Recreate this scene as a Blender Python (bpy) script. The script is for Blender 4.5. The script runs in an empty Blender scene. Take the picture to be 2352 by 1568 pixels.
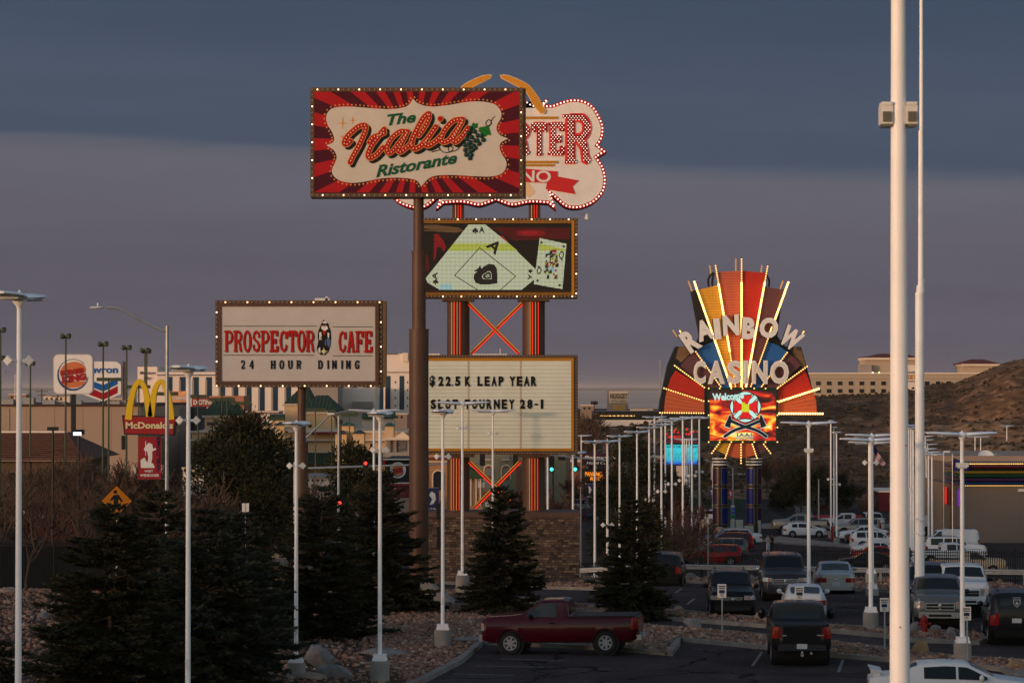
import bpy, bmesh, math, random
from mathutils import Vector, Matrix, noise
R = math.radians
scene = bpy.context.scene
COL = scene.collection

# ------------------------------------------------------------------ camera, sky, sun, exposure
CAMZ = 9.2
F = 6533.0            # focal length in the units of the measuring grid (2352 wide)
PITCH = math.atan(109 / 6533.0)
cam_d = bpy.data.cameras.new('camera'); cam = bpy.data.objects.new('camera', cam_d); COL.objects.link(cam)
cam.location = (0, 0, CAMZ); cam.rotation_euler = (R(90) + PITCH, 0, 0)
cam_d.sensor_width = 36; cam_d.lens = 100; cam_d.clip_start = 0.5; cam_d.clip_end = 60000
cam_d.dof.use_dof = True; cam_d.dof.focus_distance = 135; cam_d.dof.aperture_fstop = 9
scene.camera = cam

KX = 2.2            # exposure factor; lamps and cloud bank are given relative to it
SUN_EL, SUN_AZ = 3.5, 50.0      # sun low behind the camera, to its left
world = bpy.data.worlds.new("World"); scene.world = world; world.use_nodes = True
nt = world.node_tree; N = nt.nodes; L = nt.links
for n in list(N): N.remove(n)
def nd(tree, t, **kw):
    n = tree.nodes.new(t)
    for k, v in kw.items(): setattr(n, k, v)
    return n
out = nd(nt, 'ShaderNodeOutputWorld')
sky = nd(nt, 'ShaderNodeTexSky', sky_type='NISHITA'); sky.sun_disc = False
sky.sun_elevation = R(SUN_EL); sky.sun_rotation = R(180 + SUN_AZ)
sky.altitude = 1300; sky.air_density = 1.0; sky.dust_density = 1.2
bg1 = nd(nt, 'ShaderNodeBackground'); bg1.inputs[1].default_value = 0.15
tint = nd(nt, 'ShaderNodeMixRGB', blend_type='MULTIPLY'); tint.inputs[0].default_value = 1; tint.inputs[2].default_value = (1.0, .90, .91, 1)
L.new(sky.outputs[0], tint.inputs[1]); L.new(tint.outputs[0], bg1.inputs[0])
tc = nd(nt, 'ShaderNodeTexCoord'); sep = nd(nt, 'ShaderNodeSeparateXYZ'); L.new(tc.outputs['Generated'], sep.inputs[0])
# cloud bank in the east: flat grey-blue layers with long soft edges
mp = nd(nt, 'ShaderNodeMapping'); mp.inputs['Scale'].default_value = (6, 3, 90); L.new(tc.outputs['Generated'], mp.inputs[0])
nz = nd(nt, 'ShaderNodeTexNoise'); nz.inputs['Scale'].default_value = 1.0; nz.inputs['Detail'].default_value = 4; nz.inputs['Roughness'].default_value = .45
L.new(mp.outputs[0], nz.inputs['Vector'])
ma = nd(nt, 'ShaderNodeMath', operation='MULTIPLY_ADD'); ma.inputs[1].default_value = .0125; L.new(nz.outputs[0], ma.inputs[0])
tilt = nd(nt, 'ShaderNodeMath', operation='MULTIPLY_ADD'); tilt.inputs[1].default_value = .040; L.new(sep.outputs[0], tilt.inputs[0]); L.new(sep.outputs[2], tilt.inputs[2])
L.new(tilt.outputs[0], ma.inputs[2])
mr = nd(nt, 'ShaderNodeMapRange'); mr.inputs['From Min'].default_value = 0; mr.inputs['From Max'].default_value = .153; L.new(ma.outputs[0], mr.inputs[0])
cr = nd(nt, 'ShaderNodeValToRGB'); L.new(mr.outputs[0], cr.inputs[0])
stops = [(0.0, (.150, .125, .143)), (.10, (.112, .102, .128)), (.30, (.108, .100, .129)), (.44, (.122, .117, .146)), (.53, (.126, .124, .154)), (.565, (.100, .110, .146)),
         (.585, (.068, .088, .130)), (.62, (.066, .088, .130)), (.72, (.072, .094, .138)), (.84, (.058, .080, .124)), (1.0, (.050, .072, .118))]
e = cr.color_ramp.elements
while len(e) > 1: e.remove(e[-1])
e[0].position = 0; e[0].color = stops[0][1] + (1,)
for p, c in stops[1:]:
    q = e.new(p); q.color = c + (1,)
bg2 = nd(nt, 'ShaderNodeBackground'); bg2.inputs[1].default_value = 1 / KX; mp3 = nd(nt, 'ShaderNodeMapping'); mp3.inputs['Scale'].default_value = (5, 3, 55); mp3.inputs['Rotation'].default_value = (0, R(1.5), 0); L.new(tc.outputs['Generated'], mp3.inputs[0])
nz3 = nd(nt, 'ShaderNodeTexNoise'); nz3.inputs['Scale'].default_value = 1.6; nz3.inputs['Detail'].default_value = 6; nz3.inputs['Roughness'].default_value = .6; L.new(mp3.outputs[0], nz3.inputs['Vector'])
st3 = nd(nt, 'ShaderNodeMapRange'); st3.inputs['From Min'].default_value = .3; st3.inputs['From Max'].default_value = .7; st3.inputs['To Min'].default_value = .95; st3.inputs['To Max'].default_value = 1.05; L.new(nz3.outputs[0], st3.inputs[0])
mu3 = nd(nt, 'ShaderNodeVectorMath', operation='SCALE'); L.new(cr.outputs[0], mu3.inputs[0]); L.new(st3.outputs[0], mu3.inputs['Scale']); L.new(mu3.outputs[0], bg2.inputs[0])
fr = nd(nt, 'ShaderNodeMapRange', interpolation_type='SMOOTHSTEP'); fr.inputs['From Min'].default_value = -.1; fr.inputs['From Max'].default_value = .55; L.new(sep.outputs[1], fr.inputs[0])
up = nd(nt, 'ShaderNodeMapRange', interpolation_type='SMOOTHSTEP'); up.inputs['From Min'].default_value = .75; up.inputs['From Max'].default_value = .25; L.new(sep.outputs[2], up.inputs[0])
mm = nd(nt, 'ShaderNodeMath', operation='MULTIPLY'); L.new(fr.outputs[0], mm.inputs[0]); L.new(up.outputs[0], mm.inputs[1])
mx = nd(nt, 'ShaderNodeMixShader'); L.new(mm.outputs[0], mx.inputs[0]); L.new(bg1.outputs[0], mx.inputs[1]); L.new(bg2.outputs[0], mx.inputs[2])
L.new(mx.outputs[0], out.inputs[0])

sd = bpy.data.lights.new('sun', 'SUN'); sd.energy = .75; sd.angle = R(6); sd.color = (1.0, .64, .42)
sun = bpy.data.objects.new('sun', sd); COL.objects.link(sun)
dirv = Vector((-math.sin(R(SUN_AZ)) * math.cos(R(SUN_EL)), -math.cos(R(SUN_AZ)) * math.cos(R(SUN_EL)), math.sin(R(SUN_EL))))
sun.rotation_euler = dirv.to_track_quat('Z', 'Y').to_euler()
vs = scene.view_settings; vs.view_transform = 'Standard'; vs.look = 'None'; vs.exposure = math.log2(KX); vs.gamma = 1
scene.cycles.use_denoising = True
scene.cycles.max_bounces = 6; scene.cycles.sample_clamp_indirect = 4

# ------------------------------------------------------------------ measuring helpers
CT, ST = math.cos(PITCH), math.sin(PITCH)
def ray(px, py):
    u = (px - 1176) / F; v = (784 - py) / F
    return Vector((u, CT - v * ST, ST + v * CT))
def P(px, py, D):
    d = ray(px, py); return Vector((0, 0, CAMZ)) + d * (D / d.y)
PROF = [(-80, 4.4), (22, 3.7), (57, 2.3), (75, .1), (85, 0), (128, 0), (150, -1.1), (163, -1.7), (172, -3.0), (205, -5.3), (300, -5.8), (1000, -6.0), (40000, -6.0)]
def gz(y):
    for (a, za), (b, zb) in zip(PROF, PROF[1:]):
        if y <= b: return za + (zb - za) * (y - a) / (b - a)
    return -6.0
def G(px, py, off=0.0):
    d = ray(px, py)
    for (a, za), (b, zb) in zip(PROF, PROF[1:]):
        s = (zb - za) / (b - a); k = d.z / d.y
        den = k - s
        if abs(den) < 1e-9: continue
        y = (za - s * a - CAMZ) / den
        if a - 1e-6 <= y <= b + 1e-6 and y > 5: return Vector((d.x / d.y * y, y, gz(y) + off))
    y = (CAMZ + 6) / max(1e-5, -d.z / d.y)
    return Vector((d.x / d.y * y, y, -6.0 + off))

# ------------------------------------------------------------------ materials
MATS = {}
def mat(name, col, rough=.6, metal=0, var=.12, scale=3.0, emit=0, bump=0, bscale=20, coat=0, ecol=None, spec=.3):
    if name in MATS: return MATS[name]
    m = bpy.data.materials.new(name); m.use_nodes = True; t = m.node_tree; b = t.nodes['Principled BSDF']
    b.inputs['Roughness'].default_value = rough; b.inputs['Metallic'].default_value = metal
    b.inputs['Specular IOR Level'].default_value = spec
    if coat: b.inputs['Coat Weight'].default_value = coat
    c4 = tuple(col) + (1,)
    b.inputs['Base Color'].default_value = c4
    if var > 0 or bump > 0:
        co = nd(t, 'ShaderNodeTexCoord'); n = nd(t, 'ShaderNodeTexNoise'); n.inputs['Scale'].default_value = scale; n.inputs['Detail'].default_value = 6
        n.inputs['Roughness'].default_value = .65
        t.links.new(co.outputs['Object'], n.inputs['Vector'])
        if var > 0:
            r = nd(t, 'ShaderNodeValToRGB'); el = r.color_ramp.elements
            el[0].position = .28; el[1].position = .72
            el[0].color = tuple(max(0, x * (1 - var)) for x in col) + (1,); el[1].color = tuple(min(1, x * (1 + var)) for x in col) + (1,)
            t.links.new(n.outputs[0], r.inputs[0]); t.links.new(r.outputs[0], b.inputs['Base Color'])
        if bump > 0:
            n2 = nd(t, 'ShaderNodeTexNoise'); n2.inputs['Scale'].default_value = bscale; n2.inputs['Detail'].default_value = 5
            t.links.new(co.outputs['Object'], n2.inputs['Vector'])
            bp = nd(t, 'ShaderNodeBump'); bp.inputs['Strength'].default_value = bump; bp.inputs['Distance'].default_value = .1
            t.links.new(n2.outputs[0], bp.inputs['Height']); t.links.new(bp.outputs[0], b.inputs['Normal'])
    if emit:
        b.inputs['Emission Color'].default_value = tuple(ecol or col) + (1,); b.inputs['Emission Strength'].default_value = emit / KX
    MATS[name] = m
    return m
def vinyl(name, col, rough=.6, var=.06): return mat(name, col, rough, var=var, scale=1.2, spec=.12)
def led(name, col, s=1.0): return mat(name, (.01, .01, .01), .4, var=0, emit=s, ecol=col)

# ------------------------------------------------------------------ object helpers
def tag(o, label=None, cat=None, group=None, kind=None):
    if label: o['label'] = label
    if cat: o['category'] = cat
    if group: o['group'] = group
    if kind: o['kind'] = kind
    return o
def thing(name, label, cat, loc=(0, 0, 0), rz=0, group=None):
    o = bpy.data.objects.new(name, None); COL.objects.link(o); o.location = loc; o.rotation_euler = (0, 0, rz); o.empty_display_size = .3
    return tag(o, label, cat, group)
class MB:
    def __init__(s): s.v = []; s.f = []; s.mi = []; s.cur = 0
    def add(s, vs, fs):
        n = len(s.v); s.v.extend([tuple(q) for q in vs]); s.f.extend([tuple(i + n for i in f) for f in fs]); s.mi.extend([s.cur] * len(fs)); return s
    def box(s, c, d, rz=0, M=None):
        x, y, z = d[0] / 2, d[1] / 2, d[2] / 2
        p = [Vector((a * x, b * y, e_ * z)) for a in (-1, 1) for b in (-1, 1) for e_ in (-1, 1)]
        if rz: m = Matrix.Rotation(rz, 3, 'Z'); p = [m @ q for q in p]
        if M is not None: p = [M @ q for q in p]
        c = Vector(c); p = [q + c for q in p]
        return s.add(p, [(0, 1, 3, 2), (4, 6, 7, 5), (0, 4, 5, 1), (2, 3, 7, 6), (0, 2, 6, 4), (1, 5, 7, 3)])
    def b2(s, a, b):
        return s.box([(a[i] + b[i]) / 2 for i in range(3)], [abs(b[i] - a[i]) for i in range(3)])
    def tube(s, p0, p1, r0, r1=None, n=8, cap=True):
        r1 = r0 if r1 is None else r1
        p0, p1 = Vector(p0), Vector(p1); d = (p1 - p0)
        if d.length < 1e-9: return s
        q = d.to_track_quat('Z', 'Y').to_matrix(); vs = []
        for p, r in ((p0, r0), (p1, r1)):
            for i in range(n):
                a = 2 * math.pi * i / n; vs.append(p + q @ Vector((r * math.cos(a), r * math.sin(a), 0)))
        fs = [(i, (i + 1) % n, n + (i + 1) % n, n + i) for i in range(n)]
        if cap: fs += [tuple(range(n - 1, -1, -1)), tuple(range(n, 2 * n))]
        return s.add(vs, fs)
    def path(s, pts, r, n=6):
        rr = r if isinstance(r, (list, tuple)) else [r] * len(pts)
        pts = [Vector(p) for p in pts]; vs = []; fs = []
        for i, p in enumerate(pts):
            d = pts[min(i + 1, len(pts) - 1)] - pts[max(i - 1, 0)]
            q = d.to_track_quat('Z', 'Y').to_matrix()
            for k in range(n):
                a = 2 * math.pi * k / n; vs.append(p + q @ Vector((rr[i] * math.cos(a), rr[i] * math.sin(a), 0)))
        for i in range(len(pts) - 1):
            for k in range(n): fs.append((i * n + k, i * n + (k + 1) % n, (i + 1) * n + (k + 1) % n, (i + 1) * n + k))
        fs += [tuple(range(n - 1, -1, -1)), tuple(range((len(pts) - 1) * n, len(pts) * n))]
        return s.add(vs, fs)
    def lathe(s, prof, c=(0, 0, 0), n=16, M=None, axis='Z', cap=True):
        vs = []; fs = []
        for r, z in prof:
            for k in range(n):
                a = 2 * math.pi * k / n
                p = Vector((r * math.cos(a), r * math.sin(a), z))
                if axis == 'Y': p = Vector((p.x, p.z, p.y))
                if M is not None: p = M @ p
                vs.append(p + Vector(c))
        m = len(prof)
        for i in range(m - 1):
            for k in range(n): fs.append((i * n + k, i * n + (k + 1) % n, (i + 1) * n + (k + 1) % n, (i + 1) * n + k))
        if cap: fs += [tuple(range(n - 1, -1, -1)), tuple(range((m - 1) * n, m * n))]
        return s.add(vs, fs)
    def ball(s, c, r, sx=1, sy=1, sz=1, n=6):
        prof = [(max(1e-4, math.cos(t)), math.sin(t)) for t in [(-math.pi / 2) + math.pi * i / n for i in range(n + 1)]]
        M = Matrix.Diagonal((r * sx, r * sy, r * sz))
        return s.lathe(prof, c, max(6, n * 2), M)
    def prism(s, poly, y0, y1):
        """poly: [(x,z)], extruded along y"""
        n = len(poly)
        vs = [(x, y0, z) for x, z in poly] + [(x, y1, z) for x, z in poly]
        fs = [tuple(range(n - 1, -1, -1)), tuple(range(n, 2 * n))] + [(i, (i + 1) % n, n + (i + 1) % n, n + i) for i in range(n)]
        return s.add(vs, fs)
    def slab(s, poly, z0, z1):
        n = len(poly)
        vs = [(p[0], p[1], z0) for p in poly] + [(p[0], p[1], z1) for p in poly]
        fs = [tuple(range(n - 1, -1, -1)), tuple(range(n, 2 * n))] + [(i, (i + 1) % n, n + (i + 1) % n, n + i) for i in range(n)]
        return s.add(vs, fs)
    def mesh(s, name, mats, smooth=False):
        me = bpy.data.meshes.new(name); me.from_pydata(s.v, [], s.f)
        for m in (mats if isinstance(mats, (list, tuple)) else [mats]): me.materials.append(m)
        if isinstance(mats, (list, tuple)) and len(mats) > 1: me.polygons.foreach_set('material_index', s.mi)
        bm = bmesh.new(); bm.from_mesh(me); bmesh.ops.triangulate(bm, faces=[f for f in bm.faces if len(f.verts) > 8], ngon_method='EAR_CLIP'); bmesh.ops.recalc_face_normals(bm, faces=bm.faces); bm.to_mesh(me); bm.free()
        if smooth:
            me.polygons.foreach_set('use_smooth', [True] * len(me.polygons))
            try: me.set_sharp_from_angle(angle=R(38))
            except Exception: pass
        me.update(); return me
    def build(s, name, mats, parent=None, smooth=False, loc=None):
        o = bpy.data.objects.new(name, s.mesh(name, mats, smooth)); COL.objects.link(o)
        if parent is not None: o.parent = parent
        if loc is not None: o.location = loc
        return o
def copy_obj(me_obj, parent=None, name=None):
    c = me_obj.copy(); COL.objects.link(c)
    if name: c.name = name
    c.parent = parent; return c
def copy_tree(o, parent=None):
    c = o.copy(); COL.objects.link(c); c.parent = parent
    for ch in [x for x in CHILD.get(o.name, list(o.children))]: copy_tree(ch, c)
    return c
CHILD = {}
def catmull(pts, k=5, closed=False):
    out_ = []; n = len(pts)
    rng = range(n if closed else n - 1)
    for i in rng:
        if closed: p0, p1, p2, p3 = pts[i - 1], pts[i], pts[(i + 1) % n], pts[(i + 2) % n]
        else: p0, p1, p2, p3 = pts[max(i - 1, 0)], pts[i], pts[i + 1], pts[min(i + 2, n - 1)]
        for j in range(k):
            t = j / k
            out_.append(tuple(.5 * ((2 * p1[d]) + (-p0[d] + p2[d]) * t + (2 * p0[d] - 5 * p1[d] + 4 * p2[d] - p3[d]) * t * t + (-p0[d] + 3 * p1[d] - 3 * p2[d] + p3[d]) * t ** 3) for d in range(len(p1))))
    if not closed: out_.append(tuple(pts[-1]))
    return out_

# a flat picture plane of a sign: pixel-grid positions -> local x,z of the sign
class Pl:
    def __init__(s, D, root, off=(0, 0), k=1.0, y=0.0): s.D = D; s.root = root; s.o = off; s.k = k; s.y = y; s.L = root.location.copy()
    def loc(s, x, y): return (s.o[0] + x * s.k, s.o[1] + y * s.k)
    def at(s, x, y):
        px, py = s.loc(x, y); p = P(px, py, s.D) - s.L; return (p.x, p.z)
    def y0(s): return s.D - s.L.y
    def flat(s, mb, pts, d, t=.01):
        """a sheet whose front is d metres in front of the plane"""
        y = s.y0(); return mb.prism([s.at(*p) for p in pts], y - d, y - d + t)
    def rect(s, mb, x0, y0, x1, y1, d, t=.01): return s.flat(mb, [(x0, y0), (x1, y0), (x1, y1), (x0, y1)], d, t)
    def disc(s, mb, x, y, r, d, n=12, t=.01, ry=None):
        ry = ry or r
        return s.flat(mb, [(x + r * math.cos(2 * math.pi * i / n), y + ry * math.sin(2 * math.pi * i / n)) for i in range(n)], d, t)
    def stroke(s, mb, pts, w, d, smooth=True, nib=None, closed=False, k=6, cap=True):
        if smooth: pts = catmull([tuple(p) for p in pts], k, closed)
        n = len(pts); yb = s.y0()
        A = []; B = []
        for i, p in enumerate(pts):
            if closed: a, b = pts[i - 1], pts[(i + 1) % n]
            else: a, b = pts[max(i - 1, 0)], pts[min(i + 1, n - 1)]
            tx, ty = b[0] - a[0], b[1] - a[1]; l = math.hypot(tx, ty) or 1
            nx, ny = -ty / l, tx / l
            ww = w(i / max(1, n - 1)) if callable(w) else w
            wx, wy = (ww, ww) if nib is None else (nib[0] * ww, nib[1] * ww)
            A.append((p[0] + nx * wx / 2, p[1] + ny * wy / 2)); B.append((p[0] - nx * wx / 2, p[1] - ny * wy / 2))
        m = n if closed else n - 1
        vs = []
        for i in range(n):
            q = yb - d - .0006 * i / max(1, n) * 3
            ax = s.at(*A[i]); bx = s.at(*B[i])
            vs += [(ax[0], q, ax[1]), (bx[0], q, bx[1])]
        fs = [(2 * i, 2 * i + 1, 2 * ((i + 1) % n) + 1, 2 * ((i + 1) % n)) for i in range(m)]
        mb.add(vs, fs)
        if cap and not closed and nib is None:
            for j, sg in ((0, -1), (n - 1, 1)):
                a, b = pts[max(j - 1, 0)], pts[min(j + 1, n - 1)]
                th = math.atan2(b[1] - a[1], b[0] - a[0]); ww = (w(j / max(1, n - 1)) if callable(w) else w) / 2
                arc = [(pts[j][0] + ww * math.cos(th + sg * (-math.pi / 2 + math.pi * q / 6) + (0 if sg > 0 else 0)), pts[j][1] + ww * math.sin(th + sg * (-math.pi / 2 + math.pi * q / 6))) for q in range(7)] if sg > 0 else \
                      [(pts[j][0] + ww * math.cos(th + math.pi / 2 + math.pi * q / 6), pts[j][1] + ww * math.sin(th + math.pi / 2 + math.pi * q / 6)) for q in range(7)]
                yy = yb - d - .0006 * j / max(1, n) * 3
                mb.add([(s.at(*q)[0], yy, s.at(*q)[1]) for q in arc], [tuple(range(7))])
        return mb
    def text(s, mb, txt, x0, y0, x1, y1, d, bold=.0, shear=0, t=.012, rot=0, spacing=1.0, arc=None, glyphs=None, w=(.24, .10), serif=True):
        """text fitted to the box x0..x1, y0(top)..y1(bottom)"""
        if glyphs: V, Fc = pen_text(txt, w, serif, spacing, shear)
        else: V, Fc = font_text(txt, bold, shear, spacing)
        xs = [p[0] for p in V]; zs = [p[1] for p in V]
        ax, bx, az, bz = min(xs), max(xs), min(zs), max(zs)
        cx, cy = (x0 + x1) / 2, (y0 + y1) / 2; c, q = math.cos(rot), math.sin(rot)
        yb = s.y0(); vs = []
        dmax = max(p[2] for p in V); dmin = min(p[2] for p in V); dd = (dmax - dmin) or 1
        for p in V:
            u = ((p[0] - ax) / (bx - ax) - .5) * (x1 - x0); v = (.5 - (p[1] - az) / (bz - az)) * (y1 - y0)
            if arc: v += arc * ((2 * u / (x1 - x0)) ** 2 - 1)
            X, Z = s.at(cx + u * c - v * q, cy + u * q + v * c)
            vs.append((X, yb - d - t * (p[2] - dmin) / dd, Z))
        mb.add(vs, Fc); return mb
_FT = {}
def font_text(txt, bold=0, shear=0, spacing=1.0):
    key = (txt, bold, shear, spacing)
    if key in _FT: return _FT[key]
    cu = bpy.data.curves.new('t', 'FONT'); cu.body = txt; cu.offset = bold; cu.shear = shear; cu.extrude = .05; cu.resolution_u = 3; cu.space_character = spacing
    ob = bpy.data.objects.new('t', cu); COL.objects.link(ob)
    dg = bpy.context.evaluated_depsgraph_get(); dg.update()
    me = bpy.data.meshes.new_from_object(ob.evaluated_get(dg))
    V = [(v.co.x, v.co.y, v.co.z) for v in me.vertices]; Fc = [tuple(p.vertices) for p in me.polygons]
    bpy.data.objects.remove(ob); bpy.data.curves.remove(cu); bpy.data.meshes.remove(me)
    _FT[key] = (V, Fc); return _FT[key]

# slab-serif pen alphabet: strokes in a unit box; 'S' serif feet at (x, z, dir)
def _arc(cx, cy, rx, ry, a0, a1, n=12): return [(cx + rx * math.cos(R(a0 + (a1 - a0) * i / n)), cy + ry * math.sin(R(a0 + (a1 - a0) * i / n))) for i in range(n + 1)]
GL = {
 'P': ([[(.2, 0), (.2, 1)], [(.2, .95), (.5, .95)] + _arc(.5, .70, .3, .25, 90, -90) + [(.2, .45)]], [(.2, 0), (.12, 1)]),
 'R': ([[(.2, 0), (.2, 1)], [(.2, .95), (.48, .95)] + _arc(.48, .73, .3, .22, 90, -90) + [(.2, .51)], [(.5, .5), (.68, .35), (.74, .1), (.86, .0)]], [(.2, 0), (.12, 1)]),
 'O': ([_arc(.5, .5, .33, .46, 90, 450, 26)], []),
 'S': ([[(.8, .68), (.76, .86), (.5, .96), (.24, .86), (.2, .7), (.34, .57), (.64, .45), (.8, .29), (.74, .12), (.5, .04), (.24, .13), (.18, .33)]], []),
 'E': ([[(.22, 0), (.22, 1)], [(.22, .95), (.8, .95)], [(.22, .5), (.62, .5)], [(.22, .05), (.84, .05)], [(.78, .98), (.78, .74)], [(.82, .02), (.82, .28)], [(.6, .62), (.6, .38)]], [(.14, 0), (.14, 1)]),
 'C': ([[(.82, .68), (.76, .87), (.52, .96), (.28, .84), (.18, .5), (.28, .16), (.52, .04), (.76, .14), (.84, .33)], [(.82, .62), (.82, .96)]], []),
 'T': ([[(.5, 0), (.5, 1)], [(.1, .95), (.9, .95)], [(.12, .98), (.12, .72)], [(.88, .98), (.88, .72)]], [(.5, 0)]),
 'A': ([[(.5, 1), (.78, 0)], [(.46, .98), (.2, 0)], [(.3, .3), (.68, .3)]], [(.18, 0), (.8, 0)]),
 'F': ([[(.22, 0), (.22, 1)], [(.22, .95), (.82, .95)], [(.22, .5), (.62, .5)], [(.8, .98), (.8, .7)], [(.6, .62), (.6, .38)]], [(.22, 0), (.14, 1)]),
 'H': ([[(.2, 0), (.2, 1)], [(.8, 0), (.8, 1)], [(.2, .5), (.8, .5)]], [(.2, 0), (.2, 1), (.8, 0), (.8, 1)]),
 'U': ([[(.2, 1), (.2, .3), (.28, .1), (.5, .04), (.72, .1), (.8, .3), (.8, 1)]], [(.2, 1), (.8, 1)]),
 'D': ([[(.2, 0), (.2, 1)], [(.2, .95), (.45, .95)] + _arc(.45, .5, .36, .45, 90, -90, 14) + [(.2, .05)]], [(.12, 0), (.12, 1)]),
 'I': ([[(.5, 0), (.5, 1)]], [(.5, 0), (.5, 1)]),
 'N': ([[(.2, 0), (.2, 1)], [(.8, 0), (.8, 1)], [(.2, .98), (.8, .02)]], [(.2, 0), (.14, 1), (.8, 1)]),
 'G': ([[(.82, .7), (.74, .88), (.52, .96), (.28, .84), (.18, .5), (.28, .16), (.52, .04), (.72, .1), (.8, .2), (.8, .42)], [(.56, .44), (.9, .44)], [(.81, .66), (.81, .96)]], []),
 '2': ([[(.2, .7), (.26, .9), (.5, .96), (.74, .88), (.78, .68), (.62, .44), (.3, .2), (.2, .07), (.8, .07), (.82, .24)]], []),
 '4': ([[(.66, 0), (.66, 1)], [(.62, .98), (.14, .32), (.9, .32)]], [(.66, 0)]),
}
def pen_text(txt, w=(.24, .10), serif=True, spacing=1.0, shear=0):
    V = []; Fc = []; x = 0; kk = 0
    for ch in txt:
        if ch == ' ': x += .75 * spacing; continue
        adv = .62 if ch == 'I' else 1.0
        ox = x - (.19 if ch == 'I' else 0)
        strokes, ser = GL[ch]
        st_ = [(p, w) for p in strokes]
        if serif: st_ += [([(a - .19, .035 if b == 0 else .965), (a + .19, .035 if b == 0 else .965)], (w[0], .07)) for a, b in ser]
        for pts, ww in st_:
            n = len(pts); base = len(V); kk += 1; zz = .002 * (kk % 9)
            if math.hypot(pts[0][0] - pts[-1][0], pts[0][1] - pts[-1][1]) < .01: closed = True
            else: closed = False
            for i, p in enumerate(pts):
                a, b = (pts[i - 1] if i else (pts[-2] if closed else pts[0])), (pts[i + 1] if i < n - 1 else (pts[1] if closed else pts[-1]))
                tx, ty = b[0] - a[0], b[1] - a[1]; l = math.hypot(tx, ty) or 1
                nx, ny = -ty / l, tx / l
                # pen width of an upright-stress nib
                q = 1 / math.sqrt((nx / ww[0]) ** 2 + (ny / ww[1]) ** 2)
                for sg in (.5, -.5):
                    X = p[0] + sg * nx * q; Z = p[1] + sg * ny * q
                    V.append((ox + X + shear * Z, min(1.02, max(-.02, Z)), zz))
            for i in range(n - 1): Fc.append((base + 2 * i, base + 2 * i + 1, base + 2 * i + 3, base + 2 * i + 2))
        x += adv * spacing
    # give thickness: back copies are not needed behind an opaque sheet
    return V, Fc
def bulbs(root, pts, r, lit, dim, is_lit, part='bulb'):
    """pts local positions; first 100 as parts of their own, the rest as one"""
    mb = MB(); mb.ball((0, 0, 0), r, n=4)
    me_l = mb.mesh('bulb', lit, True); me_d = mb.mesh('bulb', dim, True)
    idx = sorted(range(len(pts)), key=lambda i: not is_lit(pts[i]))
    for i in idx[:100 if len(idx) > 100 else len(idx)]:
        o = bpy.data.objects.new(part, me_l if is_lit(pts[i]) else me_d); COL.objects.link(o); o.parent = root; o.location = pts[i]
    rest = idx[100:]
    if rest:
        m = MB()
        for i in rest:
            m.cur = 0 if is_lit(pts[i]) else 1; m.ball(pts[i], r, n=4)
        o = m.build(part, [lit, dim], root, True); o['kind'] = 'stuff'
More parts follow.
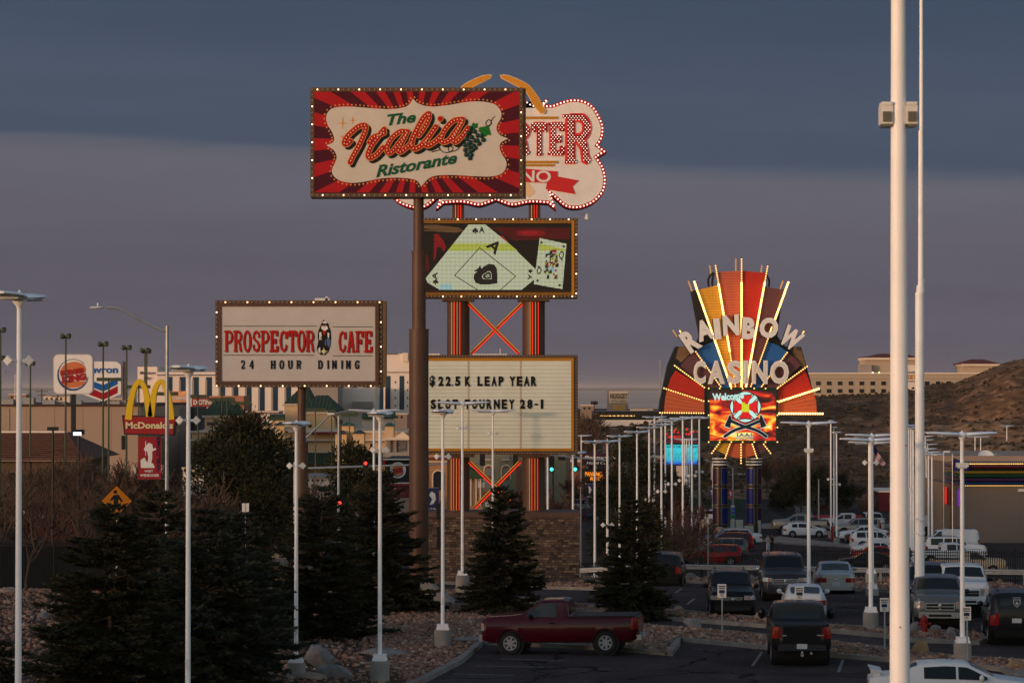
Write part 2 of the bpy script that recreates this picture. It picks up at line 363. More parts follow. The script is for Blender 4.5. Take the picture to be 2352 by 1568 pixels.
# ------------------------------------------------------------------ shared materials
M_ASPH = None
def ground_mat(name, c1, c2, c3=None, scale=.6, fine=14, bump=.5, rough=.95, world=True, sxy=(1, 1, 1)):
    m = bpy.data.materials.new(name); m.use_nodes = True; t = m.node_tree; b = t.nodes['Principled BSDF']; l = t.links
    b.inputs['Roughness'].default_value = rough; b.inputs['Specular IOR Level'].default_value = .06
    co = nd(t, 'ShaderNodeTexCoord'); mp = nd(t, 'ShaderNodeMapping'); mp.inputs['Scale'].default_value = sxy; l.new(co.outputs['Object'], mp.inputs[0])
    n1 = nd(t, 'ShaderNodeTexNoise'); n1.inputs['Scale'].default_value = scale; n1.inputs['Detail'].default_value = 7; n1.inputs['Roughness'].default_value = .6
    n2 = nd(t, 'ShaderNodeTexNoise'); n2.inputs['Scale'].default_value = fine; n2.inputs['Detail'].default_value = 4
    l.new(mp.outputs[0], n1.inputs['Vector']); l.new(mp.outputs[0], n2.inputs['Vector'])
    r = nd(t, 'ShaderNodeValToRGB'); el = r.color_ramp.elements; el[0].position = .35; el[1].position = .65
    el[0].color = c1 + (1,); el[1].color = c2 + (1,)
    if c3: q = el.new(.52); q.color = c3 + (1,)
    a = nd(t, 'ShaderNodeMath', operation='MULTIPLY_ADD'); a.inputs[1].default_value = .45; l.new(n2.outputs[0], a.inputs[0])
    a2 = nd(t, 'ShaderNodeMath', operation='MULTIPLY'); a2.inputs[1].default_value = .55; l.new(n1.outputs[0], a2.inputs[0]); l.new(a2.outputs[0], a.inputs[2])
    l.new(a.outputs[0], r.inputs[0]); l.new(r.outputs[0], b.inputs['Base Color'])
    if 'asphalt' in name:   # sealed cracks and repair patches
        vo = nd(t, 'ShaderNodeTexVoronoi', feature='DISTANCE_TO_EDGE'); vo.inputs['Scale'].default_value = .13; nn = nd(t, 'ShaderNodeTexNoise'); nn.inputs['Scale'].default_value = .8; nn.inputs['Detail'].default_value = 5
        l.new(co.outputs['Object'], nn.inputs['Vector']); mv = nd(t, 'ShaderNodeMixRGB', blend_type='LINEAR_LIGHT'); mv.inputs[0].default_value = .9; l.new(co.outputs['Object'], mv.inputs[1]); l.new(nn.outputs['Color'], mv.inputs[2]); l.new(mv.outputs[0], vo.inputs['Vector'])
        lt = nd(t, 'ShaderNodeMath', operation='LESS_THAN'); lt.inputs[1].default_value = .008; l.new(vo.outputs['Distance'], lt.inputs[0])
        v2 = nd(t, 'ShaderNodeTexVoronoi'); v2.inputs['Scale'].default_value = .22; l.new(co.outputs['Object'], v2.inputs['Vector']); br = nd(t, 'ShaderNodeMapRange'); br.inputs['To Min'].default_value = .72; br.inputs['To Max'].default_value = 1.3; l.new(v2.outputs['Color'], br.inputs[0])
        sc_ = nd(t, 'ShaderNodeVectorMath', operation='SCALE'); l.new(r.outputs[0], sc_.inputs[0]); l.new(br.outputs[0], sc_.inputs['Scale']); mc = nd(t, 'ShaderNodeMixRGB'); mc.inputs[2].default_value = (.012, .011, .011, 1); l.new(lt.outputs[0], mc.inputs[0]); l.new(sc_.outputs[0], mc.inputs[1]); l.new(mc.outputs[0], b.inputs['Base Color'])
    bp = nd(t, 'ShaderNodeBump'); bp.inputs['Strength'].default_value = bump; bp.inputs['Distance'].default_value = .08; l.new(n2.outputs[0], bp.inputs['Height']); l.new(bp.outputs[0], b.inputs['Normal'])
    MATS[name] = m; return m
mASPH = ground_mat('asphalt', (.040, .030, .028), (.080, .060, .057), (.058, .044, .042), scale=.35, fine=5, bump=.2)
mASPH2 = ground_mat('street_asphalt', (.030, .026, .025), (.055, .047, .044), scale=.08, fine=2, bump=.1)
mDIRT = ground_mat('dirt', (.045, .028, .020), (.11, .068, .047), (.070, .044, .031), scale=.5, fine=6, bump=.6)
mTOWN = ground_mat('town_ground', (.030, .023, .019), (.10, .072, .054), (.055, .041, .032), scale=.03, fine=.5, bump=.3)
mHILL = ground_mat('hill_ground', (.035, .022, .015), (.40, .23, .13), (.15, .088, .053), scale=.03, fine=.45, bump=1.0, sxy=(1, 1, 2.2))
mSALT = ground_mat('salt', (.46, .32, .25), (.90, .68, .54), (.68, .50, .39), scale=.0035, fine=.02, bump=0, sxy=(.25, 1, 1))
mGRASS = ground_mat('lawn', (.020, .035, .012), (.045, .06, .02), scale=1, fine=10)
mCONC = mat('concrete', (.27, .24, .21), .85, var=.25, scale=1.5, bump=.15, bscale=12)
mKERB = mat('kerb_concrete', (.22, .19, .165), .85, var=.3, scale=1.2, bump=.2, bscale=8)
mPOLE = mat('white_paint', (.86, .84, .85), .42, var=.07, scale=1.6)
mPOLE2 = mat('white_fitting', (.66, .64, .62), .45, var=.1)
mBRN = mat('brown_steel', (.090, .043, .027), .5, var=.2, scale=.6, bump=.04, bscale=3)
mBRN2 = mat('bronze_frame', (.095, .050, .026), .45, var=.15, scale=1.5)
mLIT = mat('lit_bulb', (1, .8, .5), .4, var=0, emit=5, ecol=(1.0, .66, .34))
mDIM = mat('unlit_bulb', (.38, .33, .27), .3, var=0)
mYLIT = mat('lit_yellow_bulb', (1, .7, .3), .4, var=0, emit=5, ecol=(1.0, .52, .14))
mYMID = mat('warm_bulb', (1, .7, .3), .4, var=0, emit=1.9, ecol=(1.0, .56, .16))
mBLK = mat('black_metal', (.012, .012, .013), .5, var=.1)
mFENCE = mat('fence_black', (.008, .008, .009), .6, var=.1)
mGALV = mat('galvanised_steel', (.34, .35, .37), .45, metal=.6, var=.15, scale=2)
mALU = mat('aluminium', (.50, .49, .48), .38, metal=.8, var=.1)

# ------------------------------------------------------------------ ground
def drape(name, poly, mats, off, top=None, breaks=True, smooth=False):
    """flat polygon (world xy) cut along the profile's breaks and laid on the ground"""
    bm = bmesh.new(); vs = [bm.verts.new((p[0], p[1], 0)) for p in poly]; bm.faces.new(vs)
    for y, z in PROF:
        geom = bm.verts[:] + bm.edges[:] + bm.faces[:]
        bmesh.ops.bisect_plane(bm, geom=geom, plane_co=(0, y, 0), plane_no=(0, 1, 0))
    bmesh.ops.triangulate(bm, faces=bm.faces[:])
    for v in bm.verts: v.co.z = gz(v.co.y) + off
    for f in bm.faces:
        if f.normal.z < 0: f.normal_flip()
    me = bpy.data.meshes.new(name); bm.to_mesh(me); bm.free()
    me.materials.append(mats); o = bpy.data.objects.new(name, me); COL.objects.link(o); o['kind'] = 'structure'; return o
def gpoly(pts): return [(G(*p).x, G(*p).y) for p in pts]
bm_pts = [(-6000, -80), (6000, -80), (6000, 2600), (-6000, 2600)]
drape('ground', bm_pts, mTOWN, 0)
mb = MB(); mb.add([(-20000, 2200, -5.9), (20000, 2200, -5.9), (30000, 42000, -5.9), (-30000, 42000, -5.9)], [(0, 1, 2, 3)])
mb.build('salt_flat', mSALT)['kind'] = 'structure'

lane_x = G(985, 1376)
drape('parking_lot', [(-6, 60), (70, 60), (70, 160), (-6, 160)], mASPH, .02)
drape('lower_parking_lot', [(-9, 176), (110, 176), (110, 330), (-9, 330)], mASPH, .02)
drape('street', [(-60, 176), (-9.2, 176), (-9.2, 330), (-60, 330)], mASPH2, .02)

left_edge = [(968, 1568), (1053, 1524), (1105, 1480)]
kerb1 = [(1105, 1480), (1200, 1484), (1422, 1495), (1507, 1503), (1536, 1507), (1561, 1473), (1755, 1491), (1906, 1509), (2039, 1520), (2190, 1527), (2308, 1543), (2345, 1565)]
up1 = [(2440, 1532), (2352, 1524), (2190, 1514), (2039, 1496), (1906, 1480), (1650, 1455), (1507, 1444), (1320, 1425), (1180, 1408), (1067, 1396), (1007, 1390), (985, 1384)]
a0 = G(968, 1568); k0 = (a0.x - 3.2, a0.y - 14)
island1 = [k0] + gpoly(left_edge) + gpoly(kerb1[1:]) + [(G(2345, 1565).x + 1.2, G(2345, 1565).y - 1.5), (G(2345, 1565).x + 6, G(2345, 1565).y - 2)] + gpoly([(2480, 1560)]) + gpoly(up1)
drape('island_gravel_bed', island1, mDIRT, .12)
island2 = gpoly([(935, 1368), (993, 1376), (1077, 1380), (1256, 1396), (1320, 1404), (1507, 1423), (1758, 1442), (1906, 1453), (2039, 1466), (2096, 1475), (2247, 1481), (2262, 1474), (2250, 1462), (2190, 1456), (2039, 1448), (1906, 1442), (1758, 1426), (1550, 1408), (1320, 1393), (1200, 1380), (1077, 1366), (993, 1359), (935, 1355)])
drape('strip_gravel_bed', island2, mDIRT, .12)
g3 = gpoly([(935, 1336), (993, 1340), (1249, 1353), (1365, 1356), (1480, 1345), (1564, 1338), (1744, 1347), (1956, 1357), (2089, 1369), (2250, 1383), (2440, 1398)])
island3 = g3 + [(g3[-1][0] + 4, 163), (-6.2, 163)]
drape('verge_gravel_bed', island3, mDIRT, .12)
leftmass = [(-60, 20), (k0[0] - .0, 20), k0] + gpoly([(968, 1568), (985, 1384), (935, 1368), (935, 1336)]) + [(-6.2, 163), (-6.2, 168), (-60, 168)]
drape('rocky_slope', leftmass, mDIRT, .10)
def kerb(name, pts, closed=False, w=.16, h=.17):
    mb = MB(); n = len(pts)
    # follow the ground: insert extra points
    q = []
    for a, b in zip(pts, pts[1:]):
        d = math.hypot(b[0] - a[0], b[1] - a[1]); k = max(1, int(d / 1.5))
        for i in range(k): q.append((a[0] + (b[0] - a[0]) * i / k, a[1] + (b[1] - a[1]) * i / k))
    q.append(pts[-1]); vs = []
    for i, p in enumerate(q):
        a, b = q[max(i - 1, 0)], q[min(i + 1, len(q) - 1)]
        tx, ty = b[0] - a[0], b[1] - a[1]; l = math.hypot(tx, ty) or 1; nx, ny = -ty / l * w / 2, tx / l * w / 2
        z = gz(p[1])
        for sx, dz in ((1, 0), (.85, h), (-.85, h), (-1, 0)): vs.append((p[0] + nx * sx, p[1] + ny * sx, z + dz))
    fs = []
    for i in range(len(q) - 1):
        for k in range(3): fs.append((i * 4 + k, i * 4 + k + 1, (i + 1) * 4 + k + 1, (i + 1) * 4 + k))
    mb.add(vs, fs); o = mb.build(name, mKERB); o['kind'] = 'structure'; return o
kerb('kerb', [k0] + gpoly(left_edge) + gpoly(kerb1[1:]), w=.3)
kerb('kerb', gpoly([(2480, 1536)] + up1), w=.16)
kerb('kerb', island2 + island2[:1], w=.26)
kerb('kerb', g3, w=.2)
# concrete apron behind the red truck's nose
drape('pavement', gpoly([(1040, 1476), (1092, 1471), (1112, 1477), (1096, 1482), (1044, 1482)]), mKERB, .19)
# worn stall lines
mWORN = mat('worn_line_paint', (.20, .19, .19), .9, var=.6, scale=5)
mb = MB()
def stripe(a, b, w=.10):
    A, B = G(*a), G(*b); t = (B - A).normalized(); n = Vector((-t.y, t.x, 0)) * w / 2
    mb.add([(p.x, p.y, gz(p.y) + .028) for p in (A - n, B - n, B + n, A + n)], [(0, 1, 2, 3)])
for a, b in [((1750, 1498), (1728, 1530)), ((1936, 1516), (1926, 1544)), ((1566, 1352), (1551, 1362)), ((1596, 1375), (1578, 1388)), ((1040, 1548), (1180, 1552)), ((1090, 1530), (1250, 1533)), ((1150, 1514), (1300, 1518)),
             ((1590, 1492), (1612, 1493)), ((1960, 1362), (1958, 1372)), ((1742, 1352), (1722, 1372)), ((2060, 1372), (2052, 1392))]: stripe(a, b)
for i in range(9):
    a = G(1770 + 62 * i, 1262 + 1.2 * i)
for x, y0_, y1_ in [(7 + 2.8 * i, 243, 248.5) for i in range(7)] + [(38 + 2.8 * i, 230, 235) for i in range(5)]:
    mb.add([(x - .06, y0_, gz(y0_) + .028), (x + .06, y0_, gz(y0_) + .028), (x + .06, y1_, gz(y1_) + .028), (x - .06, y1_, gz(y1_) + .028)], [(0, 1, 2, 3)])
mb.build('parking_lines', mWORN)['kind'] = 'structure'
# raised beds in the lower lot
def bed(name, pts, m, h=.16):
    p = [(x, y) for x, y in pts]; mb = MB(); mb.slab(p, 0, 1)
    mb.v = [(v[0], v[1], gz(v[1]) + (h if v[2] > .5 else -.1)) for v in mb.v]
    o = mb.build(name, m); o['kind'] = 'structure'; return o
bed('traffic_island', gpoly([(1750, 1243), (1790, 1234), (2030, 1262), (2035, 1267), (1920, 1256), (1800, 1250)]), mKERB)
bed('planting_bed', gpoly([(1330, 1300), (1560, 1262), (1745, 1228), (1750, 1216), (1500, 1216), (1320, 1240)]), mTOWN, .14)
bed('traffic_island', gpoly([(1745, 1214), (2130, 1216), (2130, 1206), (1745, 1204)]), mKERB, .15)
# roads through the town
def strip(name, pts, w, m, off):
    mb = MB(); vs = []
    for i, p in enumerate(pts):
        a, b = pts[max(i - 1, 0)], pts[min(i + 1, len(pts) - 1)]
        tx, ty = b[0] - a[0], b[1] - a[1]; l = math.hypot(tx, ty); nx, ny = -ty / l * w / 2, tx / l * w / 2
        vs += [(p[0] + nx, p[1] + ny, gz(p[1]) + off), (p[0] - nx, p[1] - ny, gz(p[1]) + off)]
    mb.add(vs, [(2 * i, 2 * i + 1, 2 * i + 3, 2 * i + 2) for i in range(len(pts) - 1)])
    o = mb.build(name, m); o['kind'] = 'structure'
strip('road', [(25.5, 300), (25.5, 330), (33, 420), (42, 520), (52, 640), (56, 760), (50, 900)], 13, mASPH2, .05)
strip('road', [(-120, 338), (0, 338), (120, 338)], 15, mASPH2, .03)
strip('road', [(-26, 176), (-24, 300), (-22, 345), (-22, 600)], 12, mASPH2, .04)
strip('pavement', [(34, 330), (42, 420), (52, 520)], 2, mKERB, .12)
drape('lawn', [(-17, 215), (-10, 215), (-10, 300), (-17, 300)], mGRASS, .10)
drape('lawn', [(16, 345), (28, 345), (33, 420), (16, 420)], mGRASS, .08)
drape('pavement', [(-17.2, 180), (-16, 180), (-16, 320), (-17.2, 320)], mKERB, .13)

# the hill on the right and the low rise behind the tall fan sign
SKYL = [(1300, 958), (1480, 948), (1640, 935), (1760, 924), (1877, 912), (1939, 909), (2028, 904), (2103, 896), (2118, 886), (2193, 879), (2208, 872), (2247, 857), (2309, 831), (2352, 822), (2450, 806), (2700, 780), (3000, 775)]
def interp(t, x):
    if x <= t[0][0]: return t[0][1]
    for (a, b), (c, d) in zip(t, t[1:]):
        if x <= c: return b + (d - b) * (x - a) / (c - a)
    return t[-1][1]
bm = bmesh.new(); NX, NY = 190, 110; rows = []
for j in range(NY + 1):
    t = j / NY; row = []
    for i in range(NX + 1):
        px = 1400 + (3000 - 1400) * i / NX
        tt = t * 1.25
        D = 385 + 265 * tt
        zc = 9.2 - (interp(SKYL, px) - 893) * .0995
        s = min(1, tt); prof = s ** .85 if tt <= 1 else 1 - (tt - 1) * 1.6
        x = (px - 1176) / F * D
        q = Vector((x * .012, D * .012, 3.1)); q2 = Vector((x * .05, D * .05, 1.7)); q3 = Vector((x * .2, D * .2, 9))
        hgt = max(0, zc + 6)
        n = (noise.fractal(q, 1, 2, 4) * .34 * hgt - abs(noise.fractal(q2, 1, 2, 4)) * .16 * hgt + noise.noise(q3) * .7) * math.sin(math.pi * min(1, s)) ** .6 * (1 if s < 1 else 0)
        n += noise.fractal(q2, 1, 2, 4) * .25 * (.2 if s < 1 else 1)
        row.append(bm.verts.new((x, D, -6.05 + hgt * prof + n * min(1, t * 6))))
    rows.append(row)
for j in range(NY):
    for i in range(NX): bm.faces.new((rows[j][i], rows[j][i + 1], rows[j + 1][i + 1], rows[j + 1][i]))
me = bpy.data.meshes.new('hill'); bm.to_mesh(me); HV = [[v.co.copy() for v in r] for r in rows]; bm.free()
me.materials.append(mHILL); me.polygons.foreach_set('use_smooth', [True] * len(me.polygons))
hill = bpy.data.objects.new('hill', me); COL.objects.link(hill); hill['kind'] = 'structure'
# low ranges on the far side of the flats
mFAR = mat('far_range_rock', (.22, .17, .15), .95, var=.2, scale=.002)
mb = MB(); vs = []; fs = []
for i in range(81):
    x = -9000 + 225 * i * 1.0; h = 16 + 22 * abs(noise.noise(Vector((i * .35, 0, 2)))) + 8 * noise.noise(Vector((i * 1.3, 4, 2)))
    vs += [(x, 24000, -6), (x, 25200, h), (x, 27000, -6)]
for i in range(80):
    for k in range(2): fs.append((i * 3 + k, i * 3 + k + 1, i * 3 + k + 4, i * 3 + k + 3))
mb.add(vs, fs); mb.build('far_hills', mFAR, smooth=True)['kind'] = 'structure'

# scrub on the hill (uncountable)
rnd = random.Random(5)
mSCRUB = mat('sagebrush', (.085, .060, .034), .9, var=.5, scale=.3)
mb = MB()
for k in range(14000):
    j = rnd.randint(2, int(NY * .80)); i = rnd.randint(0, NX - 1); c = HV[j][i]
    if noise.noise(Vector((c.x * .03, c.y * .03, 7))) < rnd.uniform(-.5, .35): continue
    r = rnd.uniform(.15, .5); a = rnd.random() * 6
    cx, cy, cz = c.x + rnd.uniform(-1.2, 1.2), c.y + rnd.uniform(-1.2, 1.2), c.z
    for q in range(3):
        an = a + q * 1.05; mb.add([(cx - math.cos(an) * r, cy - math.sin(an) * r, cz - .05), (cx + math.cos(an) * r, cy + math.sin(an) * r, cz - .05), (cx + math.cos(an) * r * .7, cy + math.sin(an) * r * .7, cz + r * .8), (cx, cy, cz + r), (cx - math.cos(an) * r * .6, cy - math.sin(an) * r * .6, cz + r * .7)], [(0, 1, 2, 3, 4)])
tag(mb.build('hillside_scrub', mSCRUB), 'dry low scrub scattered over the brown hillside', 'scrub', kind='stuff')

# loose rock
def in_poly(x, y, poly):
    c = False; j = len(poly) - 1
    for i in range(len(poly)):
        if (poly[i][1] > y) != (poly[j][1] > y) and x < (poly[j][0] - poly[i][0]) * (y - poly[i][1]) / (poly[j][1] - poly[i][1]) + poly[i][0]: c = not c
        j = i
    return c
def rock_shape(seed, sub=1):
    bm = bmesh.new(); bmesh.ops.create_icosphere(bm, subdivisions=sub, radius=1)
    for v in bm.verts:
        q = v.co.copy(); k = 1 + .32 * noise.noise(q * 1.1 + Vector((seed * 3.7, seed, 0))) + .18 * noise.noise(q * 2.7 + Vector((seed, 9, seed)))
        # flatten on random planes
        v.co = q * k
    for pl in range(5):
        rr = random.Random(seed * 10 + pl); nrm = Vector((rr.uniform(-1, 1), rr.uniform(-1, 1), rr.uniform(-.6, 1))).normalized(); d = rr.uniform(.55, .8)
        for v in bm.verts:
            e_ = v.co.dot(nrm) - d
            if e_ > 0: v.co -= nrm * e_ * .9
    V = [v.co.copy() for v in bm.verts]; Fc = [tuple(q.index for q in f.verts) for f in bm.faces]; bm.free(); return V, Fc
SH = [rock_shape(s, 1) for s in range(10)]
mROCKS = [mat('pebble_tan', (.26, .15, .10), .9, var=.3, scale=8, spec=.2), mat('pebble_pink', (.23, .115, .08), .9, var=.3, scale=8, spec=.2), mat('pebble_pale', (.38, .26, .195), .9, var=.3, scale=8, spec=.2), mat('pebble_grey', (.12, .095, .085), .9, var=.35, scale=8, spec=.2)]
rnd = random.Random(11)
def scatter(mb, poly, n, smin, smax, base):
    xs = [p[0] for p in poly]; ys = [p[1] for p in poly]; k = 0; tries = 0
    while k < n and tries < n * 30:
        tries += 1
        x = rnd.uniform(min(xs), max(xs)); y = rnd.uniform(max(70, min(ys)), max(ys))
        if not in_poly(x, y, poly): continue
        if abs(x / y * F) > 1240: continue
        k += 1; s = smin + (smax - smin) * rnd.random() ** 2.2
        V, Fc = SH[rnd.randint(0, 9)]; rz = rnd.random() * 6.28; c, q = math.cos(rz), math.sin(rz); sx, sy, sz = s * rnd.uniform(.8, 1.3), s * rnd.uniform(.7, 1), s * rnd.uniform(.5, .85)
        z0 = gz(y) + base + sz * .35
        mb.cur = rnd.choice((0, 0, 0, 1, 1, 2, 3))
        mb.add([(x + (v.x * sx * c - v.y * sy * q), y + (v.x * sx * q + v.y * sy * c), z0 + v.z * sz) for v in V], Fc)
mb = MB()
xmin = -20
lm_near = [(-17, 84), (k0[0], 84), k0] + gpoly([(968, 1568), (985, 1384)]) + [(-5, 133), (-24, 133)]
scatter(mb, lm_near, 12500, .04, .14, .10)
scatter(mb, [(-3, 86)] + gpoly([(968, 1560), (1053, 1522), (1100, 1480), (1067, 1400), (985, 1390)]) + [(-6, 110)], 5500, .04, .11, .11)
scatter(mb, island1[3:], 9500, .05, .14, .11)
scatter(mb, island2, 3600, .05, .15, .11)
scatter(mb, island3, 3000, .07, .2, .12)
scatter(mb, [(-24, 130), (-5, 130), (-5, 166), (-24, 166)], 2500, .08, .25, .1)
tag(mb.build('landscape_rocks', mROCKS), 'tan and pink crushed landscape rock covering the beds and slope', 'rocks', kind='stuff')
print('rocks', len(mb.f))
mBO = [mat('boulder_grey', (.20, .18, .175), .9, var=.4, scale=2.5, bump=.5, bscale=5), mat('boulder_tan', (.30, .22, .16), .9, var=.4, scale=2.5, bump=.5, bscale=5), mat('boulder_ochre', (.27, .17, .09), .9, var=.35, scale=2.5, bump=.5, bscale=5)]
BLD = [  # px, py base, size w,h, material, label
 (1590, 1448, 38, 24, 0, 'dark grey boulder in the strip left of the reserved parking sign post'),
 (2103, 1455, 28, 22, 0, 'grey boulder left of the fire hydrant'), (2148, 1456, 26, 18, 0, 'round grey boulder just right of the fire hydrant'), (2186, 1470, 30, 24, 0, 'pale grey boulder in front of the silver pickup bumper'),
 (2112, 1508, 40, 30, 2, 'ochre boulder beside the tall near pole'), (2328, 1543, 44, 22, 2, 'ochre boulder in the gravel at the right border'), (2350, 1562, 60, 24, 0, 'dark boulder in the bottom right corner'),
 (1560, 1408, 22, 12, 1, 'small tan boulder on the gravel strip near the black fir'), (1745, 1430, 24, 18, 1, 'tan boulder beside the front left tyre of the black pickup'),
 (1588, 1332, 26, 15, 0, 'grey boulder below the guardrail by the thin sign post'), (1722, 1338, 30, 12, 0, 'flat grey boulder below the guardrail left of the dark front-facing truck'), (2277, 1378, 24, 14, 1, 'pinkish boulder under the guardrail right of the white pickup'), (2300, 1384, 22, 12, 1, 'pinkish boulder farthest right under the guardrail'),
 (880, 1510, 100, 20, 0, 'long low grey boulder behind the lamp post footing'), (735, 1535, 66, 44, 0, 'large pale grey boulder on the lower slope'), (768, 1560, 80, 34, 0, 'jagged grey boulder at the bottom border of the slope'), (720, 1566, 60, 16, 1, 'flat boulder cut by the bottom border'),
 (640, 1312, 46, 36, 1, 'rounded tan boulder on the slope above the street'), (690, 1395, 60, 30, 0, 'grey slab boulder between the spruces'), (1340, 1322, 18, 20, 0, 'upright grey boulder at the end of the stone wall'), (98, 1425, 26, 18, 0, 'blue grey boulder on the slope left of the spruces'), (20, 1365, 40, 14, 1, 'low tan boulder at the left border below the fence'),
 (1620, 1225, 44, 32, 1, 'large tan boulder beside the bare trees below the fan sign'), (1655, 1232, 34, 20, 1, 'smaller tan boulder next to the fan sign column'), (1370, 1312, 20, 12, 0, 'grey boulder behind the guardrail near the wall'),
]
for i, (px, py, w, h, mi, lb) in enumerate(BLD):
    g = G(px, py); s = g.y / F; V, Fc = rock_shape(40 + i, 3); mb = MB()
    mb.add([(v.x * w * s * .55, v.y * w * s * .45, v.z * h * s * .72 + h * s * .38 + .08) for v in V], Fc)
    o = mb.build('boulder', mBO[mi], smooth=True, loc=g); o.rotation_euler = (0, 0, 0); tag(o, lb, 'boulder', 'boulders in the gravel beds')
# ================================================================== big signs
def cabinet(root, pl, x0, y0, x1, y1, depth, m, name='cabinet'):
    a = pl.at(x0, y0); b = pl.at(x1, y1); mb = MB(); y = pl.y0()
    mb.b2((a[0], y, b[1]), (b[0], y + depth, a[1])); return mb.build(name, m, root)
def border(root, pl, x0, y0, x1, y1, w, d, m, name='frame', t=.06):
    mb = MB(); pl.rect(mb, x0, y0, x1, y0 + w, d, t); pl.rect(mb, x0, y1 - w, x1, y1, d, t)
    pl.rect(mb, x0, y0 + w, x0 + w, y1 - w, d, t); pl.rect(mb, x1 - w, y0 + w, x1, y1 - w, d, t)
    return mb.build(name, m, root)
def bulb_line(pl, a, b, n, d):
    r = []
    for i in range(n):
        t = i / max(1, n - 1); p = pl.at(a[0] + (b[0] - a[0]) * t, a[1] + (b[1] - a[1]) * t); r.append((p[0], pl.y0() - d, p[1]))
    return r
mRED = vinyl('sign_red', (.38, .012, .018)); mMAR = vinyl('sign_maroon', (.065, .008, .018)); mCREAM = vinyl('sign_cream', (.57, .52, .46))
mWHT = vinyl('sign_white', (.74, .70, .68)); mGOLD = vinyl('sign_gold', (.52, .24, .03)); mGRN = vinyl('sign_green', (.008, .09, .045)); mINK = vinyl('sign_black', (.012, .012, .014))
mLRED = vinyl('letter_red', (.42, .012, .010)); mDOT = vinyl('dot_cream', (.85, .62, .38)); mODOT = vinyl('dot_orange', (.62, .28, .08))

# ---------------------------------------------------------------- ristorante sign
g = G(961, 1384); DI = g.y
it = thing('pole_sign', 'red sunburst sign reading The Italia Ristorante with grapes on a brown pole', 'sign', g)
pi_ = Pl(DI, it); zi = Pl(DI, it, (679.9, 137.8), .3574)
def pole(root, pl, segs, m, name='pole', dy=.6, n=20):
    """segs: (x, ytop, ybot, width px)"""
    mb = MB()
    for x, ya, yb_, w in segs:
        a = pl.at(x, ya); b = pl.at(x, yb_); r = w / 2 * pl.D / F
        mb.tube((b[0], pl.y0() + dy, b[1]), (a[0], pl.y0() + dy, a[1]), r, r, n)
    return mb.build(name, m, root, True)
pole(it, pi_, [(960.5, 440, 578, 24), (961, 576, 758, 32), (961, 756, 1392, 45), (961, 1222, 1226, 47), (961, 575, 579, 34), (961, 755, 759, 47)], mBRN)
cabinet(it, pi_, 713, 202, 1201, 453, 1.3, mBRN2)
mb = MB(); a, b = pi_.at(1201.5, 203), pi_.at(1208, 453); mb.b2((a[0], pi_.y0() + .02, b[1]), (b[0], pi_.y0() + 1.25, a[1])); mb.build('side_panel', mBRN2, it)
mb = MB(); pi_.rect(mb, 722, 211, 1193, 444, .05, .04); mb.build('sign_face', mMAR, it)
# sunburst
cx, cy = 760, 528; X0, X1, Y0, Y1 = 118, 1438, 206, 852
def edge(a):
    c, s = math.cos(a), math.sin(a); t = min((X1 - cx) / c if c > 0 else (X0 - cx) / c if c < 0 else 1e9, (Y1 - cy) / s if s > 0 else (Y0 - cy) / s if s < 0 else 1e9)
    return (cx + c * t, cy + s * t)
mb = MB(); NR = 25
for i in range(NR):
    a = 2 * math.pi * (i + .15) / NR; b = a + math.pi / NR * 1.0
    p = [(cx, cy), edge(a), edge(b)]
    for c_ in ((X0, Y0), (X1, Y0), (X1, Y1), (X0, Y1)):
        an = math.atan2(c_[1] - cy, c_[0] - cx) % (2 * math.pi)
        aa, bb = a % (2 * math.pi), b % (2 * math.pi)
        if aa < an < bb or (aa > bb and (an > aa or an < bb)): p = [(cx, cy), edge(a), c_, edge(b)]
    zi.flat(mb, p, .065, .01)
mb.build('sunburst', mRED, it)
BR = [(752, 250), (790, 284), (870, 302), (980, 292), (1100, 272), (1200, 270), (1278, 288), (1315, 330), (1318, 372), (1292, 420), (1290, 452), (1315, 487), (1365, 507),
      (1320, 530), (1308, 562), (1322, 605), (1350, 650), (1350, 692), (1320, 732), (1250, 750), (1150, 748), (1000, 740), (900, 745), (850, 765), (804, 815),
      (782, 780), (735, 764), (640, 757), (530, 765), (430, 785), (350, 790), (280, 775), (240, 742), (232, 706), (250, 665), (262, 622), (242, 580), (195, 550),
      (238, 532), (246, 505), (232, 465), (205, 420), (195, 370), (210, 332), (250, 308), (350, 302), (480, 312), (600, 318), (690, 308), (730, 285)]
cusps = {0, 12, 24, 37}
outl = []
idx = sorted(cusps) + [len(BR)]
for a, b in zip(idx, idx[1:]):
    seg = [BR[i % len(BR)] for i in range(a, b + 1)]; outl += catmull(seg, 4)[:-1]
mb = MB(); zi.flat(mb, outl, .078, .01); mb.build('sign_panel', mCREAM, it)
# painted marquee dots round the bracket
mb = MB(); acc = 0; ccx, ccy = 778, 530
for i in range(len(outl)):
    a, b = outl[i], outl[(i + 1) % len(outl)]; l = math.hypot(b[0] - a[0], b[1] - a[1])
    while acc < l:
        t = acc / l; x, y = a[0] + (b[0] - a[0]) * t, a[1] + (b[1] - a[1]) * t; nx, ny = (b[1] - a[1]) / l, -(b[0] - a[0]) / l
        zi.disc(mb, x + nx * 13, y + ny * 13, 5.5, .076, 8); acc += 26
    acc -= l
mb.build('painted_dots', mODOT, it)
